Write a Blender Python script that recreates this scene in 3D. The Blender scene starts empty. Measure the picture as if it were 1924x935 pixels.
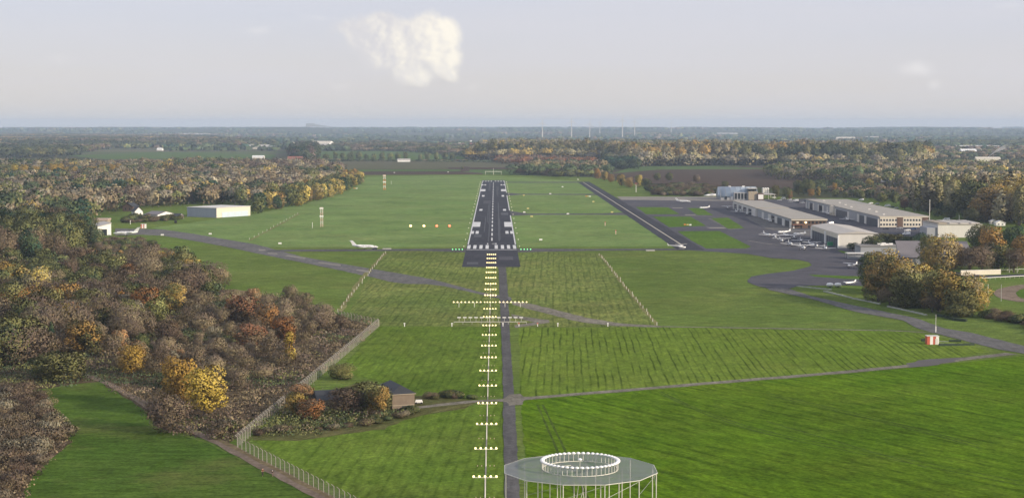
import bpy, bmesh, math, random
import numpy as np
from mathutils import Vector, Matrix, Euler
from mathutils.geometry import tessellate_polygon

S = bpy.context.scene
COL = S.collection
R = math.radians
# ------------------------------------------------------------------ camera, sky, sun, exposure
F_PX, W_PX, H_PX = 3200.0, 1924.0, 935.0
CAM_Z, CAM_X = 73.0, 2.0
PITCH = math.atan((467.5 - 237.0) / F_PX)
YAW = math.atan(32.0 / F_PX)
cd = bpy.data.cameras.new('camera')
cam = bpy.data.objects.new('camera', cd)
COL.objects.link(cam)
cam.location = (CAM_X, 0, CAM_Z)
cam.rotation_euler = Euler((math.pi / 2 - PITCH, 0, -YAW), 'XYZ')
cd.sensor_width = 36.0
cd.lens = 36.0 * F_PX / W_PX
cd.clip_start = 1.0
cd.clip_end = 120000
S.camera = cam
CM = cam.rotation_euler.to_matrix()

SUN_AZ, SUN_EL = 122.0, 17.0     # azimuth clockwise from the runway heading
EXPOSURE = 0.25
HAZE = 5.6e-5

def ray(px, py):
    return (CM @ Vector(((px - 962.0) / F_PX, -(py - 467.5) / F_PX, -1.0))).normalized()

def P(px, py, z=0.0):
    """a point of the photograph traced down to the height z above the airfield"""
    d = ray(px, py)
    t = (z - CAM_Z) / d.z
    return Vector((CAM_X + d.x * t, d.y * t, z))

def nd(nt, typ, loc=(0, 0), **kw):
    n = nt.nodes.new(typ)
    for k, v in kw.items():
        setattr(n, k, v)
    return n

def build_world():
    w = bpy.data.worlds.new('World')
    S.world = w
    w.use_nodes = True
    nt = w.node_tree
    nt.nodes.clear()
    L = nt.links.new
    out = nd(nt, 'ShaderNodeOutputWorld')
    bg = nd(nt, 'ShaderNodeBackground')
    bg.inputs['Strength'].default_value = 0.1
    L(bg.outputs[0], out.inputs[0])
    sky = nd(nt, 'ShaderNodeTexSky', sky_type='NISHITA')
    sky.sun_disc = False
    sky.sun_elevation = R(SUN_EL)
    sky.sun_rotation = R(SUN_AZ)
    tc = nd(nt, 'ShaderNodeTexCoord')
    sep = nd(nt, 'ShaderNodeSeparateXYZ')
    L(tc.outputs['Generated'], sep.inputs[0])

    def M(op, a, b=None, clamp=False):
        m = nd(nt, 'ShaderNodeMath', operation=op)
        m.use_clamp = clamp
        for i, v in enumerate((a, b)):
            if v is None:
                continue
            if isinstance(v, (int, float)):
                m.inputs[i].default_value = v
            else:
                L(v, m.inputs[i])
        return m.outputs[0]

    def ramp(v, lo, hi):
        m = nd(nt, 'ShaderNodeMapRange', interpolation_type='SMOOTHSTEP')
        L(v, m.inputs[0])
        m.inputs[1].default_value = lo
        m.inputs[2].default_value = hi
        return m.outputs[0]

    def mix(f, a, b):
        m = nd(nt, 'ShaderNodeMix', data_type='RGBA')
        if isinstance(f, (int, float)):
            m.inputs[0].default_value = f
        else:
            L(f, m.inputs[0])
        for i, v in ((6, a), (7, b)):
            if isinstance(v, tuple):
                m.inputs[i].default_value = (*v, 1)
            else:
                L(v, m.inputs[i])
        return m.outputs[2]

    def noise(vec, scale, detail=5.0, rough=0.55):
        n = nd(nt, 'ShaderNodeTexNoise')
        n.inputs['Scale'].default_value = scale
        n.inputs['Detail'].default_value = detail
        n.inputs['Roughness'].default_value = rough
        L(vec, n.inputs['Vector'])
        return n.outputs[0]
    # veil of thin high cloud over the clear sky: grey near the horizon, paler above
    zf = ramp(sep.outputs[2], -0.01, 0.09)
    veil = mix(zf, (6.5, 6.0, 5.6), (5.65, 5.88, 6.9))
    mp = nd(nt, 'ShaderNodeMapping')
    mp.inputs['Scale'].default_value = (3.0, 3.0, 26.0)
    L(tc.outputs['Generated'], mp.inputs[0])
    streak = noise(mp.outputs[0], 1.4, 6, 0.5)
    st = ramp(streak, 0.36, 0.70)
    veil2 = mix(st, veil, (6.25, 6.12, 6.65))
    veil2 = mix(0.55, veil, veil2)
    base = mix(0.90, sky.outputs[0], veil2)
    # cumulus: union of puffs in direction space (u = x/y, v = z/y), broken up by noise
    ysafe = M('MAXIMUM', sep.outputs[1], 0.05)
    u = M('DIVIDE', sep.outputs[0], ysafe)
    v = M('DIVIDE', sep.outputs[2], ysafe)
    front = M('GREATER_THAN', sep.outputs[1], 0.05)
    uv = nd(nt, 'ShaderNodeCombineXYZ')
    L(u, uv.inputs[0])
    L(v, uv.inputs[1])

    def cloud(puffs, seed, edge_soft, namp, base_in, strength, bright, grey, nscale):
        off = nd(nt, 'ShaderNodeVectorMath', operation='ADD')
        off.inputs[1].default_value = (seed, seed * 0.37, seed * 1.3)
        L(uv.outputs[0], off.inputs[0])
        n1 = noise(off.outputs[0], nscale, 8, 0.62)
        off2 = nd(nt, 'ShaderNodeVectorMath', operation='ADD')
        off2.inputs[1].default_value = (seed + 0.0035, seed * 0.37 + 0.0012, seed * 1.3)
        L(uv.outputs[0], off2.inputs[0])
        n2 = noise(off2.outputs[0], nscale, 8, 0.62)
        d = None
        for (cx, cy, r, sx) in puffs:
            dd = ray(cx, cy)
            cu, cv = dd.x / dd.y, dd.z / dd.y
            du = M('DIVIDE', M('SUBTRACT', u, cu), sx)
            dv = M('SUBTRACT', v, cv)
            q = M('SUBTRACT', M('SQRT', M('ADD', M('MULTIPLY', du, du), M('MULTIPLY', dv, dv))), r / F_PX)
            if d is None:
                d = q
            else:
                m = nd(nt, 'ShaderNodeMath', operation='SMOOTH_MIN')
                L(d, m.inputs[0])
                L(q, m.inputs[1])
                m.inputs[2].default_value = 0.003
                d = m.outputs[0]
        dist = M('ADD', d, M('MULTIPLY', M('SUBTRACT', n1, 0.5), namp))
        mask = M('MULTIPLY', M('SUBTRACT', 1.0, ramp(dist, -edge_soft, edge_soft * 0.25)), front)
        mask = M('MULTIPLY', mask, strength)
        c0 = ray(puffs[0][0], puffs[0][1])
        side = ramp(u, c0.x / c0.y - 0.034, c0.x / c0.y + 0.046)
        mask = M('MULTIPLY', mask, M('ADD', M('MULTIPLY', side, 0.22), 0.78))
        # relief towards the sun (to the right and a little up)
        rel = M('ADD', M('MULTIPLY', M('SUBTRACT', n1, n2), 2.8), 0.0)
        c0 = ray(puffs[0][0], puffs[0][1])
        side = ramp(u, c0.x / c0.y - 0.034, c0.x / c0.y + 0.046)
        lit = M('ADD', side, rel, True)
        colr = mix(lit, grey, bright)
        return mix(mask, base_in, colr)
    c = cloud([(745, 80, 52, 1.4), (812, 74, 54, 1.05), (800, 48, 30, 1.3), (836, 108, 38, 0.9), (766, 128, 34, 1.1),
               (694, 66, 40, 1.4), (650, 50, 22, 1.5), (715, 48, 26, 1.7), (850, 138, 17, 0.9), (712, 102, 30, 1.2), (790, 145, 18, 1.2)],
              3.1, 0.0048, 0.0140, base, 0.97, (8.9, 8.35, 7.3), (6.35, 6.15, 6.25), 75.0)
    c = cloud([(480, 58, 5, 4.0), (645, 162, 9, 2.2), (885, 165, 7, 2.0), (103, 110, 7, 3.2), (1725, 130, 15, 2.4),
               (1755, 158, 9, 1.6), (1890, 12, 5, 5.0), (600, 34, 5, 4.0)],
              7.7, 0.006, 0.012, c, 0.42, (8.4, 8.1, 7.9), (7.7, 7.5, 7.5), 55.0)
    L(c, bg.inputs['Color'])

build_world()
sd = Vector((math.sin(R(SUN_AZ)) * math.cos(R(SUN_EL)), math.cos(R(SUN_AZ)) * math.cos(R(SUN_EL)), math.sin(R(SUN_EL))))
sl = bpy.data.lights.new('sun', 'SUN')
sl.energy = 4.4
sl.angle = R(1.5)
sl.color = (1.0, 0.86, 0.67)
so = bpy.data.objects.new('sun', sl)
so.rotation_euler = sd.to_track_quat('Z', 'Y').to_euler()
COL.objects.link(so)
S.view_settings.view_transform = 'Standard'
S.view_settings.look = 'None'
S.view_settings.exposure = EXPOSURE
S.view_settings.gamma = 1.0
S.render.engine = 'CYCLES'
S.cycles.use_denoising = True
S.cycles.max_bounces = 5
S.cycles.diffuse_bounces = 2
S.cycles.transparent_max_bounces = 12
S.cycles.volume_bounces = 0
S.cycles.sample_clamp_indirect = 4.0

rng = np.random.default_rng(11)
random.seed(5)

# ------------------------------------------------------------------ materials
MATS = {}

def simple(name, color, rough=0.7, metal=0.0, var=0.15, scale=0.6, spec=0.3, emit=None, emit_s=0.0, alpha=None, stretch=(1, 1, 1)):
    if name in MATS:
        return MATS[name]
    m = bpy.data.materials.new(name)
    m.use_nodes = True
    nt = m.node_tree
    b = nt.nodes['Principled BSDF']
    b.inputs['Roughness'].default_value = rough
    b.inputs['Metallic'].default_value = metal
    b.inputs['Specular IOR Level'].default_value = spec
    tc = nd(nt, 'ShaderNodeTexCoord')
    mp = nd(nt, 'ShaderNodeMapping')
    mp.inputs['Scale'].default_value = stretch
    nz = nd(nt, 'ShaderNodeTexNoise')
    nz.inputs['Scale'].default_value = scale
    nz.inputs['Detail'].default_value = 6
    mx = nd(nt, 'ShaderNodeMix', data_type='RGBA')
    mx.inputs[6].default_value = (*[c * (1 - var) for c in color], 1)
    mx.inputs[7].default_value = (*[min(1, c * (1 + var)) for c in color], 1)
    nt.links.new(tc.outputs['Object'], mp.inputs[0])
    nt.links.new(mp.outputs[0], nz.inputs['Vector'])
    nt.links.new(nz.outputs[0], mx.inputs[0])
    nt.links.new(mx.outputs[2], b.inputs['Base Color'])
    if emit:
        b.inputs['Emission Color'].default_value = (*emit, 1)
        b.inputs['Emission Strength'].default_value = emit_s
    if alpha is not None:
        b.inputs['Alpha'].default_value = alpha
    MATS[name] = m
    return m

def ground_mat(name, c_a, c_b, c_dark, big=0.012, rows=None, row_amt=0.0, row_w=3.1, fine=0.5, streak=None, dry=None, dry_amt=0.0, rough=0.95):
    """grass or soil: three scales of noise, optional rows with furrow shade painted in (a direction in degrees), optional dry patches"""
    if name in MATS:
        return MATS[name]
    m = bpy.data.materials.new(name)
    m.use_nodes = True
    nt = m.node_tree
    L = nt.links.new
    b = nt.nodes['Principled BSDF']
    b.inputs['Roughness'].default_value = rough
    b.inputs['Specular IOR Level'].default_value = 0.0
    geo = nd(nt, 'ShaderNodeNewGeometry')

    def nz(scale, detail=5, rough=0.6, vec=None):
        n = nd(nt, 'ShaderNodeTexNoise')
        n.inputs['Scale'].default_value = scale
        n.inputs['Detail'].default_value = detail
        n.inputs['Roughness'].default_value = rough
        L(vec if vec else geo.outputs['Position'], n.inputs['Vector'])
        return n.outputs[0]

    def rmp(v, lo, hi, to=1.0):
        q = nd(nt, 'ShaderNodeMapRange')
        L(v, q.inputs[0])
        q.inputs[1].default_value = lo
        q.inputs[2].default_value = hi
        q.inputs[4].default_value = to
        return q.outputs[0]

    def mix(f, a, bb, blend='MIX'):
        q = nd(nt, 'ShaderNodeMix', data_type='RGBA', blend_type=blend)
        if isinstance(f, float):
            q.inputs[0].default_value = f
        else:
            L(f, q.inputs[0])
        for i, v in ((6, a), (7, bb)):
            if isinstance(v, tuple):
                q.inputs[i].default_value = (*v, 1)
            else:
                L(v, q.inputs[i])
        return q.outputs[2]
    col = mix(rmp(nz(big, 4), 0.35, 0.65), c_a, c_b)
    col = mix(rmp(nz(0.09, 6, 0.7), 0.42, 0.78, 0.65), col, c_dark)
    if dry:
        col = mix(rmp(nz(big * 2.3, 5, 0.65), 0.52, 0.72, dry_amt), col, dry)
    rot = nd(nt, 'ShaderNodeMapping')
    rot.inputs['Rotation'].default_value = (0, 0, R(rows if rows is not None else 0))
    L(geo.outputs['Position'], rot.inputs[0])
    # streaks along the mowing direction
    st = nd(nt, 'ShaderNodeMapping')
    st.inputs['Scale'].default_value = (0.55, 0.035, 1)
    L(rot.outputs[0], st.inputs[0])
    sn = nz(1.0, 5, 0.65, st.outputs[0])
    col = mix(rmp(sn, 0.35, 0.72, streak if streak is not None else 0.3), col, c_dark)
    if row_amt > 0:
        wv = nd(nt, 'ShaderNodeTexWave', wave_type='BANDS', bands_direction='X')
        wv.inputs['Scale'].default_value = 0.314 / row_w
        wv.inputs['Distortion'].default_value = 1.6
        wv.inputs['Detail'].default_value = 2
        wv.inputs['Detail Scale'].default_value = 0.3
        L(rot.outputs[0], wv.inputs['Vector'])
        mk = nd(nt, 'ShaderNodeMath', operation='MULTIPLY')
        L(rmp(wv.outputs[0], 0.72, 0.97), mk.inputs[0])
        rst = nd(nt, 'ShaderNodeMapping')
        rst.inputs['Scale'].default_value = (0.30, 0.022, 1)
        L(rot.outputs[0], rst.inputs[0])
        L(rmp(nz(1.0, 4, 0.6, rst.outputs[0]), 0.40, 0.58, row_amt), mk.inputs[1])
        col = mix(mk.outputs[0], col, tuple(c * 0.45 for c in c_dark))  # shadow in the furrows between rows, painted as a darker colour
    fn = nz(0.9, 4, 0.75)
    # clumps a few metres long, drawn out along the mowing direction, and broad tonal patches
    st2 = nd(nt, 'ShaderNodeMapping')
    st2.inputs['Scale'].default_value = (0.42, 0.13, 1)
    L(rot.outputs[0], st2.inputs[0])
    n2 = nz(1.0, 5, 0.7, st2.outputs[0])
    n3 = nz(0.018, 5, 0.6)

    def scaled(v, k):
        q = nd(nt, 'ShaderNodeMapRange')
        q.clamp = False
        L(v, q.inputs[0])
        q.inputs[1].default_value = 0.3
        q.inputs[2].default_value = 0.7
        q.inputs[3].default_value = 1 - k
        q.inputs[4].default_value = 1 + k
        return q.outputs[0]
    m1 = nd(nt, 'ShaderNodeMath', operation='MULTIPLY')
    L(scaled(fn, fine * 0.9), m1.inputs[0])
    L(scaled(n2, fine * 0.85), m1.inputs[1])
    m2 = nd(nt, 'ShaderNodeMath', operation='MULTIPLY')
    L(m1.outputs[0], m2.inputs[0])
    L(scaled(n3, fine * 0.42), m2.inputs[1])
    cc = nd(nt, 'ShaderNodeCombineColor')
    for i in range(3):
        L(m2.outputs[0], cc.inputs[i])
    col = mix(1.0, col, cc.outputs[0], 'MULTIPLY')
    L(col, b.inputs['Base Color'])
    bp = nd(nt, 'ShaderNodeBump')
    bp.inputs['Strength'].default_value = 0.6
    bp.inputs['Distance'].default_value = 0.25
    L(fn, bp.inputs['Height'])
    L(bp.outputs[0], b.inputs['Normal'])
    MATS[name] = m
    return m

def foliage_mat():
    m = bpy.data.materials.new('foliage')
    m.use_nodes = True
    nt = m.node_tree
    L = nt.links.new
    b = nt.nodes['Principled BSDF']
    b.inputs['Roughness'].default_value = 0.85
    b.inputs['Specular IOR Level'].default_value = 0.1
    at = nd(nt, 'ShaderNodeAttribute', attribute_name='tint')
    oi = nd(nt, 'ShaderNodeObjectInfo')
    hs = nd(nt, 'ShaderNodeHueSaturation')
    for i, (lo, hi) in (('Hue', (0.485, 0.515)), ('Value', (0.78, 1.25))):
        q = nd(nt, 'ShaderNodeMapRange')
        L(oi.outputs['Random'], q.inputs[0])
        q.inputs[3].default_value = lo
        q.inputs[4].default_value = hi
        L(q.outputs[0], hs.inputs[i])
    L(at.outputs['Color'], hs.inputs['Color'])
    L(hs.outputs[0], b.inputs['Base Color'])
    return m

FOL = foliage_mat()
BARK = simple('bark', (0.085, 0.07, 0.055), 0.9, var=0.35, scale=2.0)
M_ASPH = ground_mat('asphalt_new', (0.062, 0.064, 0.075), (0.076, 0.077, 0.089), (0.050, 0.051, 0.059), big=0.03, rows=0, streak=0.5, fine=0.14, rough=0.85)
M_ASPH_OLD = ground_mat('asphalt_old', (0.145, 0.143, 0.142), (0.185, 0.178, 0.172), (0.105, 0.102, 0.10), big=0.05, rows=0, streak=0.6, fine=0.25)
M_APRON = ground_mat('asphalt_apron', (0.098, 0.097, 0.112), (0.128, 0.122, 0.132), (0.072, 0.072, 0.084), big=0.02, rows=70, streak=0.6, fine=0.22)
M_PATHA = ground_mat('worn_asphalt', (0.105, 0.103, 0.105), (0.135, 0.13, 0.128), (0.078, 0.077, 0.078), big=0.05, rows=0, streak=0.6, fine=0.25)
M_CONC = ground_mat('concrete_slab', (0.24, 0.225, 0.20), (0.30, 0.275, 0.245), (0.18, 0.17, 0.155), big=0.04, rows=90, streak=0.4, fine=0.18)
M_TRACK = ground_mat('gravel_track', (0.20, 0.185, 0.155), (0.26, 0.235, 0.195), (0.12, 0.118, 0.09), big=0.06, rows=0, streak=0.5, fine=0.35)
M_PATH = ground_mat('dirt_path', (0.21, 0.165, 0.125), (0.26, 0.20, 0.155), (0.14, 0.11, 0.08), big=0.07, rows=0, streak=0.4, fine=0.3)
M_PAINT = ground_mat('white_paint', (0.70, 0.70, 0.69), (0.62, 0.62, 0.61), (0.44, 0.44, 0.45), big=0.2, rows=0, streak=0.3, fine=0.06, rough=0.6)
M_YPAINT = ground_mat('faded_yellow_paint', (0.55, 0.52, 0.42), (0.48, 0.45, 0.36), (0.33, 0.31, 0.27), big=0.2, rows=0, streak=0.3, fine=0.1, rough=0.6)
M_GRASS = ground_mat('plain_grass', (0.118, 0.178, 0.036), (0.150, 0.190, 0.048), (0.078, 0.122, 0.027), rows=80, streak=0.45, fine=0.42, dry=(0.20, 0.20, 0.06), dry_amt=0.4)
M_FIELD_E = ground_mat('field_rows', (0.138, 0.210, 0.027), (0.168, 0.226, 0.038), (0.076, 0.128, 0.016), rows=2.3, row_amt=0.72, row_w=2.2, streak=0.4, fine=0.36, dry=(0.19, 0.20, 0.05), dry_amt=0.35)
M_FIELD_SE = ground_mat('field_diagonal', (0.090, 0.172, 0.008), (0.128, 0.192, 0.014), (0.052, 0.112, 0.006), rows=-32, row_amt=0.42, row_w=7.0, streak=0.7, fine=0.5, dry=(0.16, 0.19, 0.03), dry_amt=0.45)
M_FIELD_SW = ground_mat('field_lush', (0.114, 0.184, 0.024), (0.144, 0.200, 0.033), (0.062, 0.112, 0.014), rows=3, row_amt=0.3, row_w=2.2, streak=0.5, fine=0.42, dry=(0.165, 0.185, 0.045), dry_amt=0.3)
M_MEADOW = ground_mat('meadow', (0.069, 0.129, 0.019), (0.088, 0.133, 0.025), (0.047, 0.087, 0.014), rows=85, streak=0.4, fine=0.45, dry=(0.163, 0.147, 0.058), dry_amt=0.6)
M_AIRF = ground_mat('airfield_grass', (0.150, 0.198, 0.044), (0.215, 0.232, 0.066), (0.082, 0.122, 0.034), rows=2, row_amt=0.45, row_w=3.0, streak=0.7, fine=0.5, dry=(0.25, 0.235, 0.09), dry_amt=0.5)
M_AIRF_N = ground_mat('airfield_grass_far', (0.165, 0.250, 0.075), (0.21, 0.272, 0.094), (0.108, 0.178, 0.052), rows=88, row_amt=0.3, row_w=9.0, streak=0.6, fine=0.42, dry=(0.26, 0.25, 0.10), dry_amt=0.4)
M_LAWN = ground_mat('apron_lawn', (0.087, 0.162, 0.024), (0.114, 0.172, 0.034), (0.058, 0.112, 0.018), rows=20, streak=0.4, fine=0.3)
M_FLOOR = ground_mat('wood_floor_litter', (0.105, 0.078, 0.050), (0.135, 0.098, 0.062), (0.055, 0.05, 0.03), big=0.03, rows=40, streak=0.4, fine=0.45, dry=(0.06, 0.08, 0.025), dry_amt=0.6)
M_ROUGH = ground_mat('rough_grass', (0.105, 0.115, 0.038), (0.13, 0.12, 0.05), (0.06, 0.07, 0.026), big=0.06, rows=30, streak=0.5, fine=0.45, dry=(0.13, 0.10, 0.06), dry_amt=0.6)
M_STRAW = ground_mat('dry_grass', (0.21, 0.165, 0.095), (0.25, 0.195, 0.115), (0.12, 0.095, 0.055), big=0.05, rows=80, streak=0.5, fine=0.35)
M_PLOUGH = ground_mat('ploughed_soil', (0.090, 0.066, 0.052), (0.105, 0.078, 0.06), (0.07, 0.052, 0.042), big=0.006, rows=80, row_amt=0.4, row_w=14, streak=0.5, fine=0.2)
M_CROP = ground_mat('crop_green', (0.090, 0.145, 0.045), (0.11, 0.155, 0.055), (0.07, 0.11, 0.035), big=0.006, rows=85, streak=0.4, fine=0.2)
M_STUB = ground_mat('stubble', (0.115, 0.115, 0.065), (0.13, 0.12, 0.075), (0.085, 0.09, 0.05), big=0.004, rows=85, streak=0.5, fine=0.2)
M_PLAIN = ground_mat('far_plain', (0.060, 0.078, 0.030), (0.088, 0.078, 0.048), (0.042, 0.052, 0.026), big=0.0016, rows=85, streak=0.5, fine=0.2)
M_WHITE = simple('white_coating', (0.78, 0.77, 0.74), 0.4, var=0.05, scale=0.5)
M_AIRW = simple('aircraft_white', (0.82, 0.82, 0.81), 0.25, var=0.04, scale=0.4, spec=0.5)
M_GLASS = simple('dark_glass', (0.02, 0.025, 0.03), 0.08, var=0.2, spec=0.6)
M_RUBBER = simple('black_rubber', (0.02, 0.02, 0.02), 0.8)
M_STEEL = simple('galvanised_steel', (0.42, 0.42, 0.41), 0.5, 0.3, var=0.15, scale=1.5)
M_POLE = simple('pale_pole', (0.62, 0.60, 0.54), 0.5, var=0.12, scale=1.2)
M_CREAM = simple('cream_render', (0.64, 0.585, 0.48), 0.8, var=0.12, scale=0.3)
M_GREYW = simple('grey_cladding', (0.30, 0.31, 0.33), 0.6, var=0.12, scale=0.25, stretch=(1, 1, 0.1))
M_LIGHTW = simple('pale_cladding', (0.62, 0.60, 0.56), 0.6, var=0.12, scale=0.25, stretch=(1, 1, 0.1))
M_ROOFG = simple('gravel_roof', (0.34, 0.315, 0.275), 0.9, var=0.18, scale=0.12)
M_ROOFW = simple('pale_roof', (0.46, 0.43, 0.39), 0.8, var=0.15, scale=0.1)
M_SLATE = simple('slate_roof', (0.034, 0.037, 0.042), 0.6, var=0.25, scale=0.6)
M_BRICK = simple('brown_brick', (0.135, 0.088, 0.066), 0.9, var=0.25, scale=0.8)
M_BRICKP = simple('pale_brick', (0.34, 0.29, 0.22), 0.9, var=0.25, scale=0.9)
M_OLDBRICK = simple('old_brick', (0.185, 0.145, 0.11), 0.9, var=0.3, scale=0.7)
M_DOORD = simple('dark_hangar_door', (0.045, 0.055, 0.075), 0.5, var=0.3, scale=0.2, stretch=(1, 1, 0.1))
M_DOORB = simple('pale_blue_door', (0.50, 0.58, 0.66), 0.5, var=0.08, scale=0.2)
M_RED = simple('red_paint', (0.50, 0.115, 0.07), 0.5, var=0.15, scale=0.7)
M_ORNG = simple('orange_paint', (0.60, 0.22, 0.06), 0.5, var=0.15, scale=0.7)
M_YEL = simple('yellow_paint', (0.60, 0.50, 0.20), 0.5, var=0.15, scale=0.7)
M_RTILE = simple('red_tiles', (0.26, 0.10, 0.07), 0.8, var=0.25, scale=0.8)
M_CONCW = simple('concrete', (0.40, 0.38, 0.34), 0.85, var=0.2, scale=0.8)
M_GREEN = simple('green_tarpaulin', (0.05, 0.30, 0.13), 0.6, var=0.15)
M_LAMP = simple('lamp_glow', (0.9, 0.8, 0.5), 0.4, emit=(1.0, 0.74, 0.30), emit_s=2.6)
M_LAMPD = simple('lamp_glow_dim', (0.8, 0.75, 0.6), 0.4, emit=(1.0, 0.9, 0.7), emit_s=0.35)
M_LAMPR = simple('lamp_red', (0.8, 0.2, 0.1), 0.4, emit=(1.0, 0.16, 0.08), emit_s=3.2)
M_LAMPG = simple('lamp_green', (0.2, 0.8, 0.3), 0.4, emit=(0.25, 1.0, 0.35), emit_s=1.2)
M_CPOST0 = simple('weathered_cap', (0.45, 0.36, 0.24), 0.8)
M_SKIN = simple('skin', (0.50, 0.32, 0.24), 0.6)

# ------------------------------------------------------------------ mesh helpers
class MB:
    def __init__(s):
        s.v, s.f = [], []

    def add(s, vs, fs):
        o = len(s.v)
        s.v += [tuple(x) for x in vs]
        s.f += [tuple(i + o for i in f) for f in fs]
        return s

    def box(s, cx, cy, cz, sx, sy, sz, rz=0.0, taper=1.0):
        c, q = math.cos(rz), math.sin(rz)
        vs = []
        for z, k in ((-0.5, 1.0), (0.5, taper)):
            for x, y in ((-0.5, -0.5), (0.5, -0.5), (0.5, 0.5), (-0.5, 0.5)):
                X, Y = x * sx * k, y * sy * k
                vs.append((cx + X * c - Y * q, cy + X * q + Y * c, cz + z * sz))
        return s.add(vs, [(3, 2, 1, 0), (4, 5, 6, 7), (0, 1, 5, 4), (1, 2, 6, 5), (2, 3, 7, 6), (3, 0, 4, 7)])

    def tube(s, p0, p1, r0, r1=None, n=8, cap=True):
        r1 = r0 if r1 is None else r1
        p0, p1 = Vector(p0), Vector(p1)
        d = (p1 - p0).normalized()
        a = d.orthogonal().normalized()
        b = d.cross(a)
        vs = []
        for p, r in ((p0, r0), (p1, r1)):
            for i in range(n):
                t = 2 * math.pi * i / n
                vs.append(p + (a * math.cos(t) + b * math.sin(t)) * r)
        fs = [(i, (i + 1) % n, n + (i + 1) % n, n + i) for i in range(n)]
        if cap:
            fs += [tuple(range(n))[::-1], tuple(range(n, 2 * n))]
        return s.add(vs, fs)

    def loft(s, secs, cap=True):
        n = len(secs[0])
        vs = [p for sec in secs for p in sec]
        fs = []
        for k in range(len(secs) - 1):
            for i in range(n):
                fs.append((k * n + i, k * n + (i + 1) % n, (k + 1) * n + (i + 1) % n, (k + 1) * n + i))
        if cap:
            fs += [tuple(range(n))[::-1], tuple(range((len(secs) - 1) * n, len(secs) * n))]
        return s.add(vs, fs)

    def ball(s, c, r, n=8, m=5, zs=1.0, zcut=-1.0):
        secs = []
        for k in range(m + 1):
            t = zcut + (1 - zcut) * k / m
            t = max(-0.995, min(0.995, t))
            q = math.sqrt(1 - t * t)
            secs.append([(c[0] + r * q * math.cos(2 * math.pi * i / n), c[1] + r * q * math.sin(2 * math.pi * i / n), c[2] + r * zs * t) for i in range(n)])
        return s.loft(secs)

    def build(s, name, mat, parent=None, smooth=False):
        me = bpy.data.meshes.new(name)
        me.from_pydata(s.v, [], s.f)
        me.update()
        if smooth:
            me.polygons.foreach_set('use_smooth', [True] * len(me.polygons))
        me.materials.append(mat)
        o = bpy.data.objects.new(name, me)
        COL.objects.link(o)
        if parent:
            o.parent = parent
        return o

def tag(o, label, cat, group=None, kind=None):
    o['label'] = label
    o['category'] = cat
    if group:
        o['group'] = group
    if kind:
        o['kind'] = kind
    return o

def thing(name, label, cat, loc=(0, 0, 0), rz=0.0, group=None):
    o = bpy.data.objects.new(name, None)
    o.empty_display_size = 0.5
    COL.objects.link(o)
    o.location = loc
    o.rotation_euler = (0, 0, rz)
    return tag(o, label, cat, group)

def kids(o):
    return [c for c in COL.objects if c.parent == o]

KID = {}

def dup(root, loc, rz=0.0, label=None, group=None, scale=None):
    """a copy of a thing, of its parts and of their sub-parts"""
    if root.name not in KID:
        KID[root.name] = [(c, kids(c)) for c in kids(root)]
    r = root.copy()
    COL.objects.link(r)
    r.location = loc
    r.rotation_euler = (0, 0, rz)
    if scale is not None:
        r.scale = scale if isinstance(scale, tuple) else (scale,) * 3
    if label:
        r['label'] = label
    if group:
        r['group'] = group
    for ch, gs in KID[root.name]:
        c = ch.copy()
        COL.objects.link(c)
        c.parent = r
        for g in gs:
            q = g.copy()
            COL.objects.link(q)
            q.parent = c
    return r

def dense(pts, step, jit, seed):
    rr = random.Random(seed)
    out = []
    n = len(pts)
    for i in range(n):
        a, b = Vector(pts[i][:2]), Vector(pts[(i + 1) % n][:2])
        k = max(1, min(200, int((b - a).length / step)))
        for j in range(k):
            p = a.lerp(b, j / k)
            if jit:
                p = p + Vector((rr.uniform(-jit, jit), rr.uniform(-jit, jit)))
            out.append((p.x, p.y))
    return out

ZN = [0]

def zup(z):
    ZN[0] += 1
    return z + ZN[0] * 0.0003

def sheet(name, pts, z, mat, jit=0.0, step=6.0, kind='structure', px=True, seed=1):
    z = zup(z)
    if px:
        pts = [P(*p)[:2] for p in pts]
    pts = dense(pts, step, jit, seed) if jit else [tuple(p[:2]) for p in pts]
    vs = [Vector((x, y, z)) for x, y in pts]
    tris = tessellate_polygon([vs])
    me = bpy.data.meshes.new(name)
    fs = []
    for t in tris:
        a, b, c = (vs[i] for i in t)
        if (b - a).cross(c - a).z < 0:
            t = (t[0], t[2], t[1])
        fs.append(tuple(t))
    me.from_pydata([tuple(v) for v in vs], [], fs)
    me.materials.append(mat)
    o = bpy.data.objects.new(name, me)
    COL.objects.link(o)
    if kind:
        o['kind'] = kind
    return o

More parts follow.
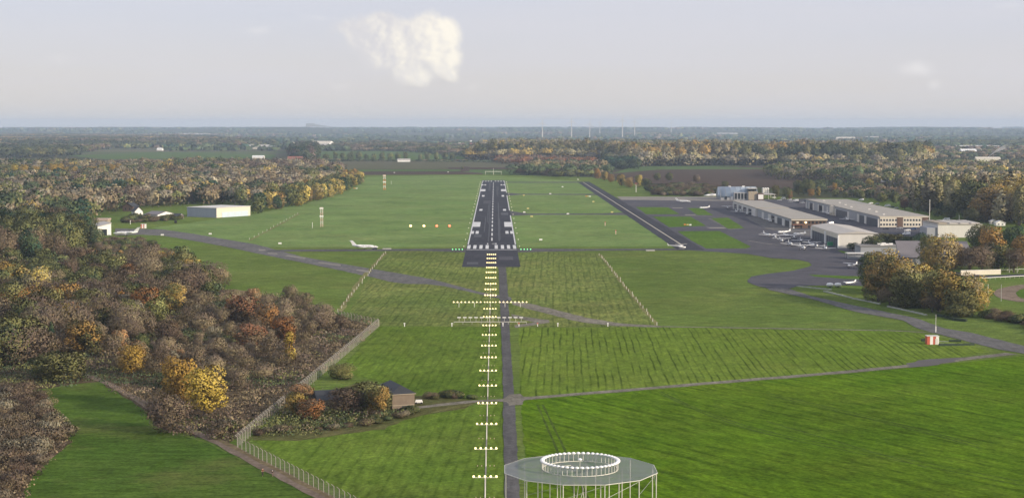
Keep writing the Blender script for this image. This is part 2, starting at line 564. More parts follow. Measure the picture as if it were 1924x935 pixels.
def strip(name, pts, width, z, mat, jit=0.0, px=True, kind='structure', build=True):
    z = zup(z)
    q = [P(*p) for p in pts] if px else [Vector((*p[:2], 0)) for p in pts]
    # smooth resample
    fine = []
    for i in range(len(q) - 1):
        p0, p1, p2, p3 = q[max(0, i - 1)], q[i], q[i + 1], q[min(len(q) - 1, i + 2)]
        k = max(2, min(40, int((p2 - p1).length / 6)))
        for j in range(k):
            t = j / k
            fine.append(0.5 * ((2 * p1) + (p2 - p0) * t + (2 * p0 - 5 * p1 + 4 * p2 - p3) * t * t + (3 * p1 - p0 - 3 * p2 + p3) * t ** 3))
    fine.append(q[-1])
    rr = random.Random(len(name) * 31 + len(pts))
    vs, fs = [], []
    n = len(fine)
    for i, p in enumerate(fine):
        d = fine[min(n - 1, i + 1)] - fine[max(0, i - 1)]
        d.normalize()
        s = Vector((-d.y, d.x, 0))
        w = width if isinstance(width, (int, float)) else width[0] + (width[1] - width[0]) * i / (n - 1)
        for sg in (1, -1):
            e = p + s * sg * (w / 2 + (rr.uniform(-jit, jit) if jit else 0))
            vs.append((e.x, e.y, z))
    for i in range(n - 1):
        fs.append((2 * i, 2 * i + 1, 2 * i + 3, 2 * i + 2))
    if not build:
        return vs, fs
    me = bpy.data.meshes.new(name)
    me.from_pydata(vs, [], fs)
    me.materials.append(mat)
    o = bpy.data.objects.new(name, me)
    COL.objects.link(o)
    if kind:
        o['kind'] = kind
    return o

def inpoly(x, y, poly):
    ins = np.zeros(len(x), bool)
    n = len(poly)
    for i in range(n):
        x0, y0 = poly[i][:2]
        x1, y1 = poly[(i + 1) % n][:2]
        c = ((y0 > y) != (y1 > y)) & (x < (x1 - x0) * (y - y0) / ((y1 - y0) if y1 != y0 else 1e-9) + x0)
        ins ^= c
    return ins

def scatter(poly, spacing, px=True, jit=0.42):
    if px:
        poly = [P(*p) for p in poly]
    xs = [p[0] for p in poly]
    ys = [p[1] for p in poly]
    gx, gy = np.meshgrid(np.arange(min(xs), max(xs), spacing), np.arange(min(ys), max(ys), spacing))
    x = gx.ravel() + rng.uniform(-jit, jit, gx.size) * spacing
    y = gy.ravel() + rng.uniform(-jit, jit, gx.size) * spacing
    k = inpoly(x, y, poly)
    return np.stack([x[k], y[k]], 1)

def vnoise(x, y, s, seed=0.0):
    """cheap smooth noise for clumps of one kind, about -1..1"""
    x, y = x / s + seed * 3.7, y / s + seed * 1.9
    return (np.sin(x * 1.7 + 1.3 * np.sin(y * 1.1 + seed)) + np.sin(y * 2.1 + 1.7 * np.sin(x * 0.9 + 2 + seed)) + np.sin((x + y) * 1.3 + seed * 2)) / 2.2

# ------------------------------------------------------------------ foliage
def cards_mesh(name, c, nrm, size, tint, mat=FOL, elong=None, axis=None, soft=None, arrays=None):
    """one mesh of many small leaf faces: centres c, facing nrm, edge size, colour tint"""
    n = len(c)
    nrm = nrm / (np.linalg.norm(nrm, axis=1, keepdims=True) + 1e-9)
    up = rng.normal(size=(n, 3)) if axis is None else axis
    a = np.cross(nrm, up)
    a /= np.linalg.norm(a, axis=1, keepdims=True) + 1e-9
    b = np.cross(nrm, a)
    s = (size if np.ndim(size) else np.full(n, size))[:, None] * 0.5
    e = 1.0 if elong is None else (elong[:, None] if np.ndim(elong) else elong)
    k1, k2 = rng.uniform(0.6, 1.1, (n, 1)), rng.uniform(0.6, 1.1, (n, 1))
    v = np.stack([c - a * s - b * s * e * k1, c + a * s * k2 - b * s * e, c + a * s + b * s * e * k1, c - a * s * k2 + b * s * e], 1)
    if arrays is not None:
        arrays.update(v=v, t=np.clip(tint, 0, 1), s=soft)
    return quads_mesh(name, v, tint, soft, mat)

def quads_mesh(name, v, tint, soft=None, mat=FOL):
    n = len(v)
    me = bpy.data.meshes.new(name)
    me.vertices.add(n * 4)
    me.vertices.foreach_set('co', v.astype(np.float32).ravel())
    me.loops.add(n * 4)
    me.loops.foreach_set('vertex_index', np.arange(n * 4, dtype=np.int32))
    me.polygons.add(n)
    me.polygons.foreach_set('loop_start', np.arange(0, n * 4, 4, dtype=np.int32))
    at = me.color_attributes.new('tint', 'FLOAT_COLOR', 'POINT')
    t = np.ones((n, 4, 4), np.float32)
    t[:, :, :3] = np.clip(tint, 0, 1)[:, None, :]
    at.data.foreach_set('color', t.ravel())
    me.update(calc_edges=True)
    me.materials.append(mat)
    if soft is not None:
        # shade each leaf clump by the roundness of its crown
        me.polygons.foreach_set('use_smooth', np.ones(n, bool))
        sn = soft / (np.linalg.norm(soft, axis=1, keepdims=True) + 1e-9)
        me.normals_split_custom_set_from_vertices(np.repeat(sn, 4, axis=0).astype(np.float32))
    return me

def sphere_pts(n):
    d = rng.normal(size=(n, 3))
    return d / np.linalg.norm(d, axis=1, keepdims=True)

PAL = dict(dark=(0.058, 0.076, 0.036), olive=(0.126, 0.128, 0.048), yellow=(0.38, 0.265, 0.055), gold=(0.335, 0.238, 0.070),
           orange=(0.28, 0.150, 0.050), rust=(0.21, 0.110, 0.058), brown=(0.168, 0.130, 0.080), grey=(0.185, 0.162, 0.118),
           purple=(0.128, 0.095, 0.074), beige=(0.25, 0.205, 0.120), ever=(0.026, 0.058, 0.034), sage=(0.175, 0.168, 0.064), pale=(0.235, 0.205, 0.110))

PAL = {k: tuple(x * 1.22 for x in v) for k, v in PAL.items()}

def tinted(col, n, val=0.06, hue=0.025):
    t = np.array(col)[None, :] * np.exp(rng.normal(0, val, (n, 1))) * np.exp(rng.normal(0, hue, (n, 3)))
    return t

def crown(kind, h, r, col, col2=None, n=1700, leaf=0.55, c_tw=False):
    """crown mesh for a tree of height h and crown radius r (base of trunk at the origin)"""
    tw = None
    if kind == 'poplar':
        k = 16
        t = rng.uniform(0.16, 0.92, k)
        rad = r * np.clip(np.sin(np.pi * np.clip(t, 0, 1) ** 0.8), 0.3, 1)
        a = rng.uniform(0, 2 * np.pi, k)
        lc = np.stack([np.cos(a) * rad * 0.45, np.sin(a) * rad * 0.45, t * h], 1)
        lr = np.stack([rad * 0.62, rad * 0.62, rad * 0.62 + h * 0.09], 1)
    elif kind == 'cone':
        k = 14
        t = np.linspace(0.10, 0.95, k)
        rad = r * (1 - t) + 0.25
        a = rng.uniform(0, 2 * np.pi, k)
        lc = np.stack([np.cos(a) * rad * 0.2, np.sin(a) * rad * 0.2, t * h], 1)
        lr = np.stack([rad, rad, np.full(k, h * 0.07)], 1)
    elif kind == 'bush':
        k = 8
        a = rng.uniform(0, 2 * np.pi, k)
        q = rng.uniform(0.1, 0.62, k) * r
        lc = np.stack([np.cos(a) * q, np.sin(a) * q, rng.uniform(0.25, 0.62, k) * h], 1)
        lr = np.stack([np.full(k, r * 0.5), np.full(k, r * 0.5), np.full(k, h * 0.36)], 1) * rng.uniform(0.75, 1.2, (k, 1))
    else:
        k = 20
        a = np.arange(k) * 2.4 + rng.uniform(-0.3, 0.3, k)
        z0 = 0.15 if kind == 'full' else 0.26
        zt = np.linspace(z0, 0.86, k)
        q = r * 0.62 * np.sqrt(np.clip(1 - ((zt - 0.5) / 0.46) ** 2, 0.05, 1)) * rng.uniform(0.6, 1.1, k)
        lc = np.stack([np.cos(a) * q, np.sin(a) * q, zt * h], 1)
        lr = np.stack([np.full(k, r * 0.42), np.full(k, r * 0.42), np.full(k, r * 0.36)], 1) * rng.uniform(0.6, 1.3, (k, 1))
    w = lr[:, 0] * lr[:, 2]
    li = rng.choice(len(lc), n, p=w / w.sum())
    d = sphere_pts(n)
    rr = 0.55 + 0.45 * rng.uniform(0, 1, n) ** 0.5 + rng.normal(0, 0.06, n)
    c = lc[li] + d * lr[li] * rr[:, None]
    c[:, 2] = np.maximum(c[:, 2], 0.15)
    lobe_v = np.exp(rng.normal(0, 0.13, len(lc)))
    t = tinted(col, n) * lobe_v[li][:, None]
    if col2 is not None:
        m = rng.uniform(0, 1, n) < np.clip(0.40 + 1.2 * (rng.uniform(-1, 1, len(lc))[li]), 0.06, 0.94)
        t[m] = tinted(col2, m.sum()) * lobe_v[li][m][:, None]
    nrm = d * np.array([0.8, 0.8, 0.4]) + rng.normal(0, 0.6, (n, 3)) + np.array([0, -0.25, 0.05])
    sz = leaf * rng.uniform(0.6, 1.35, n)
    el = None
    ax = None
    if kind in ('bare', 'thin') or (kind == 'bush' and c_tw):
        # fine upward twigs with a few leaves left
        m = rng.uniform(0, 1, n) < (0.78 if kind == 'bare' else 0.5)
        sz = np.where(m, leaf * 0.24, sz * 0.75)
        el = np.where(m, rng.uniform(5.0, 9.0, n), 1.0)
        dirs = d * 0.8 + np.array([0, 0, 1.0]) + rng.normal(0, 0.35, (n, 3))
        ax = np.where(m[:, None], dirs, rng.normal(size=(n, 3)))
    # roundness: partly of the lobe, partly of the whole crown
    mid = np.array([0, 0, h * 0.5])
    gl = (c - mid) / np.array([r, r, h * 0.5])
    gl /= np.linalg.norm(gl, axis=1, keepdims=True) + 1e-9
    soft = d * 0.55 + gl * 0.75 + rng.normal(0, 0.2, (n, 3))
    arr = {}
    me = cards_mesh('crown', c, nrm, sz, t, elong=el, axis=ax, soft=soft, arrays=arr)
    return me, arr

def trunk_mb(kind, h, r):
    m = MB()
    tr = 0.022 * h + 0.05
    top = h * (0.55 if kind != 'poplar' else 0.85)
    m.tube((0, 0, -0.2), (0, 0, h * 0.22), tr * 1.25, tr, 7)
    m.tube((0, 0, h * 0.22), (r * 0.05, 0, top), tr, tr * 0.4, 6)
    rr = random.Random(int(h * 100 + r * 10))
    for i in range(6 if kind in ('bare', 'thin') else 4):
        a = i * 2.4 + rr.uniform(-0.4, 0.4)
        z0 = h * rr.uniform(0.2, 0.45)
        L = r * rr.uniform(0.5, 0.8) * (0.4 if kind == 'poplar' else 1)
        m.tube((0, 0, z0), (math.cos(a) * L, math.sin(a) * L, z0 + h * rr.uniform(0.2, 0.35)), tr * 0.5, tr * 0.14, 5)
    return m

PROTO = {}
TREE_KINDS = {
    # key: (crown kind, h, r, colour, second colour, cards, leaf)
    'dark': ('full', 14, 6.0, 'dark', 'olive', 1900, 0.62),
    'dark_b': ('round', 16, 6.4, 'dark', 'ever', 1900, 0.64),
    'olive': ('full', 14, 6.0, 'olive', 'dark', 1900, 0.6),
    'olive_b': ('full', 13, 6.2, 'sage', 'olive', 1900, 0.6),
    'yellow': ('round', 13, 5.6, 'yellow', 'gold', 1700, 0.55),
    'gold': ('full', 15, 6.0, 'gold', 'olive', 2000, 0.6),
    'gold_b': ('full', 15, 6.4, 'gold', 'beige', 2000, 0.6),
    'orange': ('full', 13, 5.6, 'orange', 'brown', 1800, 0.55),
    'rust': ('round', 12, 5.4, 'rust', 'brown', 1700, 0.55),
    'brown': ('thin', 12, 5.6, 'brown', 'purple', 2000, 0.6),
    'brown_b': ('bare', 11, 5.8, 'brown', 'purple', 2300, 0.62),
    'grey': ('bare', 12, 5.4, 'grey', 'brown', 2300, 0.62),
    'purple': ('thin', 10, 5.4, 'purple', 'brown', 2000, 0.58),
    'poplar': ('poplar', 24, 4.2, 'pale', 'sage', 2000, 0.7),
    'poplar_b': ('poplar', 22, 4.0, 'grey', 'beige', 2000, 0.7),
    'larch': ('poplar', 11, 2.4, 'yellow', 'orange', 1000, 0.45),
    'fir': ('cone', 11, 2.8, 'ever', 'dark', 1100, 0.5),
    'bush': ('bush', 4.0, 4.0, 'brown', 'purple', 900, 0.5),
    'bush_g': ('bush', 3.6, 3.6, 'olive', 'dark', 900, 0.5),
    'bush_y': ('bush', 3.8, 3.2, 'gold', 'yellow', 900, 0.45),
    'bush_t': ('bush', 2.6, 3.0, 'grey', 'brown', 700, 0.4),
}

def tree_meshes(key, var=0):
    if (key, var) not in PROTO:
        k, h, r, c1, c2, n, leaf = TREE_KINDS[key]
        cm, arr = crown(k, h, r, PAL[c1], PAL[c2], int(n * (2.8 if k == 'bush' else 2.7)), leaf * (0.56 if k == 'bush' else 0.60), key in ('bush', 'bush_t'))
        tm = trunk_mb(k, h, r).build('trunk', BARK)
        me = tm.data
        bpy.data.objects.remove(tm)
        PROTO[(key, var)] = (cm, me, h, r, arr)
    return PROTO[(key, var)]

PLAN = []

def plant(key, x, y, h, label, group=None, r=None, var=0, bush=False, keep=None):
    h0, r0 = TREE_KINDS[key][1:3]
    rr = r if r is not None else r0 * h / h0
    PLAN.append(dict(key=key, x=x, y=y, h=h, r=rr, label=label, group=group, var=var, bush=bush, keep=(group is None) if keep is None else keep, rz=random.uniform(0, 6.28)))

def in_frame(x, y, z, m=12):
    q = CM.transposed() @ Vector((x - CAM_X, y, z - CAM_Z))
    if q.z > -1:
        return False
    px, py = 962 - F_PX * q.x / q.z, 467.5 + F_PX * q.y / q.z
    return -m < px < 1924 + m and -m < py < 935 + m

def grow():
    """the trees that show largest become single things, the rest of each wood one mass"""
    for bush, most in ((False, 292), (True, 285)):
        sel = [p for p in PLAN if p['bush'] == bush]
        for p in sel:
            p['vis'] = in_frame(p['x'], p['y'], p['h'] * 0.7) or in_frame(p['x'], p['y'], 0.5)
            p['size'] = (p['h'] * p['r'] / (p['x'] ** 2 + p['y'] ** 2)) * (1 if p['vis'] else 0) + (1 if p['keep'] else 0)
        sel.sort(key=lambda p: -p['size'])
        things = [p for p in sel[:most] if p['vis'] or p['keep']]
        rest = [p for p in sel if p not in things]
        for p in things:
            cm, tm, h0, r0, _ = tree_meshes(p['key'], p['var'])
            o = thing('bush' if bush else 'tree', p['label'], 'bush' if bush else 'tree', (p['x'], p['y'], 0), p['rz'], p['group'])
            o.scale = (p['r'] / r0, p['r'] / r0, p['h'] / h0)
            for nm, me in ((('foliage', cm), ('stems', tm)) if bush else (('crown', cm), ('trunk', tm))):
                c = bpy.data.objects.new(nm, me)
                COL.objects.link(c)
                c.parent = o
        vs, ts, ss = [], [], []
        for p in rest:
            _, _, h0, r0, arr = tree_meshes(p['key'], p['var'])
            n = len(arr['v'])
            k = rng.permutation(n)[:max(200, min(2600 if p['y'] < 1100 else 1300, n))]
            v = arr['v'][k]
            mid = v.mean(1, keepdims=True)
            v = mid + (v - mid) * math.sqrt(n / len(k)) ** 0.9
            c, q = math.cos(p['rz']), math.sin(p['rz'])
            sr, sz = p['r'] / r0, p['h'] / h0
            w = np.empty_like(v)
            w[..., 0] = p['x'] + (v[..., 0] * c - v[..., 1] * q) * sr
            w[..., 1] = p['y'] + (v[..., 0] * q + v[..., 1] * c) * sr
            w[..., 2] = v[..., 2] * sz
            sn = arr['s'][k]
            s2 = np.stack([sn[:, 0] * c - sn[:, 1] * q, sn[:, 0] * q + sn[:, 1] * c, sn[:, 2]], 1)
            vs.append(w)
            ts.append(arr['t'][k] * rng.uniform(0.78, 1.25))
            ss.append(s2)
        if vs:
            nm = 'thicket' if bush else 'woodland'
            o = bpy.data.objects.new(nm, quads_mesh(nm, np.concatenate(vs), np.concatenate(ts), np.concatenate(ss)))
            COL.objects.link(o)
            tag(o, 'smaller bushes crowded between the larger ones' if bush else 'remaining crowds of autumn trees between the larger single trees', 'wood' if not bush else 'thicket', kind='stuff')
        print('bush' if bush else 'tree', len(things), 'single', len(rest), 'massed')

def mass(name, label, cat, pts, h, r, cols, ncards, card, group=None, flat=0.5, zc=0.62, low=0.0):
    """a far wood: many small crowns in one mesh (nobody could count them)"""
    n = len(pts)
    if n == 0:
        return
    h = np.broadcast_to(np.asarray(h, float), (n,)) * rng.uniform(0.78, 1.2, n)
    r = np.broadcast_to(np.asarray(r, float), (n,)) * rng.uniform(0.8, 1.2, n)
    d = sphere_pts(n * ncards)
    d[:, 2] = np.where(rng.uniform(0, 1, len(d)) < 0.7, np.abs(d[:, 2]), d[:, 2])
    ti = np.repeat(np.arange(n), ncards)
    rad = 0.6 + 0.45 * rng.uniform(0, 1, len(d)) ** 0.5
    bump = 1 + 0.22 * np.sin(d[:, 0] * 5 + ti * 1.7) * np.sin(d[:, 1] * 5 + ti * 2.3)
    c = np.empty_like(d)
    c[:, 0] = pts[ti, 0] + d[:, 0] * r[ti] * rad * bump
    c[:, 1] = pts[ti, 1] + d[:, 1] * r[ti] * rad * bump
    zz = np.where(d[:, 2] > 0, d[:, 2] * (1 - zc), d[:, 2] * (zc - low))
    c[:, 2] = h[ti] * (zc + zz * rad * bump)
    tint = cols[ti] * np.exp(rng.normal(0, 0.08, (len(d), 1))) * np.exp(rng.normal(0, 0.03, (len(d), 3)))
    nrm = d * np.array([0.8, 0.8, 0.35]) + rng.normal(0, 0.55, d.shape) + np.array([0, -0.3, 0.05])
    me = cards_mesh(name, c, nrm, card * rng.uniform(0.6, 1.4, len(d)), tint, soft=d + rng.normal(0, 0.25, d.shape) + np.array([0, 0, 0.15]))
    o = bpy.data.objects.new(name, me)
    COL.objects.link(o)
    return tag(o, label, cat, group, 'stuff')

def palette(pts, table, scale=60.0, seed=0.0, mixr=0.35):
    """colour per tree: neighbours tend to share a colour"""
    n = len(pts)
    names = [t[0] for t in table]
    w = np.array([t[1] for t in table], float)
    cw = np.cumsum(w / w.sum())
    q = 0.5 + 0.5 * np.clip(vnoise(pts[:, 0] / 3.0, pts[:, 1], scale, seed), -1, 1)
    q = np.clip(q * (1 - mixr) + mixr * rng.uniform(0, 1, n), 0, 0.999)
    # equalise
    q = np.argsort(np.argsort(q)) / max(1, n)
    i = np.searchsorted(cw, q)
    i = np.clip(i, 0, len(names) - 1)
    return np.array([PAL[names[k]] for k in i]) * np.exp(rng.normal(0, 0.18, (n, 1))), [names[k] for k in i]

# ================================================================== THE SETTING
def big_sheet(name, x0, x1, y0, y1, z, mat, kind='structure'):
    me = bpy.data.meshes.new(name)
    me.from_pydata([(x0, y0, z), (x1, y0, z), (x1, y1, z), (x0, y1, z)], [], [(0, 1, 2, 3)])
    me.materials.append(mat)
    o = bpy.data.objects.new(name, me)
    COL.objects.link(o)
    o['kind'] = kind
    return o

big_sheet('ground', -9000, 9000, -600, 24000, -0.6, M_PLAIN)

# low hills and a spoil heap on the horizon
def hills():
    nx, ny = 130, 26
    xs = np.linspace(-8800, 8800, nx)
    ys = np.linspace(11000, 23500, ny)
    vs, fs = [], []
    heap = ray(535, 240)
    hx = CAM_X + heap.x / heap.y * 15000
    for j, y in enumerate(ys):
        for i, x in enumerate(xs):
            t = min(1, max(0, (y - 11000) / 5500))
            base = 45 * t * t * (3 - 2 * t) + 6 * vnoise(x, y, 900.0, 2.0) * t
            e = math.exp(-(((x - hx) / 330.0) ** 4)) * math.exp(-(((y - 15000) / 1200.0) ** 2)) * 24
            edge = 0 if j in (0,) else 1
            vs.append((x, y, -1.5 + (base + e + 1) * edge))
    for j in range(ny - 1):
        for i in range(nx - 1):
            k = j * nx + i
            fs.append((k, k + 1, k + nx + 1, k + nx))
    m = MB().add(vs, fs)
    o = m.build('hills', M_PLAIN, smooth=True)
    o['kind'] = 'structure'
hills()

# --- near fields (each a sheet a little above the one below)
sheet('grass_field', [(-700, 700), (-300, 420), (100, 400), (160, 330), (680, 322), (900, 327), (1110, 333), (1240, 352), (1500, 372), (2300, 372), (2600, 1100), (-900, 1200)], 0.0, M_GRASS)
sheet('airfield_meadow', [(650, 596), (712, 611), (960, 614), (1236, 614), (1126, 477), (962, 470), (873, 470), (724, 472)], 0.03, M_AIRF, 0.5, 6)
sheet('airfield_grass_north', [(285, 428), (480, 402), (600, 376), (668, 352), (690, 332), (905, 329), (1090, 340), (1265, 463), (962, 464), (500, 464)], 0.03, M_AIRF_N, 0.8, 10)
sheet('grass_field_east', [(975, 616), (1236, 614), (1500, 619), (1700, 622), (1800, 640), (1860, 660), (1700, 690), (1360, 718), (978, 750)], 0.03, M_FIELD_E, 0.4, 5)
sheet('grass_field_southeast', [(980, 752), (1360, 720), (1700, 692), (1924, 668), (2300, 664), (2300, 1100), (996, 1100)], 0.03, M_FIELD_SE, 0.4, 5)
sheet('grass_field_middle', [(640, 690), (712, 613), (955, 614), (957, 745), (800, 742), (700, 712), (640, 700)], 0.03, M_FIELD_SW, 0.4, 5)
sheet('grass_field_southwest', [(470, 825), (560, 822), (600, 818), (700, 805), (790, 775), (956, 752), (966, 940), (970, 1100), (740, 1100), (640, 925)], 0.03, M_FIELD_SW, 0.4, 5)
sheet('meadow', [(75, 735), (180, 712), (275, 765), (282, 800), (390, 832), (620, 945), (760, 1100), (0, 1100), (40, 935), (60, 890), (135, 830), (100, 780)], 0.03, M_MEADOW, 0.5, 4)

M_WHEEL = ground_mat('wheel_rut', (0.062, 0.105, 0.018), (0.080, 0.115, 0.022), (0.045, 0.07, 0.014), big=0.05, rows=0, streak=0.5, fine=0.4)
for k, tr in enumerate(([(1440, 738), (1560, 765), (1667, 791), (1760, 814), (1840, 836)], [(1440, 741.5), (1560, 769), (1667, 795), (1760, 818), (1840, 841)], [(1440, 791), (1550, 823), (1673, 858), (1740, 878)],
                        [(1240, 735), (1330, 775), (1450, 812), (1640, 850), (1924, 905)], [(1240, 738.5), (1330, 779), (1450, 817), (1640, 856), (1924, 912)], [(1010, 760), (1040, 830), (1085, 935)], [(1020, 760), (1054, 830), (1105, 935)])):
    strip('wheel_rut', tr, 0.55, 0.052, M_WHEEL, 0.12)

# --- woodland floors
WOOD_A = [(-260, 470), (-40, 452), (150, 452), (232, 447), (275, 456), (322, 478), (352, 508), (400, 535), (430, 548), (560, 562), (640, 597), (705, 612),
          (640, 664), (588, 708), (560, 733), (484, 795), (440, 830), (392, 828), (290, 800), (272, 765), (184, 716), (90, 728), (-260, 790)]
sheet('woodland_floor', WOOD_A, 0.045, M_FLOOR, 1.2, 6)
sheet('dry_grass_strip', [(408, 545), (440, 543), (466, 547), (480, 560), (440, 568), (400, 562)], 0.06, M_STRAW, 0.8, 3)
sheet('scrub_floor', [(-260, 730), (76, 735), (100, 780), (135, 830), (60, 892), (40, 940), (20, 1100), (-300, 1100)], 0.045, M_FLOOR, 0.6, 4)
sheet('shed_yard', [(600, 740), (690, 715), (780, 742), (900, 752), (870, 768), (790, 780), (700, 808), (560, 828), (475, 826), (560, 735)], 0.055, M_ROUGH, 0.5, 4)
sheet('scrub_verge', [(455, 838), (475, 822), (600, 818), (720, 806), (790, 776), (770, 770), (640, 800), (480, 812)], 0.065, M_ROUGH, 0.5, 4)

# --- fields beyond the runway
sheet('green_field', [(540, 296), (600, 284), (818, 284.5), (862, 290), (876, 299), (700, 301), (560, 303)], 0.05, M_CROP)
sheet('stubble_field', [(575, 303), (700, 302), (880, 301), (1010, 303), (1005, 318), (850, 318), (610, 318)], 0.05, M_STUB)
sheet('green_field_strip', [(610, 318.5), (860, 318.5), (1010, 318.8), (1010, 327), (900, 328), (868, 322), (620, 322)], 0.05, M_CROP)
sheet('ploughed_field', [(640, 322.5), (868, 322.5), (905, 325), (908, 327.5), (840, 328), (660, 329)], 0.05, M_PLOUGH)
sheet('ploughed_field_plot', [(866, 313), (880, 313), (882, 322), (865, 322)], 0.12, M_PLOUGH)
sheet('ploughed_field_middle', [(842, 314.5), (1000, 314.5), (1004, 318), (842, 318)], 0.10, M_PLOUGH)
sheet('stubble_field_west', [(140, 284), (210, 277), (520, 277), (560, 288), (530, 302), (300, 306), (170, 298)], 0.05, M_STUB)
sheet('green_field_west', [(120, 292), (300, 286), (520, 290), (515, 297), (200, 299)], 0.10, M_CROP)
sheet('ploughed_field_east', [(1130, 322), (1240, 317), (1700, 317), (1760, 332), (1600, 360), (1440, 352), (1330, 350), (1180, 342)], 0.05, M_PLOUGH)
sheet('green_field_east', [(1190, 313), (1380, 312), (1450, 316), (1700, 316.5), (1240, 318.5), (1150, 326)], 0.09, M_CROP)
sheet('ploughed_field_far', [(1340, 313.5), (1560, 311), (1720, 314), (1700, 316), (1440, 316)], 0.12, M_PLOUGH)
sheet('green_field_far_east', [(1770, 302), (1800, 300), (1880, 303), (1900, 308), (1896, 315), (1850, 316), (1780, 308)], 0.08, simple('bright_crop', (0.14, 0.24, 0.055), 0.9, var=0.15, scale=0.02))
sheet('green_field_beyond', [(940, 302), (1090, 303), (1100, 325), (1010, 326), (985, 318)], 0.07, M_STUB)

# --- pavements
RW = 15.2
Y_THR, Y_END = 1012.0, 2268.0
big_sheet('runway', -RW, RW, 882, 2305, 0.10, M_ASPH)
def rects(name, rs, z, mat):
    m = MB()
    for x0, x1, y0, y1 in rs:
        m.add([(x0, y0, z), (x1, y0, z), (x1, y1, z), (x0, y1, z)], [(0, 1, 2, 3)])
    o = m.build(name, mat)
    o['kind'] = 'structure'
    return o
mk = []
for c in (2.75, 6.5, 10.2, 13.8):
    for sg in (-1, 1):
        mk.append((sg * c - 0.95, sg * c + 0.95, 1014, 1045))
        mk.append((sg * c - 0.95, sg * c + 0.95, 2248, 2278))
mk.append((-14.9, 14.9, 1005, 1007.5))
for sg in (-1, 1):
    def mm(a, b, y0, y1):
        mk.append((min(sg * a, sg * b), max(sg * a, sg * b), y0, y1))
    mm(9.2, 11.3, 1156, 1186); mm(12.5, 14.2, 1156, 1186)
    mm(8.9, 14.2, 1236, 1298)
    mm(9.0, 11.6, 1472, 1502); mm(9.0, 11.6, 1768, 1806)
    mm(8.9, 14.2, 1912, 1975)
    mm(9.0, 11.2, 2102, 2140); mm(12.4, 14.2, 2102, 2140)
mk.append((-15.0, -14.22, 1052, 2246))
for y0, y1 in ((1052, 1395), (1475, 1800), (1870, 2246)):
    mk.append((14.22, 15.0, y0, y1))
y = 1085
while y < 2235:
    mk.append((-0.45, 0.45, y, y + 30))
    y += 50
# the runway number, 9 m tall
for x0, x1, y0, y1 in ((-3.0, -2.2, 1053, 1062), (0.0, 3.0, 1053, 1054.2), (0.0, 3.0, 1060.8, 1062), (0.4, 3.0, 1057, 1058.2), (2.2, 3.0, 1054.2, 1057), (2.2, 3.0, 1058.2, 1060.8)):
    mk.append((x0, x1, y0, y1))
rects('runway_marking', mk, 0.125, M_PAINT)
M_SKID = simple('rubber_skid', (0.040, 0.040, 0.046), 0.8, var=0.3, scale=0.2)
M_SKID_B = simple('faint_rubber', (0.052, 0.053, 0.061), 0.8, var=0.3, scale=0.2)
rs = random.Random(3)
for i in range(16):
    sg = 1 if i % 2 else -1
    x = sg * rs.uniform(1.2, 6.0)
    y0 = rs.uniform(1075, 1330) if i < 11 else rs.uniform(1750, 1950)
    w, L_ = rs.uniform(0.25, 0.9), rs.uniform(90, 330)
    sheet('runway_skid_marks', [(x, y0), (x + w * 0.6, y0 - 14), (x + w, y0), (x + w * 1.2, y0 + L_), (x + w * 0.4, y0 + L_ + 40), (x + 0.1, y0 + L_)], 0.104, M_SKID if i % 3 == 0 else M_SKID_B, px=False)
for k in range(1, 9):
    sheet('runway_joint', [(-15, 900 + k * 160), (15, 900 + k * 160), (15, 901.2 + k * 160), (-15, 901.2 + k * 160)], 0.103, M_SKID_B, px=False)
for px0, py0, w, L_ in ((-12, 1120, 5, 26), (7, 1400, 6, 40), (-9, 1610, 7, 60), (4, 930, 8, 22), (-13, 900, 6, 14)):
    sheet('runway_patch', [(px0, py0), (px0 + w, py0), (px0 + w, py0 + L_), (px0, py0 + L_)], 0.102, M_APRON if w > 6 else M_SKID_B, px=False)

def poly_w(name, pts, z, mat, jit=0.25):
    return sheet(name, pts, z, mat, jit, 5, px=False)
# parallel taxiway on the right with its connectors
poly_w('taxiway', [(110, 1003), (126, 1003), (126, 1260), (126, 2240), (110, 2240)], 0.09, M_ASPH)
rects('taxiway_centreline', [(116.6, 117.5, 1035, 2225)], 0.115, M_YPAINT)
poly_w('taxiway_connector', [(15, 985), (60, 998), (110, 1000), (126, 1000), (190, 998), (190, 1012), (126, 1018), (110, 1016), (60, 1012), (15, 1018)], 0.07, M_PATHA)
poly_w('taxiway_connector', [(15, 1388), (30, 1402), (90, 1404), (110, 1398), (110, 1440), (90, 1424), (30, 1424), (15, 1470)], 0.07, M_PATHA)
poly_w('taxiway_connector', [(15, 1795), (30, 1815), (110, 1812), (110, 1840), (30, 1838), (15, 1875)], 0.07, M_PATHA)
poly_w('taxiway_connector', [(15, 2205), (112, 2200), (112, 2240), (15, 2232)], 0.07, M_PATHA)
poly_w('taxiway_connector', [(-15, 985), (-40, 998), (-120, 992), (-132, 992), (-132, 1006), (-110, 1010), (-40, 1014), (-15, 1018)], 0.07, M_PATHA)
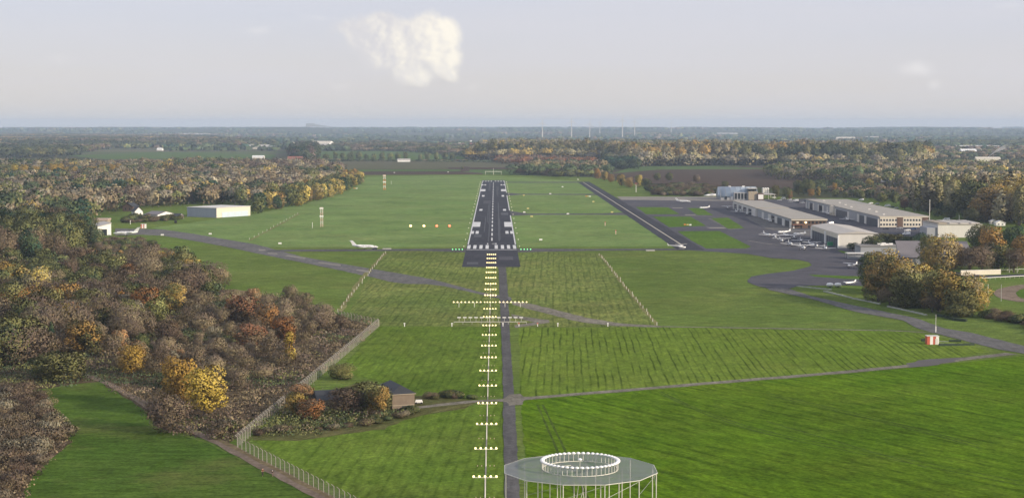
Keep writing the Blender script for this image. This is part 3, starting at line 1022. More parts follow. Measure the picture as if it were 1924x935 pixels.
# old diagonal taxiway on the left
UP = [(216, 429), (305, 431), (359, 438.5), (411, 447.5), (480, 459), (567, 482), (634, 494), (711, 507), (793, 521), (834, 530), (905, 549.5), (960, 558)]
LO = [(960, 566), (905, 553.5), (834, 537.5), (800, 533.5), (768, 533.5), (737, 530), (698, 520.5), (647, 509.5), (567, 493), (480, 475.5), (436, 466), (385, 456), (308, 443), (270, 441), (216, 442)]
sheet('old_taxiway', UP + LO, 0.06, M_ASPH_OLD, 0.35, 5)
sheet('old_taxiway_east', [(962, 566), (1000, 571), (1100, 596), (1165, 607), (1240, 612), (1240, 615), (1150, 612), (1090, 605), (1000, 582), (962, 572)], 0.06, M_TRACK, 0.5, 5)
sheet('old_taxiway_loop', [(962, 590), (985, 595), (1030, 601), (1033, 606), (1000, 611), (968, 616), (968, 611), (1005, 605), (980, 600), (962, 597)], 0.065, M_TRACK, 0.3, 4)
strip('service_track', [(1235, 613.5), (1400, 616), (1560, 619), (1700, 622), (1790, 628)], 2.2, 0.062, M_TRACK, 0.5)
# faint worn patches on the old taxiway
for pts in ([(540, 479), (575, 484), (572, 486.5), (536, 481)], [(600, 492), (640, 497), (640, 500), (598, 494)], [(672, 506), (695, 509), (694, 512), (668, 508)], [(487, 468), (497, 469), (500, 471), (486, 471)], [(503, 475), (520, 475.5), (522, 477.5), (503, 477)]):
    sheet('taxiway_worn_patch', pts, 0.075, M_CONC, 0.2, 4)
# centre path and cross tracks
poly_w('centre_path', [(4.0, 200), (6.9, 200), (6.9, 330), (7.1, 437), (7.2, 455), (7.2, 580), (7.6, 700), (7.7, 882), (3.8, 882), (4.0, 700), (4.2, 580), (4.2, 455), (4.0, 437), (3.9, 330)], 0.085, M_PATHA, 0.15)
strip('cross_track', [(760, 768), (800, 764), (860, 757), (920, 752.5), (968, 750), (1040, 744), (1200, 731), (1360, 717.5), (1540, 703), (1711, 687), (1800, 676), (1900, 664)], (3.2, 4.4), 0.078, M_TRACK, 0.45)
sheet('track_crossing', [(945, 750), (957, 741), (977, 740), (985, 745), (1015, 745), (1015, 748), (985, 752), (981, 760), (957, 762), (952, 755), (938, 754)], 0.092, M_TRACK, 0.2, 3)
sheet('muddy_patch', [(1706, 683), (1725, 677), (1770, 673), (1812, 671), (1800, 677), (1745, 688), (1712, 690)], 0.088, simple('wet_mud', (0.085, 0.075, 0.068), 0.7, var=0.25, scale=0.3), 0.8, 4)
strip('dirt_path', [(120, 690), (180, 711), (235, 737), (282, 765), (345, 800), (400, 826), (430, 842), (500, 879), (560, 911), (640, 952), (760, 1020)], (2.4, 3.3), 0.07, M_PATH, 0.35)
strip('path_verge', [(395, 818), (436, 838), (500, 871), (560, 903), (640, 944), (760, 1010)], 1.6, 0.075, M_STRAW, 0.3)
# apron with its grass islands
sheet('apron', [(1150, 366), (1160, 374), (1330, 377), (1392, 374), (1440, 376), (1530, 372), (1700, 398), (1790, 428), (1700, 470), (1655, 480), (1662, 520), (1648, 538), (1590, 536), (1500, 537),
                (1480, 543), (1450, 543), (1425, 538), (1404, 530), (1404, 526), (1412, 519.5), (1440, 514.5), (1490, 508.5), (1520, 501), (1525, 498), (1521, 493), (1500, 488), (1450, 485), (1405, 477),
                (1300, 470.5), (1290, 466), (1262, 440), (1230, 420), (1180, 388)], 0.075, M_APRON, 0.2, 8)
sheet('concrete_strip', [(1158, 369.5), (1350, 369.5), (1392, 372), (1390, 377.5), (1345, 377.5), (1168, 375.5)], 0.085, M_CONC)
for pts in ([(1195, 389), (1255, 389.5), (1277, 402.5), (1214, 402.5)], [(1291, 391), (1318, 391), (1340, 404.5), (1310, 404)], [(1227, 407), (1298, 407), (1327, 424.5), (1257, 427)],
            [(1336, 410), (1368, 409), (1399, 429), (1368, 430)], [(1273, 434.5), (1352, 434), (1412, 464), (1400, 467), (1327, 467), (1301, 453)]):
    sheet('apron_grass', pts, 0.09, M_LAWN, 0.4, 5)
sheet('apron_grass', [(1572, 470), (1598, 474), (1595, 478), (1583, 475)], 0.09, M_LAWN, 0.3, 3)
strip('concrete_joint', [(1213, 404.6), (1290, 405), (1370, 408), (1500, 408)], 2.2, 0.087, M_CONC, 0.2)
for pts in ([(1327, 427), (1360, 427), (1365, 429), (1335, 429.5)], [(1262, 390.2), (1282, 390.2), (1284, 391.6), (1264, 391.6)], [(1286, 403), (1306, 403), (1308, 404.6), (1288, 404.6)]):
    sheet('concrete_patch', pts, 0.096, M_CONC, 0.2, 4)
sheet('old_apron', [(1400, 408), (1440, 408), (1500, 432), (1545, 432), (1545, 448), (1500, 440), (1440, 430)], 0.083, M_ASPH_OLD, 0.5, 6)
sheet('old_apron', [(1345, 409), (1395, 430), (1372, 432), (1330, 411)], 0.083, M_ASPH_OLD, 0.4, 6)
strip('apron_line', [(1405, 452), (1450, 459), (1500, 463), (1560, 470)], 0.5, 0.10, M_YPAINT)
sheet('access_road', [(1440, 541), (1478, 541), (1524, 556), (1607, 574), (1722, 598), (1775, 617), (1825, 625), (1924, 650), (2100, 690), (2100, 705), (1924, 664), (1880, 657), (1824, 643), (1727, 618), (1697, 602), (1604, 585), (1522, 561), (1446, 545)], 0.082, M_ASPH_OLD, 0.3, 5)
sheet('grass_strip', [(1520, 516), (1592, 518.5), (1640, 519.5), (1650, 525), (1590, 524), (1530, 519.5)], 0.094, M_LAWN, 0.3, 4)
# harness-racing track on the right
strip('race_track', [(1700, 500), (1780, 512), (1848, 519), (1924, 517), (2050, 508)], 12.0, 0.075, M_ASPH, 0.2)
strip('gravel_loop', [(2020, 552), (1950, 566), (1905, 562), (1888, 551), (1905, 541), (1960, 534), (2040, 532)], 9.0, 0.078, M_PATH, 0.3)
sheet('bare_soil', [(1905, 546), (1950, 540), (1990, 548), (1940, 558), (1912, 556)], 0.07, M_LAWN, 0.3, 4)
# cable duct running under the approach lights
big_sheet('cable_duct', -0.16, 0.16, 250, 690, 0.09, M_CONC)
big_sheet('car_park', 250, 282, 1420, 1700, 0.072, M_ASPH_OLD)
big_sheet('car_park_east', 318, 345, 1300, 1640, 0.072, M_ASPH_OLD)

# --- haze: the air between the camera and the horizon
def haze():
    m = MB()
    m.box(0, 12000, 79, 20000, 27000, 162)
    mat = bpy.data.materials.new('haze')
    mat.use_nodes = True
    nt = mat.node_tree
    nt.nodes.clear()
    out = nd(nt, 'ShaderNodeOutputMaterial')
    pv = nd(nt, 'ShaderNodeVolumePrincipled')
    pv.inputs['Color'].default_value = (0.62, 0.78, 1.0, 1)
    pv.inputs['Density'].default_value = HAZE
    pv.inputs['Anisotropy'].default_value = 0.0
    nt.links.new(pv.outputs[0], out.inputs['Volume'])
    o = m.build('haze', mat)
    tag(o, 'pale autumn haze over the whole airfield and plain', 'haze', kind='stuff')
    o.display_type = 'WIRE'
haze()

# ================================================================== WOODS
def poly_w_px(pts):
    return [tuple(P(*p)[:2]) for p in pts]

KIND_WORDS = {
    'dark': 'dark green tree', 'dark_b': 'dark green tree', 'olive': 'olive green tree', 'olive_b': 'olive green tree', 'yellow': 'yellow-leaved tree',
    'gold': 'golden tree', 'gold_b': 'golden tree', 'orange': 'orange-brown tree', 'rust': 'rust red tree', 'brown': 'bare brown tree',
    'brown_b': 'bare brown tree', 'grey': 'bare grey tree', 'purple': 'bare purplish tree', 'poplar': 'tall beige poplar', 'poplar_b': 'tall beige poplar',
    'larch': 'narrow yellow tree', 'fir': 'dark evergreen tree'}

def wood(poly, spacing, table, hrange, where, scale=45.0, seed=1.0, rscale=1.0, limit=999, skip=None, caps=()):
    """single trees scattered over a wood; neighbours tend to be of one kind"""
    pts = scatter(poly, spacing)
    if skip:
        for (sx, sy, sr) in skip:
            c = P(sx, sy)
            pts = pts[np.hypot(pts[:, 0] - c.x, pts[:, 1] - c.y) > sr]
    keys = [t[0] for t in table]
    w = np.array([t[1] for t in table], float)
    cw = np.cumsum(w / w.sum())
    q = 0.5 + 0.5 * np.clip(vnoise(pts[:, 0], pts[:, 1], scale, seed), -1, 1)
    q = q * 0.6 + 0.4 * rng.uniform(0, 1, len(pts))
    q = np.argsort(np.argsort(q)) / max(1, len(pts))
    for (x, y), t in list(zip(pts, q))[:limit]:
        k = keys[min(len(keys) - 1, int(np.searchsorted(cw, t)))]
        h = random.uniform(*hrange)
        if k in ('larch', 'fir'):
            h *= 0.85
        for (cx, cy, cr, hm) in caps:
            c = P(cx, cy)
            if math.hypot(x - c.x, y - c.y) < cr:
                h = min(h, random.uniform(hm * 0.7, hm))
        kw = KIND_WORDS[k]
        plant(k, x, y, h, '%s in %s' % (kw, where), '%ss of %s' % (kw, where), var=random.randint(0, 1) if k not in ('larch', 'fir') else 0,
              r=TREE_KINDS[k][2] * h / TREE_KINDS[k][1] * rscale * random.uniform(0.85, 1.2))
    return len(pts)

NT = 0
# the near wood on the left: a tall dark corner, then mixed browns, then scrub with low trees towards the fence
W_TALL = [(-60, 520), (-40, 454), (60, 450), (150, 452), (172, 458), (150, 500), (60, 520)]
NT += wood(W_TALL, 13.5, [('dark', 3), ('olive', 4), ('dark_b', 2), ('brown', 1.5)], (19, 24), 'the tall wood beside the white hangar', seed=1, rscale=0.85, skip=[(200, 452, 24)])
W_MID = [(-60, 640), (-60, 520), (60, 520), (150, 500), (175, 458), (232, 450), (275, 460), (322, 482), (352, 512), (405, 542), (395, 570), (330, 580), (290, 640), (200, 655), (80, 700), (-60, 700)]
NT += wood(W_MID, 11.6, [('olive', 2.6), ('brown', 3), ('purple', 1.5), ('dark', 2.6), ('brown_b', 2.0), ('orange', 0.5), ('olive_b', 1.6), ('gold', 0.5), ('grey', 0.8)], (7.5, 14.5), 'the near wood on the left', seed=2, rscale=1.22, skip=[(196, 452, 26), (240, 455, 28), (285, 456, 20)], caps=[(235, 474, 62, 5.0), (270, 490, 62, 6.5), (195, 475, 50, 6.0)])
W_LOW = [(200, 655), (290, 640), (330, 582), (405, 572), (470, 565), (560, 566), (620, 590), (600, 640), (560, 690), (500, 730), (470, 770), (430, 800), (330, 770), (250, 730), (190, 700)]
NT += wood(W_LOW, 13.0, [('brown_b', 4), ('purple', 1.8), ('grey', 0.7), ('brown', 3), ('rust', 0.8), ('olive', 0.5)], (3.2, 7.5), 'the scrubby wood behind the fence', seed=3, rscale=1.15,
           skip=[(345, 790, 14), (385, 790, 14), (470, 740, 8)])
SPECIAL = [
    ('yellow', 336, 768, 13.5, 6.0, 'round yellow-leaved tree, left of the two by the dirt path'),
    ('yellow', 385, 785, 13.0, 6.6, 'broad yellow-leaved tree with a bare trunk, right of the two by the dirt path'),
    ('purple', 318, 812, 9.5, 6.6, 'big purplish bare tree at the edge of the meadow in front of the yellow trees'),
    ('olive_b', 118, 716, 8.5, 8.0, 'wide olive tree at the head of the meadow'),
    ('olive', 88, 712, 7.5, 5.5, 'dark olive tree left of the wide one at the head of the meadow'),
    ('yellow', 250, 708, 9.5, 5.0, 'dull yellow tree beside the dirt path above the meadow'),
    ('fir', 98, 668, 11.0, 2.7, 'dark green fir standing alone among the brown trees'),
    ('gold', 22, 560, 16.0, 8.5, 'big golden-brown tree at the left edge of the near wood'),
    ('gold_b', 70, 578, 16.0, 8.0, 'golden-brown tree beside the big one at the left edge'),
    ('larch', 228, 592, 10.5, 2.6, 'slim golden tree in the middle of the near wood'),
    ('yellow', 124, 640, 13.0, 4.6, 'yellow-brown tree behind the dark fir'),
    ('gold', 160, 668, 11.5, 7.0, 'golden-olive tree right of the dark fir'),
    ('rust', 165, 512, 12.0, 8.5, 'large rust-brown tree in the middle of the left wood'),
    ('rust', 278, 528, 10.5, 5.0, 'rust red tree near the wood edge below the jet'),
    ('purple', 372, 535, 9.0, 5.5, 'dark purplish tree at the tip of the wood by the airfield grass'),
    ('purple', 345, 522, 8.5, 5.0, 'purplish tree second from the tip of the wood'),
    ('larch', 546, 682, 11.0, 2.6, 'slim yellow birch among the scrub near the fence'),
    ('orange', 532, 640, 9.0, 5.0, 'orange-yellow tree in the scrub behind the fence'),
    ('orange', 500, 618, 10.0, 5.0, 'orange tree behind the orange-yellow one in the scrub'),
    ('rust', 455, 610, 11.0, 7.5, 'broad rust red tree at the top of the scrub'),
    ('rust', 470, 655, 8.5, 7.0, 'low rust red tree in the middle of the scrub'),
    ('purple', 602, 624, 10.0, 6.5, 'purple-brown tree nearest the fence corner'),
    ('purple', 640, 622, 6.0, 4.4, 'small purple-brown tree at the fence corner'),
    ('brown', 318, 652, 9.0, 6.5, 'round brown tree with a yellow side in the near wood'),
    ('grey', 250, 612, 10.0, 3.6, 'pale dead-looking tree in the middle of the near wood'),
    # trees by the shed
    ('olive_b', 690, 774, 7.6, 6.4, 'olive tree beside the slate-roofed shed'),
    ('gold', 712, 782, 7.6, 3.6, 'yellow-green tree against the wall of the shed'),
    ('brown', 650, 778, 7.0, 6.0, 'brown tree left of the shed in front of the dark roof'),
    ('olive_b', 640, 712, 4.6, 4.4, 'low olive tree behind the shed near the fence'),
    ('orange', 582, 790, 5.8, 4.2, 'orange tree right of the fence near the dark roof'),
    ('gold', 560, 782, 6.2, 3.6, 'golden tree right of the fence near the dark roof'),
    ('rust', 566, 760, 5.6, 4.4, 'rust red tree against the fence below the scrub'),
]
for k, px, py, h, r, lab in SPECIAL:
    p = P(px, py)
    plant(k, p.x, p.y, h, lab, r=r)
    NT += 1

# right-hand clump of golden trees by the access road
CLUMP = [(1640, 545, 19.5, 6.8, 'olive', 'dark olive tree at the left end of the golden clump'), (1662, 552, 20.5, 7.2, 'gold_b', 'orange-topped golden tree at the left end of the clump'),
         (1688, 566, 19.5, 7.0, 'gold', 'golden tree second from the left in the roadside clump'), (1715, 574, 18.5, 7.0, 'gold_b', 'golden-brown tree in the middle of the roadside clump'),
         (1738, 577, 15.5, 6.6, 'olive_b', 'yellow-green tree in front of the roadside clump'), (1765, 585, 17.0, 7.2, 'gold', 'golden tree right of the middle of the roadside clump'),
         (1795, 590, 16.5, 7.0, 'gold', 'golden tree with a leafy skirt second from the right in the clump'), (1826, 584, 15.5, 6.0, 'gold_b', 'pale golden tree at the right end of the roadside clump'),
         (1672, 574, 7.5, 6.0, 'brown', 'low brown tree at the foot of the clump, left'), (1796, 598, 6.0, 4.0, 'dark', 'dark low tree at the right foot of the clump'),
         (1752, 586, 7.0, 5.0, 'brown', 'low brown tree at the foot of the clump, right'),
         (1700, 578, 15.5, 6.4, 'olive_b', 'yellow-green tree filling the front of the clump, left of its middle'), (1650, 566, 14.0, 6.0, 'gold', 'golden-green tree in front of the dark left end of the clump'),
         (1720, 577, 11.0, 5.6, 'olive_b', 'low yellow-green tree in the front middle of the clump'), (1748, 572, 18.0, 6.5, 'gold', 'golden tree at the back of the clump right of its middle'),
         (1812, 594, 11.0, 5.2, 'olive_b', 'low yellow-green tree at the right front of the clump'),
         (1768, 512, 20.0, 7.8, 'gold_b', 'tall round beige willow behind the golden clump'), (1745, 500, 17.0, 6.0, 'olive_b', 'olive-brown tree left of the tall beige willow'),
         (1795, 505, 14.0, 5.0, 'gold_b', 'beige tree right of the tall round willow'),
         (1822, 512, 14.0, 8.0, 'brown', 'wide bare brown tree by the race track'), (1845, 510, 13.0, 6.0, 'brown_b', 'bare brown tree by the pale track wall'),
         (1862, 492, 21.5, 7.0, 'orange', 'orange-topped tree over the race track'), (1840, 482, 20.5, 6.0, 'olive', 'olive-brown tree left of the orange-topped tree'),
         (1876, 508, 15.0, 7.6, 'dark', 'dark green tree below the orange-topped tree'), (1902, 485, 19.0, 6.5, 'dark_b', 'dark green tree right of the orange-topped tree'),
         (1926, 500, 18.0, 6.5, 'orange', 'orange-brown tree at the right edge above the track'), (1905, 512, 13.0, 5.0, 'brown', 'brown tree at the right edge above the track'),
         (1660, 470, 11.5, 6.4, 'olive', 'olive tree in front of the pale hangar end'), (1640, 474, 11.0, 5.5, 'olive', 'bushy olive tree touching the pale hangar corner'),
         (1682, 472, 11.5, 6.6, 'olive', 'olive tree right of the pale hangar'), (1712, 474, 10.5, 5.6, 'dark_b', 'dark green tree beside the sloping grey roof'),
         (1732, 470, 11.0, 4.5, 'dark_b', 'dark tree between the sloping roof and the beige willow'),
         (1602, 471, 5.2, 3.2, 'dark_b', 'small dark tree at the foot of the pale hangar'),
         (1620, 470, 6.0, 1.8, 'fir', 'small conifer at the foot of the pale hangar'),
         ]
for px, py, h, r, k, lab in CLUMP:
    p = P(px, py)
    plant(k, p.x, p.y, h * 0.95, lab, r=r * 1.22)
    NT += 1

# trees round the car park and behind the long hangars
PARK = [(1458, 371, 13, 4.6, 'olive_b', 'yellow-green tree at the left end of the car park'), (1478, 374, 13, 5.0, 'dark', 'dark tree behind the car park, left'),
        (1484, 374, 9, 3.6, 'orange', 'orange tree in front of the dark car-park trees'), (1500, 366, 17, 7.0, 'olive', 'tall olive tree behind the car park'),
        (1518, 366, 18, 8.0, 'dark', 'largest dark green tree behind the car park'), (1524, 369, 8.5, 4.4, 'orange', 'round orange tree at the right end of the car park'),
        (1538, 368, 9.5, 2.8, 'gold', 'slim golden tree right of the round orange one'), (1568, 364, 12, 3.2, 'yellow', 'bright yellow tree behind the long hangar'),
        (1634, 364, 17, 5.0, 'gold', 'olive-yellow tree behind the long hangar roof'), (1702, 366, 17, 5.0, 'poplar_b', 'pale bare poplar left of the yellow one'),
        (1717, 372, 19, 4.6, 'yellow', 'tall bright yellow tree behind the long hangar'), (1748, 380, 22, 6.0, 'gold_b', 'brownish tall tree with a red tip behind the mast'),
        (1690, 374, 13, 4.6, 'brown_b', 'bare brown tree behind the long hangar'), (1680, 378, 10, 5.0, 'dark', 'dark tree behind the long hangar'),
        (1700, 394, 9.0, 5.5, 'rust', 'rust-coloured tree at the edge of the rear car park'), (1783, 412, 13.0, 6.6, 'olive', 'round green tree right of the tall white mast'),
        (1362, 352, 8, 4.5, 'dark', 'dark tree left of the glass barrel hall'), (1768, 404, 11, 6.0, 'dark_b', 'dark tree beside the tall white mast'),
        (1824, 420, 12.0, 7.5, 'dark', 'large dark green tree behind the grey shed')]
for px, py, h, r, k, lab in PARK:
    p = P(px, py)
    plant(k, p.x, p.y, h, lab, r=r)
    NT += 1
NT += wood([(1700, 400), (1760, 385), (1990, 395), (1990, 432), (1850, 420), (1790, 408)], 17, [('poplar', 4.5), ('poplar_b', 3), ('dark', 0.5), ('gold_b', 1)], (26, 34), 'the poplar belt at the right', scale=60, seed=5, rscale=1.25)
NT += wood([(1560, 368), (1700, 372), (1790, 400), (1760, 408), (1690, 385), (1600, 374)], 17, [('dark', 4), ('brown_b', 2), ('olive', 1)], (7, 10), 'the dark belt behind the long hangar', seed=6)

# the orange edge of the far left wood, facing the airfield
NT += wood([(478, 402), (478, 388), (520, 378), (560, 366), (610, 354), (655, 340), (672, 336), (680, 346), (640, 364), (600, 377), (560, 389), (520, 398)], 17,
           [('dark', 2), ('gold', 2.2), ('olive', 1.6), ('orange', 1.4), ('gold_b', 1.2), ('dark_b', 1)], (13, 18), 'the wood edge by the far grass', scale=70, seed=7)
NT += wood([(215, 402), (260, 392), (360, 386), (470, 386), (470, 378), (360, 376), (250, 380), (180, 396)], 19,
           [('brown', 2), ('grey', 2), ('olive', 1.2), ('dark_b', 0.8), ('gold', 0.8), ('brown_b', 2)], (13, 19), 'the wood behind the left houses', scale=60, seed=8)
# golden hedge trees at the end of the parallel taxiway
for px, py, h, r, k, lab in [(1122, 336, 16, 5.5, 'orange', 'orange tree at the far end of the hedge by the ploughed field'), (1136, 339, 12, 5.5, 'gold', 'golden tree next to the orange one in the hedge'),
                              (1148, 342, 11, 5.5, 'orange', 'low orange tree in the hedge beyond the taxiway'), (1168, 349, 14, 7.0, 'gold', 'wide golden tree in the hedge beyond the taxiway'),
                              (1182, 352, 12, 6.0, 'gold_b', 'brownish golden tree in the hedge beyond the taxiway'), (1200, 352, 15, 6.0, 'gold', 'golden tree with a dark base in the hedge'),
                              (1214, 354, 13, 6.0, 'olive', 'olive tree at the near end of the golden hedge'), (1235, 339, 11, 5.0, 'dark', 'single dark tree in the ploughed field, left'),
                              (1258, 340, 12, 5.5, 'dark', 'single dark tree in the ploughed field, middle'), (1308, 344, 11, 5.5, 'brown_b', 'single bare tree in the ploughed field, right'),
                              (868, 318, 5, 3, 'dark', 'small dark tree at the corner of the ploughed plot')]:
    p = P(px, py)
    plant(k, p.x, p.y, h, lab, r=r)
    NT += 1
# row of small trees along the far road
for i, px in enumerate([613, 630, 644, 659, 674, 688, 702, 718, 733, 747, 762, 790, 803, 820, 836, 850]):
    p = P(px, 301 if i % 2 else 300.2)
    plant('dark', p.x, p.y, random.uniform(13, 19), 'dark tree in the row along the far road', 'trees in the row along the far road', r=random.uniform(6, 9), var=i % 2)
    NT += 1
print('single trees', NT)

# a row of yellow poplars deep in the far left wood
for i, px in enumerate([6, 28, 46, 68, 88, 100, 112, 124, 139, 168, 176, 192, 204, 213, 224, 233]):
    p = P(px, 338 + (i % 3) * 1.5)
    plant('yellow' if i % 4 else 'gold', p.x, p.y, random.uniform(18, 24), 'yellow tree in the long row deep in the far left wood', 'yellow trees of the row in the far left wood', r=random.uniform(6, 8.5), keep=True)

# bushes, one by one
NB = 0
def bushes(poly, spacing, table, hr, where, seed=1.0, px=True):
    global NB
    pts = scatter(poly, spacing, px)
    for x, y in pts:
        k = random.choices([t[0] for t in table], [t[1] for t in table])[0]
        w = {'bush': 'brown bush', 'bush_g': 'green bush', 'bush_y': 'golden bush', 'bush_t': 'pale bramble bush'}[k]
        h = random.uniform(*hr)
        plant(k, x, y, h, '%s %s' % (w, where), '%ses %s' % (w, where), r=TREE_KINDS[k][2] * h / TREE_KINDS[k][1] * random.uniform(0.9, 1.35), var=random.randint(0, 1), bush=True)
        NB += 1
bushes([(-60, 745), (74, 738), (98, 782), (128, 828), (58, 888), (36, 940), (-60, 980)], 5.0, [('bush', 4), ('bush_t', 2)], (2.6, 4.6), 'in the scrub at the lower left edge')
bushes([(600, 812), (700, 800), (788, 776), (770, 768), (700, 788), (620, 800), (500, 808), (480, 818)], 3.4, [('bush_g', 3), ('bush', 1.5), ('bush_t', 2)], (1.3, 2.4), 'on the verge in front of the shed')
bushes([(800, 745), (840, 742), (895, 750), (890, 754), (840, 749), (800, 752)], 4.0, [('bush_g', 2), ('bush', 1)], (1.0, 2.4), 'in the hedge right of the shed')
bushes([(1838, 598), (1850, 590), (1990, 612), (1990, 640), (1924, 612)], 4.6, [('bush', 2), ('bush_g', 2)], (2.6, 3.6), 'in the dark hedge by the race track')
bushes([(1230, 368), (1215, 356), (1290, 350), (1345, 356), (1350, 366), (1320, 369)], 13, [('bush', 3), ('bush_g', 1.5)], (4.5, 7.5), 'in the brown scrub left of the glass hall')
bushes([(965, 327), (1010, 320), (1110, 325), (1120, 332), (1040, 333)], 26, [('bush', 2), ('bush_g', 2)], (7, 11), 'in the hedge beyond the runway end')
bushes([(230, 415), (262, 408), (345, 408), (350, 412), (300, 416), (240, 421)], 8, [('bush', 2), ('bush_g', 2)], (2.5, 5), 'in front of the white gabled house')
bushes([(150, 462), (180, 452), (215, 449), (268, 450), (300, 462), (320, 480), (250, 484), (170, 476)], 7.5, [('bush', 3), ('bush_g', 1)], (1.6, 3.2), 'below the white hangar on the left')
bushes([(420, 828), (440, 812), (450, 800), (432, 800), (405, 815), (398, 828)], 3.6, [('bush', 2), ('bush_t', 2), ('bush_g', 1)], (1.6, 3), 'at the fence corner by the dirt path')
print('single bushes', NB)

grow()

# undergrowth of the near woods: brambles, dry stalks and saplings nobody could count
def undergrowth(name, poly, spacing, cols, hr, card, label, n=26):
    pts = scatter(poly, spacing)
    c, _ = palette(pts, cols, 18.0, 4.0)
    hh = rng.uniform(hr[0], hr[1], len(pts))
    mass(name, label, 'undergrowth', pts, hh, spacing * 0.8, c, n, card, zc=0.4, low=0.0)
undergrowth('undergrowth', WOOD_A, 4.6, [('brown', 3), ('purple', 3), ('olive', 1.8), ('dark', 2)], (0.7, 2.4), 0.32, 'brown bramble undergrowth below the trees of the left woods', 60)
undergrowth('undergrowth', [(455, 815), (500, 790), (560, 740), (600, 745), (690, 760), (740, 778), (770, 778), (690, 800), (560, 822)], 2.4, [('brown', 2), ('purple', 1), ('olive', 3), ('dark', 1.2)], (0.9, 2.8), 0.27, 'bramble undergrowth between the fence and the shed', 26)
undergrowth('undergrowth', [(-60, 735), (76, 737), (100, 782), (132, 830), (60, 890), (38, 940), (20, 1000), (-60, 1000)], 2.6, [('brown', 3), ('olive', 0.8), ('purple', 2)], (0.6, 1.5), 0.28, 'brown undergrowth between the bushes at the lower left', 22)

# the far woods
FARW = [
    # polygon, spacing, (h, r), cards, card size, palette, label, seed
    ([(-400, 470), (-260, 430), (60, 432), (150, 425), (200, 404), (250, 394), (360, 386), (470, 386), (520, 375), (600, 352), (652, 334), (640, 328), (560, 322), (430, 320), (200, 320), (-60, 317), (-400, 317)],
     16, (17, 8), 110, 1.9, [('dark', 3.2), ('ever', 0.5), ('olive', 1.6), ('gold', 0.35), ('brown', 2.8), ('grey', 2.2), ('beige', 0.9), ('purple', 1.6)], 'mixed autumn wood beyond the left houses', 3.3, 120),
    ([(-200, 299), (100, 297), (140, 292), (210, 279), (400, 276), (520, 274), (400, 262), (100, 258), (-200, 258)], 34, (20, 17), 70, 4.5, [('dark', 3), ('olive', 2), ('brown', 2), ('gold', 1)], 'dark woods on the plain at the far left', 4.1, 300),
    ([(545, 300), (548, 284), (572, 279), (596, 282), (598, 298), (575, 302)], 15, (22, 9), 90, 2.6, [('dark', 3), ('ever', 1), ('purple', 1)], 'dark copse beside the green field', 2.0, 90),
    ([(880, 300), (900, 282), (930, 276), (1120, 277), (1300, 280), (1700, 283), (1745, 286), (1750, 308), (1700, 313), (1440, 311), (1250, 312), (1195, 314), (1120, 303), (1000, 301)],
     24, (23, 13), 85, 3.6, [('dark', 1.4), ('olive', 2.2), ('sage', 2), ('grey', 2.2), ('pale', 3), ('gold', 0.8)], 'long autumn wood beyond the ploughed fields', 1.2, 170),
    ([(880, 300), (1000, 300), (1120, 302), (1195, 312), (1250, 311), (1440, 310), (1700, 312), (1748, 308), (1746, 302), (1700, 306), (1440, 304), (1250, 305), (1120, 298), (1000, 297)],
     17, (33, 9.5), 130, 3.0, [('gold', 1.4), ('pale', 3), ('sage', 2), ('olive', 1.8), ('dark', 1.6)], 'tall autumn trees along the front of the far wood', 6.2, 70),
    ([(1750, 300), (1760, 282), (2100, 282), (2100, 300), (1900, 300)], 34, (10, 9), 50, 3.4, [('dark', 2), ('brown', 1.5), ('olive', 1.5), ('purple', 1)], 'gardens and hedges round the far houses on the right', 3.0, 120),
    ([(1690, 275), (1760, 270), (2100, 268), (2100, 275)], 42, (16, 15), 50, 4.2, [('dark', 3), ('olive', 1)], 'wood behind the far houses on the right', 3.0, 150),
    ([(1150, 318), (1195, 319), (1196, 313), (1130, 311)], 17, (17, 9), 120, 2.4, [('ever', 1), ('dark', 1)], 'square dark plantation beyond the hedge', 1.0, 100),
    ([(930, 308), (1120, 311), (1118, 303), (935, 301)], 17, (10, 9), 50, 2.4, [('rust', 1), ('brown', 3), ('orange', 0.7)], 'reddish brown thicket along the far wood', 1.0, 90),
    ([(960, 328), (1000, 314), (1130, 313), (1150, 328), (1090, 333), (1040, 330)], 22, (12, 8), 70, 2.4, [('dark', 2), ('brown', 2), ('olive', 1)], 'hedges and copses beyond the runway end', 2.0, 80),
    ([(1440, 330), (1480, 322), (1640, 320), (1760, 318), (1924, 322), (2050, 322), (2050, 395), (1924, 392), (1800, 372), (1720, 358), (1640, 350), (1560, 340), (1460, 338)],
     19, (15, 9), 95, 2.3, [('dark', 2.4), ('brown', 2.4), ('olive', 2), ('grey', 1.5), ('beige', 1), ('gold', 0.6)], 'mixed wood behind the hangars on the right', 5.5, 90),
    ([(760, 284), (870, 294), (880, 285), (820, 276), (700, 272), (620, 276), (640, 282)], 26, (14, 12), 50, 3.4, [('dark', 3), ('brown', 2), ('olive', 1)], 'dark trees and gardens of the village beyond the green field', 2.0, 160),
    ([(620, 283), (760, 285), (870, 296), (878, 300), (980, 302), (980, 298), (890, 292), (800, 282)], 30, (11, 12), 40, 3.0, [('dark', 3), ('brown', 2)], 'low hedge at the back of the green field', 2.0, 120),
    ([(598, 303), (960, 305), (960, 303.5), (598, 301.5)], 16, (4, 7), 40, 2.0, [('dark', 3), ('brown', 1)], 'low hedge along the far road', 2.0, 120),
    ([(1500, 352), (1600, 352), (1760, 380), (1700, 380), (1560, 366)], 17, (8, 7), 80, 1.8, [('dark', 3), ('brown', 1)], 'dark hedge behind the long hangar', 2.0, 120),
]
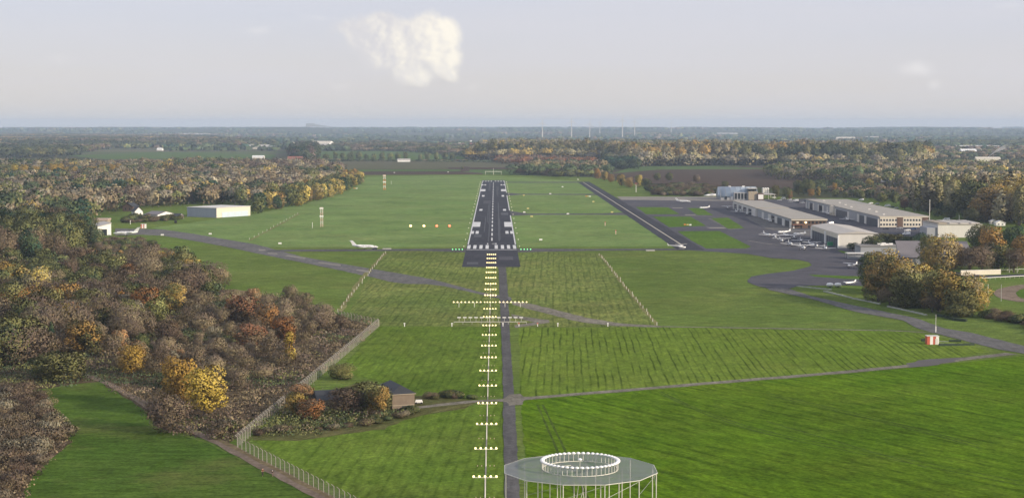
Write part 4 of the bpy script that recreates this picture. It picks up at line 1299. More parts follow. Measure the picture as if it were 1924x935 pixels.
for poly, sp, (h, r), nc, card, cols, lab, sd_, sc_ in FARW:
    pts = scatter(poly, sp)
    c, _ = palette(pts, cols, sc_, sd_)
    hs = h * (1 + 0.22 * np.clip(vnoise(pts[:, 0], pts[:, 1], sc_ * 0.8, sd_ + 5), -1, 1))
    mass('distant_wood', lab, 'wood', pts, hs, r, c, int(nc * 1.7), card * 0.72)
    print('far wood', len(pts), lab)

# woods, hedges and gardens scattered over the plain out to the hills
def plain_woods():
    P0 = []
    rr = np.random.default_rng(4)
    for i in range(330):
        y = 4800 * (23000 / 4800.0) ** rr.uniform(0, 1) ** 0.9
        x = rr.uniform(-0.36, 0.36) * y + 60
        if abs(x) > 8700:
            continue
        wx, wy = rr.uniform(60, 420) * (y / 9000) ** 0.5, rr.uniform(15, 160)
        n = int(min(46, max(8, wx * wy / 900)))
        px_ = x + rr.uniform(-1, 1, n) * wx
        py_ = y + rr.uniform(-1, 1, n) * wy
        P0.append(np.stack([px_, py_, np.full(n, rr.uniform(7, 15)), np.full(n, i)], 1))
    a = np.concatenate(P0)
    a = a[(np.abs(a[:, 0]) < 8700)]
    t = np.clip((a[:, 1] - 11000) / 5500, 0, 1)
    base = 44 * t * t * (3 - 2 * t) * (a[:, 1] > 11000)
    near = a[:, 1] < 11000
    for sel, card, nc, lab in ((near, 8.0, 26, 'scattered woods and hedges on the hazy plain'), (~near, 14.0, 16, 'woods on the hazy hills at the horizon')):
        b = a[sel]
        c, _ = palette(b[:, :2], [('dark', 4), ('ever', 1.5), ('olive', 1), ('purple', 1)], 400, 1.0)
        o = mass('distant_wood', lab, 'wood', b[:, :2], b[:, 2], 16.0, c, nc, card)
        if not near.all() and sel is not near:
            me = o.data
            co = np.empty(len(me.vertices) * 3, np.float32)
            me.vertices.foreach_get('co', co)
            co = co.reshape(-1, 3)
            co[:, 2] += np.repeat(base[sel], nc * 4)
            me.vertices.foreach_set('co', co.ravel())
            me.update()
plain_woods()
rf = random.Random(21)
for i in range(46):
    y = 4600 * (11000 / 4600) ** rf.random()
    x = rf.uniform(-0.32, 0.32) * y + 60
    if -0.02 < x / y < 0.26 and y < 6200:
        continue
    w, d = rf.uniform(120, 520), rf.uniform(60, 260)
    sheet('far_field', [(x - w, y), (x + w * 0.9, y + rf.uniform(-30, 30)), (x + w, y + d), (x - w * 0.8, y + d)], 0.3, rf.choice([M_CROP, M_CROP, M_STUB, M_STRAW, M_PLOUGH]), px=False)

# ================================================================== AIRFIELD EQUIPMENT
# approach lights: bars of five lamps on masts that grow towards the camera
ROW_BARS = [478, 485.5, 493.5, 502.5, 511.5, 521.8, 533, 543.5, 554.5, 567.5, 580, 595, 611, 629, 649, 671, 696, 724, 757, 796, 842, 895, 958]
ORD = ['first', 'second', 'third', 'fourth', 'fifth', 'sixth', 'seventh', 'eighth', 'ninth', 'tenth', 'eleventh', 'twelfth', 'thirteenth']
def bar_height(py):
    return 0.35 if py < 505 else 0.35 + (py - 505) / 62 * 1.5 if py < 567 else min(4.6, 1.85 + (py - 567) / 328 * 2.4)
for i, py in enumerate(ROW_BARS):
    z = bar_height(py)
    p = P(962, py, z)
    if i < 3:
        lab = 'five-lamp light bar in the dark pavement before the runway, %s from the threshold' % ORD[i]
    elif i < 9:
        lab = 'five-lamp light bar on the grass before the long crossbar, %s from the pavement' % ORD[i - 3]
    elif i == 9:
        lab = 'five-lamp approach light bar in the middle of the long crossbar'
    else:
        lab = 'five-lamp light bar on a mast, %s towards the camera from the long crossbar' % ORD[min(12, i - 10)]
    t = thing('approach_light_bar', lab, 'approach light', (0, p.y, 0), 0, 'approach light bars along the centreline')
    w = 1.12
    if z > 0.6:
        m = MB().tube((0, 0, 0), (0, 0, z - 0.15), 0.13, 0.10, 6)
        if z > 2.2:
            m.tube((0, 0.9, 0), (0, 0.06, z * 0.55), 0.05, n=5).tube((0, -0.9, 0), (0, -0.06, z * 0.55), 0.05, n=5)
        m.build('mast', M_POLE, t)
    m = MB().box(0, 0, z - 0.12, w * 4 + 0.5, 0.12, 0.1)
    m.build('crossarm', M_POLE, t)
    if z > 1.2:
        f = MB()
        for k in (-2, -1, 1, 2):
            f.box(k * w * 0.8, 0.1, 0.12, 0.2, 0.2, 0.24)
        f.build('marker_feet', M_CPOST0, t)
    for k in range(5):
        m = MB().ball((0, 0, 0), 0.22 if i > 8 else 0.30, 8, 5)
        o = m.build('lamp', M_LAMP, t)
        o.location = ((k - 2) * w, -0.05, z + 0.12)
# long crossbar: eight lamps on either side
z = 2.0
p = P(962, 567.5, z)
for sg, lab in ((-1, 'left half of the long approach light crossbar with eight lamps'), (1, 'right half of the long approach light crossbar with eight lamps')):
    t = thing('light_crossbar', lab, 'approach light', (sg * 9.3, p.y, 0), 0, 'halves of the long light crossbar')
    MB().box(0, 0, z - 0.12, 11.6, 0.1, 0.1).build('crossarm', M_POLE, t)
    for q in (-3.3, 2.9):
        MB().tube((q, 0, 0), (q, 0, z - 0.17), 0.11, n=6).build('mast', M_POLE, t)
    for k in range(8):
        o = MB().ball((0, 0, 0), 0.25, 8, 5).build('lamp', M_LAMP, t)
        o.location = ((k - 3.5) * 1.56, 0, z + 0.12)

# localiser aerials: a row of white dipole boxes, and the long low screen in front
p = P(921, 596, 1.5)
t = thing('antenna_array', 'row of white dipole boxes on short posts across the centreline', 'antenna', (p.x, p.y, 0))
for k in range(12):
    a = MB().box(0, 0, 1.5, 1.35, 0.5, 0.32).build('dipole', M_WHITE, t)
    a.location = ((k - 5.5) * 2.12, 0, 0)
    q = MB().tube((0, 0, 0), (0, 0, 1.34), 0.06, n=5).build('post', M_POLE, a)
p = P(921, 609, 0)
t = thing('wire_screen', 'long low pale rail behind the row of white dipole boxes', 'screen', (p.x, p.y, 0))
MB().tube((-13.4, 0, 0.95), (13.4, 0, 0.95), 0.10, n=6).build('rail', M_POLE, t)
for k in range(9):
    MB().tube((-13.4 + k * 3.35, 0, 0), (-13.4 + k * 3.35, 0, 0.9), 0.05, n=5).build('post', M_POLE, t)
p = P(927, 328, 0)
t = thing('antenna_array', 'far aerial mast with a wide crossarm beyond the runway end', 'antenna', (p.x, p.y, 0))
MB().tube((0, 0, 0), (0, 0, 9.5), 0.35, 0.2, 6).build('mast', M_POLE, t)
MB().box(0, 0, 4.6, 25, 0.5, 0.45).build('crossarm', M_WHITE, t)
MB().tube((-12, 0, 0), (-12, 0, 4.4), 0.2, n=5).tube((12, 0, 0), (12, 0, 4.4), 0.2, n=5).build('post', M_POLE, t)

# small lamps: threshold, runway edge, approach-path indicator
def lamp_unit(name, label, x, y, mat, size=0.25, group=None, h=0.35):
    t = thing(name, label, 'lamp', (x, y, 0), 0, group)
    MB().tube((0, 0, 0), (0, 0, h), 0.10, n=6).build('stem', M_STEEL, t)
    o = MB().ball((0, 0, 0), size, 8, 5).build('lens', mat, t)
    o.location = (0, -0.05, h + size * 0.6)
    return t
for sg, wd in ((-1, 'left'), (1, 'right')):
    for k in range(4):
        lamp_unit('threshold_lamp', 'green threshold lamp on the grass %s of the white threshold bars' % wd, sg * (17.3 + k * 1.9), 1003, M_LAMPG, 0.33, 'green threshold lamps on the %s' % wd)
proto = {}
for sg, wd in ((-1, 'left'), (1, 'right')):
    gl = 'small white edge lamps on the %s side of the runway' % wd
    for k in range(20):
        lab = 'small white edge lamp on the %s side of the runway' % wd
        if k == 0:
            proto[sg] = lamp_unit('edge_lamp', lab, sg * 16.9, 1030, M_LAMPD, 0.24, gl)
        else:
            dup(proto[sg], (sg * 16.9, 1030 + k * 62, 0), 0, lab, gl, 1 + k * 0.03)
# PAPI
for i, (px, mt, lab) in enumerate(((771.5, M_LAMP, 'white glowing approach-path light furthest from the runway'), (796.5, M_LAMP, 'white glowing approach-path light second from the left'),
                                   (820.5, M_LAMPR, 'red approach-path light next to the white ones'), (844.5, M_LAMPR, 'red approach-path light nearest the runway'))):
    p = P(px, 426.5)
    t = thing('approach_path_light', lab, 'approach light', (p.x, p.y, 0), 0, 'four approach-path lights left of the runway')
    MB().box(0, 0.3, 0.75, 2.2, 1.6, 0.7).build('housing', M_ORNG, t)
    for q in (-0.8, 0.8):
        MB().tube((q, 0.3, 0), (q, 0.3, 0.4), 0.08, n=5).build('leg', M_STEEL, t)
    m = MB().ball((0, 0, 0), 0.85 if mt is M_LAMP else 0.72, 10, 6)
    o = m.build('lamp', mt, t)
    o.location = (0, -0.55, 0.95)
M_TROD = ground_mat('trodden_grass', (0.20, 0.19, 0.085), (0.235, 0.22, 0.10), (0.13, 0.14, 0.05), big=0.08, rows=0, streak=0.4, fine=0.4)
# marker posts in two slanting rows across the grass
def marker_row(a, b, n, lab, group, h=1.1):
    pr = None
    for k in range(n):
        f = k / (n - 1)
        A, B = P(*a), P(*b)
        q = A.lerp(B, f) + Vector((random.uniform(-0.5, 0.5), random.uniform(-0.5, 0.5), 0))
        if pr is None:
            pr = thing('marker_post', lab, 'marker', q, 0, group)
            MB().tube((0, 0, 0), (0, 0, h), 0.11, n=6).build('post', M_POLE, pr)
            MB().box(0, 0, h + 0.1, 0.3, 0.25, 0.2).build('cap', M_CPOST0, pr)
        else:
            dup(pr, q, 0, lab, group)
marker_row((1127, 480), (1234, 611), 30, 'pale marker post in the slanting row right of the approach lights', 'marker posts in the slanting row on the right')
marker_row((724, 476), (636, 586), 24, 'pale marker post in the slanting row left of the approach lights', 'marker posts in the slanting row on the left')
marker_row((560, 402), (470, 450), 15, 'pale marker post in the faint row across the far left grass', 'marker posts in the far left row')
strip('trodden_line', [(1127, 478), (1180, 545), (1234, 611)], 1.6, 0.042, M_TROD, 0.6)
strip('trodden_line', [(725, 474), (680, 524), (638, 586)], 2.2, 0.042, M_TROD, 0.6)
strip('trodden_line', [(562, 402), (520, 425), (468, 452)], 1.8, 0.045, M_TROD, 0.6)
for px, lab in ((760, 'small white stake on the grass between fence corner and approach lights'), (849, 'small stake at the left end of the pale rail'), (945, 'small white stake beside the centre path'), (975, 'red and white stake just right of the centre path'),
                (1010, 'red and white stake at the tip of the gravel loop'), (1048, 'stake right of the gravel loop'), (1142, 'lone stake beside the old taxiway on the right')):
    p = P(px, 613)
    t = thing('stake', lab, 'stake', p)
    MB().tube((0, 0, 0), (0, 0, 1.0), 0.16, n=6).build('post', M_WHITE, t)
    MB().box(0, 0, 1.15, 0.55, 0.3, 0.4).build('cap', M_RED if 'red' in lab else M_WHITE, t)
# little yellow and white signs and lamps about the taxiways
SIGNS = [(1150, 400, 'Y', 'yellow taxi sign by the upper connector'), (985, 400, 'W', 'white marker board beside the runway at the middle connector'), (1067, 403, 'W', 'white taxi board on the middle connector edge'),
         (1016, 452, 'W', 'white light fixture on the grass right of the threshold'), (1137, 424, 'R', 'red and white light stand in the right-hand grass, farther one'), (1157, 440, 'R', 'red and white light stand in the right-hand grass, nearer one'),
         (1105, 370, 'O', 'orange cluster of signs at the far connector'), (1115, 380, 'Y', 'yellow sign below the orange cluster'), (1292, 424, 'O', 'orange sign on the apron grass island'),
         (1034, 365, 'W', 'white board on the far connector'), (1086, 338, 'W', 'white board at the end of the parallel taxiway'), (1031, 326, 'W', 'white dome on the grass by the far hedge'),
         (1057, 352, 'W', 'white post on the far right grass'), (984, 368, 'Y', 'small yellow marker near the far touchdown markings'), (992, 393, 'Y', 'small yellow marker above the middle connector'),
         (999, 408, 'Y', 'yellow marker below the middle connector'), (1222, 471, 'S', 'pale concrete cover on the edge of the threshold taxiway'), (727, 468, 'S', 'yellowish concrete cover at the left taxiway'),
         (305, 443, 'W', 'white board in the grass below the old taxiway'), (395, 441, 'W', 'white board above the old taxiway'), (526, 459, 'W', 'small white board on the left grass by the old taxiway'),
         (587, 428, 'P', 'short white post left of the lattice mast'), (735, 346, 'P', 'white post right of the far lattice mast'), (842, 324, 'W', 'small white hut at the edge of the ploughed strip, right'), (741, 325, 'W', 'small white hut at the edge of the ploughed strip, left'),
         (668, 355, 'O', 'orange and white box by the far wood'), (642, 314, 'W', 'white van-like box on the far road')]
for px, py, k, lab in SIGNS:
    p = P(px, py)
    s_ = p.y / 1000
    t = thing('sign_board' if k != 'P' else 'marker_post', lab, 'sign' if k != 'S' else 'cover', p)
    if k == 'S':
        MB().box(0, 0, 0.25, 5.0, 4.0, 0.5).build('slab', M_CONCW, t)
        MB().box(0.4, 0, 0.54, 1.6, 1.4, 0.08).build('hatch', M_STEEL, t)
    elif k == 'P':
        MB().tube((0, 0, 0), (0, 0, 3.6), 0.16, n=6).build('post', M_WHITE, t)
        MB().ball((0, 0, 3.7), 0.25).build('cap', M_WHITE, t)
    elif k == 'R':
        MB().tube((0, 0, 0), (0, 0, 2.2), 0.2, n=6).build('post', M_WHITE, t)
        MB().box(0, 0, 2.5, 0.7, 0.5, 0.7).build('lamp_head', M_RED, t)
        MB().box(0, 0, 0.9, 0.6, 0.5, 0.6).build('control_box', M_ORNG, t)
    elif k == 'O':
        for j in range(3):
            b = MB().box(0, 0, 0.8, 1.5, 0.35, 0.9).build('board', (M_ORNG, M_YEL, M_WHITE)[j], t)
            b.location = ((j - 1) * 1.8, (j - 1) * -2.0, 0)
    else:
        MB().box(0, 0, 0.75, 2.0, 0.3, 0.9).build('board', M_YEL if k == 'Y' else M_WHITE, t)
        for q in (-0.7, 0.7):
            MB().tube((q, 0.02, 0), (q, 0.02, 0.29), 0.06, n=5).build('leg', M_STEEL, t)

# lattice masts, poles
def lattice(px, py, h, w, lab, mats, rungs):
    p = P(px, py)
    t = thing('lattice_mast', lab, 'mast', p)
    for k in range(rungs):
        z0, z1 = h * k / rungs, h * (k + 1) / rungs
        m = MB()
        for sx in (-1, 1):
            for sy in (-1, 1):
                m.tube((sx * w / 2, sy * w / 2, z0), (sx * w / 2, sy * w / 2, z1), w * 0.07, n=5)
        m.tube((-w / 2, -w / 2, z0), (w / 2, -w / 2, z1), w * 0.05, n=4).tube((w / 2, w / 2, z0), (-w / 2, w / 2, z1), w * 0.05, n=4)
        m.box(0, 0, z1 - 0.1, w * 1.15, w * 1.15, 0.2)
        m.build('section', mats[k % 2], t)
    MB().box(0, -w * 0.7, h * 0.55, w * 1.6, 0.5, 1.0).box(0, -w * 0.7, h * 0.95, w * 1.6, 0.5, 1.0).build('aerial_box', M_WHITE, t)
lattice(604.5, 426, 14.2, 1.7, 'nearer red and white lattice mast on the left grass', (simple('mast_rose', (0.56, 0.42, 0.34), 0.6), M_POLE), 7)
lattice(722.5, 357, 17.5, 2.2, 'farther red and white lattice mast near the ploughed strip', (M_ORNG, M_WHITE), 7)

def pole(px, py, h, r, lab, mat=M_POLE, head=None, name='pole'):
    p = P(px, py)
    t = thing(name, lab, 'pole', p)
    MB().tube((0, 0, 0), (0, 0, h), r, r * 0.75, 8).build('shaft', mat, t)
    if head == 'band':
        MB().tube((0, 0, 0.02), (0, 0, 2.1), r * 1.9, n=8).build('sleeve', M_WHITE, t)
    elif head == 'sock':
        MB().box(0, 0, h + 0.6, 3.2, 1.2, 1.4).build('lamp_box', M_RTILE, t)
        MB().box(0, 0, h * 0.5, 1.8, 0.9, 0.3).build('bracket', M_STEEL, t)
    elif head == 'cap':
        MB().ball((0, 0, h), r * 1.3).build('cap', mat, t)
    return t
pole(1746, 432, 21, 0.3, 'tall white pole behind the long hangar office', M_POLE, 'cap')
pole(1758, 624, 6.4, 0.10, 'thin pole with a white foot behind the striped box', M_POLE, 'band')
pole(1195, 361, 9, 0.4, 'mast with a dark orange box on top left of the apron', M_POLE, 'sock')
pole(1856, 566, 7, 0.14, 'pale post in the grass between golden trees and gravel loop', M_POLE, 'cap')
pole(1881, 566, 7, 0.11, 'thin grey post left of the gravel loop', M_STEEL, 'cap')
pole(1802, 421, 6.5, 0.2, 'short post on the roof side of the grey shed', M_POLE, 'cap')
pole(1896, 512, 9, 0.15, 'lamp post at the far side of the race track, left', M_POLE, 'cap')
pole(1911, 512, 9, 0.15, 'lamp post at the far side of the race track, right', M_POLE, 'cap')

# striped equipment shelters
def shelter(px, py, w, d, h, lab, rz=0.0):
    p = P(px, py)
    t = thing('equipment_shelter', lab, 'shelter', (p.x, p.y + d / 2, 0), rz)
    n = 4
    for k in range(n):
        x = -w / 2 + w * (k + 0.5) / n
        MB().box(x, 0, h / 2, w / n, d, h).build('wall_panel', M_RED if k % 2 == 0 else M_WHITE, t)
    MB().box(0, 0, h + 0.06, w + 0.2, d + 0.2, 0.12).build('roof', M_LIGHTW, t)
    MB().box(w * 0.3, -d / 2 - 0.04, 1.0, 0.9, 0.06, 1.95).build('door', M_LIGHTW, t)
shelter(1753, 647, 4.0, 2.6, 2.8, 'red and white striped shelter box on the grass by the access road')
shelter(269, 429, 3.4, 3, 3.0, 'small red and white striped box beyond the left taxiway')
def low_hedge(pts, w, h, lab, mat, name='low_hedge', jag=0.12):
    m = MB()
    q = [P(*a) for a in pts]
    rr = random.Random(len(lab))
    L = [q[0].lerp(q[1], 0)]
    for i in range(len(q) - 1):
        k = max(2, int((q[i + 1] - q[i]).length / 1.2))
        for j in range(1, k + 1):
            L.append(q[i].lerp(q[i + 1], j / k))
    secs = []
    for i, c in enumerate(L):
        d = (L[min(len(L) - 1, i + 1)] - L[max(0, i - 1)]).normalized()
        sv = Vector((-d.y, d.x, 0))
        hh = h * rr.uniform(1 - jag, 1 + jag)
        ww = w / 2 * rr.uniform(1 - jag, 1 + jag)
        secs.append([c + sv * ww, c + sv * ww * 0.8 + Vector((0, 0, hh)), c - sv * ww * 0.8 + Vector((0, 0, hh)), c - sv * ww])
    m.loft(secs)
    o = m.build(name, mat)
    tag(o, lab, 'hedge' if name == 'low_hedge' else 'kerb')
M_HEDGE = simple('hedge_green', (0.030, 0.048, 0.026), 0.9, var=0.4, scale=1.5)
M_PALEG = simple('pale_mat', (0.22, 0.24, 0.17), 0.9, var=0.2, scale=0.6)
low_hedge([(1764, 649.5), (1800, 649), (1830, 648)], 1.0, 0.7, 'long low dark hedge strip right of the striped shelter', M_HEDGE)
low_hedge([(1783, 641.5), (1806, 642)], 1.2, 0.7, 'short low dark hedge strip right of the striped shelter', M_HEDGE)
low_hedge([(1731, 641), (1740, 641)], 1.0, 0.9, 'tiny dark bush strip left of the striped shelter', M_HEDGE)
low_hedge([(1759, 594), (1775, 596), (1795, 602), (1816, 604)], 1.3, 1.0, 'curved dark hedge strip behind the thin pole', M_HEDGE)
low_hedge([(1766, 645.5), (1812, 645.5)], 0.9, 0.12, 'pale mat on the grass between the dark hedge strips', M_PALEG, 'ground_mat')
low_hedge([(1762, 641), (1782, 641.5)], 1.8, 0.15, 'pale green mat beside the striped shelter', M_PALEG, 'ground_mat')
for a, lab in (([(1498, 538), (1530, 541.5), (1562, 545)], 'pale low kerb nearest the apron'), ([(1548, 547.5), (1575, 554), (1600, 560)], 'pale low kerb second from the apron along the access road'),
               ([(1601, 561), (1628, 566), (1654, 571.5)], 'pale low kerb in front of the golden clump'), ([(1668, 576), (1704, 584), (1741, 592.5)], 'pale low kerb nearest the thin pole')):
    low_hedge(a, 0.8, 0.5, lab, simple('kerb_stone', (0.33, 0.34, 0.29), 0.9, var=0.3, scale=0.8), 'low_kerb', 0.2)

# the round navigation beacon in the foreground
def beacon():
    zc, Rd, Rr = 12.3, 13.9, 6.75
    c = P(1090, 880, zc)
    t = thing('radio_beacon', 'round radio beacon of white aerials on a wide mesh deck with thin legs', 'radio beacon', (c.x, c.y, 0))
    mesh = bpy.data.materials.new('deck_mesh')
    mesh.use_nodes = True
    nt = mesh.node_tree
    b = nt.nodes['Principled BSDF']
    b.inputs['Roughness'].default_value = 0.6
    tc = nd(nt, 'ShaderNodeTexCoord')
    nz = nd(nt, 'ShaderNodeTexNoise')
    nz.inputs['Scale'].default_value = 0.35
    nz.inputs['Detail'].default_value = 5
    mp = nd(nt, 'ShaderNodeMapping')
    mp.inputs['Scale'].default_value = (0.4, 1.6, 1)
    nt.links.new(tc.outputs['Object'], mp.inputs[0])
    nt.links.new(mp.outputs[0], nz.inputs['Vector'])
    mx = nd(nt, 'ShaderNodeMix', data_type='RGBA')
    mx.inputs[6].default_value = (0.13, 0.16, 0.165, 1)
    mx.inputs[7].default_value = (0.27, 0.29, 0.275, 1)
    nt.links.new(nz.outputs[0], mx.inputs[0])
    nt.links.new(mx.outputs[2], b.inputs['Base Color'])
    mr = nd(nt, 'ShaderNodeMapRange')
    mr.inputs[1].default_value, mr.inputs[2].default_value, mr.inputs[3].default_value, mr.inputs[4].default_value = 0.3, 0.7, 0.68, 0.50
    nt.links.new(nz.outputs[0], mr.inputs[0])
    nt.links.new(mr.outputs[0], b.inputs['Alpha'])
    n = 12
    ring = [(Rd * math.cos(2 * math.pi * (k + 0.5) / n), Rd * math.sin(2 * math.pi * (k + 0.5) / n)) for k in range(n)]
    m = MB().add([(x, y, zc) for x, y in ring], [tuple(range(n))])
    deck = m.build('deck', mesh, t)
    e = MB()
    for k in range(n):
        a, b2 = ring[k], ring[(k + 1) % n]
        e.tube((*a, zc - 0.06), (*b2, zc - 0.06), 0.07, n=5)
    e.build('edge_rail', M_POLE, deck)
    e = MB()
    for k in range(n):
        a = ring[k]
        e.tube((a[0] * 0.06, a[1] * 0.06, zc - 0.16), (a[0], a[1], zc - 0.16), 0.05, n=4)
    e.build('rib', M_STEEL, deck)
    e = MB()
    for rad in (4.0, 8.6, 11.4):
        for k in range(n * 2):
            a0, a1 = math.pi * k / n, math.pi * (k + 1) / n
            e.tube((rad * math.cos(a0), rad * math.sin(a0), zc - 0.12), (rad * math.cos(a1), rad * math.sin(a1), zc - 0.12), 0.045, n=4)
    e.build('joist', M_STEEL, deck)
    e = MB()
    for k in range(n):
        a, b2 = ring[k], ring[(k + 1) % n]
        e.tube((a[0] * .985, a[1] * .985, zc - 2.6), (b2[0] * .985, b2[1] * .985, zc - 0.3), 0.035, n=4)
    e.build('tie_rods', M_STEEL, deck)
    legs = []
    for k in range(n):
        legs.append((ring[k][0] * 0.985, ring[k][1] * 0.985))
    for k in range(10):
        a = 2 * math.pi * (k + 0.2) / 10
        legs.append((7.6 * math.cos(a), 7.6 * math.sin(a)))
    for x, y in legs:
        o = MB().tube((0, 0, 0), (0, 0, zc - 0.2), 0.085, n=6).build('leg', M_POLE, t)
        o.location = (x, y, 0)
    b_ = MB()
    b_.tube((-1.6, -1, 0), (0, -1, zc - 0.3), 0.07, n=5).tube((1.6, -1, 0), (0, -1, zc - 0.3), 0.07, n=5).tube((-1.6, 1, 0), (1.6, 1, zc - 0.3), 0.06, n=5)
    b_.build('brace', M_POLE, t)
    shaft = MB().box(0, 1.2, 1.5, 5.0, 3.0, 3.0).build('equipment_hut', M_LIGHTW, t)
    def aerial(x, y, h):
        s_ = MB().tube((0, 0, 0.02), (0, 0, h), 0.05, n=5).build('aerial_post', M_POLE, t)
        s_.location = (x, y, zc)
        secs = []
        for q, rad in ((0.0, 0.36), (0.10, 0.42), (0.22, 0.36), (0.32, 0.2), (0.37, 0.05)):
            secs.append([(rad * math.cos(2 * math.pi * j / 10), rad * math.sin(2 * math.pi * j / 10), h + q) for j in range(10)])
        MB().loft(secs).build('aerial_cap', M_AIRW, s_, True)
    for k in range(48):
        a = 2 * math.pi * k / 48
        aerial(Rr * math.cos(a), Rr * math.sin(a), 1.4)
    aerial(0.0, 0.6, 1.45)
    r_ = MB()
    for k in range(24):
        a0, a1 = 2 * math.pi * k / 24, 2 * math.pi * (k + 1) / 24
        r_.tube((Rr * math.cos(a0), Rr * math.sin(a0), zc + 0.05), (Rr * math.cos(a1), Rr * math.sin(a1), zc + 0.05), 0.07, n=4)
    r_.tube((-4.5, 1.5, zc + 0.05), (-1.5, 3.0, zc + 0.05), 0.05, n=4)
    r_.build('base_ring', M_POLE, t)
beacon()

# chain-link fences on concrete posts with bent tops
M_LINK = simple('chain_link', (0.30, 0.28, 0.25), 0.7, var=0.2, scale=2.0, alpha=0.26)
M_CPOST = simple('concrete_post', (0.32, 0.295, 0.255), 0.9, var=0.15, scale=1.0)
def fence(a, b, lab, step=2.8, h=2.9):
    A, B = P(*a), P(*b)
    L = (B - A).length
    ang = math.atan2(B.y - A.y, B.x - A.x)
    t = thing('chain_link_fence', lab, 'fence', A, ang)
    n = min(98, int(L / step) + 1)
    for k in range(n):
        m = MB().box(0, 0, h * 0.42, 0.14, 0.13, h * 0.84, taper=0.85)
        m.tube((0, 0, h * 0.82), (0.0, 0.55, h), 0.075, 0.06, 5)
        o = m.build('post', M_CPOST, t)
        o.location = (L * k / (n - 1), 0, 0)
    m = MB().add([(0, 0.1, 0.03), (L, 0.1, 0.03), (L, 0.1, h * 0.82), (0, 0.1, h * 0.82)], [(0, 1, 2, 3)])
    m.add([(0, 0.1, h * 0.82), (L, 0.1, h * 0.82), (L, 0.55, h), (0, 0.55, h)], [(0, 1, 2, 3)])
    m.build('wire_mesh', M_LINK, t)
fence((446, 840), (712.5, 613), 'long chain-link fence running from the path corner up past the shed')
fence((690, 968), (447, 841), 'chain-link fence along the dirt path at the bottom, facing the meadow')
fence((711, 612.5), (636, 596), 'short far chain-link fence with mesh along the scrub wood')

# ================================================================== BUILDINGS
def wall_box(m, x0, x1, y0, y1, z0, z1):
    return m.box((x0 + x1) / 2, (y0 + y1) / 2, (z0 + z1) / 2, x1 - x0, y1 - y0, z1 - z0)

def bx(x0, x1, y0, y1, z0, z1):
    return wall_box(MB(), x0, x1, y0, y1, z0, z1)

def face_left(par, x, y0, y1, h, bays, mwall_cols, dark):
    """bays of hangar doors on the side facing the runway; a bay is (width share, kind)"""
    tot = sum(b[0] for b in bays)
    y = y1
    for w, k in bays:
        L = (y1 - y0) * w / tot
        ya, yb = y - L, y
        y = ya
        if k == 'd':
            bx(x - 0.12, x + 0.2, ya + 0.4, yb - 0.4, 0.02, h * 0.72).build('hangar_door', dark, par)
        elif k == 'o':
            o = bx(x - 0.10, x + 0.1, ya + 0.3, yb - 0.3, 0.02, h * 0.74).build('door_opening', M_GLASS, par)
        elif k == 'g':
            bx(x - 0.12, x + 0.2, ya + 0.3, yb - 0.3, 0.02, h * 0.72).build('hangar_door', M_GREYW, par)
        elif k == 'p':
            bx(x - 0.45, x + 0.2, ya, yb, 0.0, h * 0.80).build('pier', M_LIGHTW, par)

def long_hangar():
    t = thing('hangar', 'longest hangar with a gravel roof, dark doors and a two-storey cream office front', 'hangar', (280, 1229, 0))
    W, L, h = 36, 288, 7.6
    bx(0, W, 0.4, L, 0, h).build('wall', M_GREYW, t)
    m = MB()
    wall_box(m, -0.6, W + 0.6, -0.2, L * 0.56, h, h + 0.5)
    wall_box(m, -0.6, W + 0.6, L * 0.60, L + 0.5, h, h + 0.5)
    wall_box(m, 1.5, W, L * 0.56, L * 0.60, h, h + 0.47)
    m.build('roof', M_ROOFG, t)
    m = MB()
    for q in range(7):
        m.box(8 + 3 * (q % 3), 20 + q * 38, h + 0.85, 1.6, 1.6, 0.7)
    m.build('roof_vent', M_LIGHTW, t)
    bx(-0.25, 0.05, 0, L * 0.56, h * 0.78, h - 0.02).build('fascia', M_GREYW, t)
    bx(-0.25, 0.05, L * 0.60, L, h * 0.78, h - 0.02).build('fascia', M_GREYW, t)
    bx(-1.6, 0.0, L * 0.555, L * 0.605, 0, h - 0.05).build('link_wall', M_CREAM, t)
    face_left(t, 0, 0, L * 0.55, h, [(0.2, 'p'), (3, 'd'), (0.5, 'p'), (1.5, 'd'), (0.5, 'p'), (2.4, 'g'), (0.5, 'p'), (3.6, 'd'), (0.3, 'p')][::-1], None, M_DOORD)
    face_left(t, 0, L * 0.61, L, h, [(0.4, 'p'), (1.2, 'g'), (0.3, 'p'), (2.0, 'o'), (0.5, 'p'), (2.2, 'g'), (0.4, 'p'), (2.0, 'o'), (0.6, 'p'), (1.6, 'g'), (0.4, 'p'), (1.6, 'g')], None, M_DOORD)
    # office front: cream panels with two rows of windows between brick ends
    bx(0.8, W - 0.8, -0.15, 0.38, 0.0, h - 0.3).build('office_front', M_CREAM, t)
    for x0, x1 in ((13.2, 17.4), (31.5, 35.9)):
        bx(x0, x1, -0.5, 0.36, 0, h + 0.1).build('brick_pier', M_BRICK, t)
    bx(0.2, W, -0.6, -0.16, h - 0.32, h + 0.2).build('eaves', M_CREAM, t)
    for row in (0, 1):
        zc = 2.0 + row * 3.2
        for k in range(16):
            x = 1.6 + k * 2.15
            if 12.4 < x < 18.0 or x > 30.9:
                continue
            w = bx(x - 0.62, x + 0.62, -0.22, -0.1, zc - 0.75, zc + 0.75).build('window', M_GLASS, t)
            f = MB()
            f.box(x, -0.25, zc - 0.83, 1.5, 0.12, 0.14).box(x, -0.25, zc + 0.83, 1.5, 0.12, 0.14).box(x - 0.69, -0.25, zc, 0.12, 0.12, 1.52).box(x + 0.69, -0.25, zc, 0.12, 0.12, 1.52)
            f.build('window_frame', M_WHITE, w)
long_hangar()

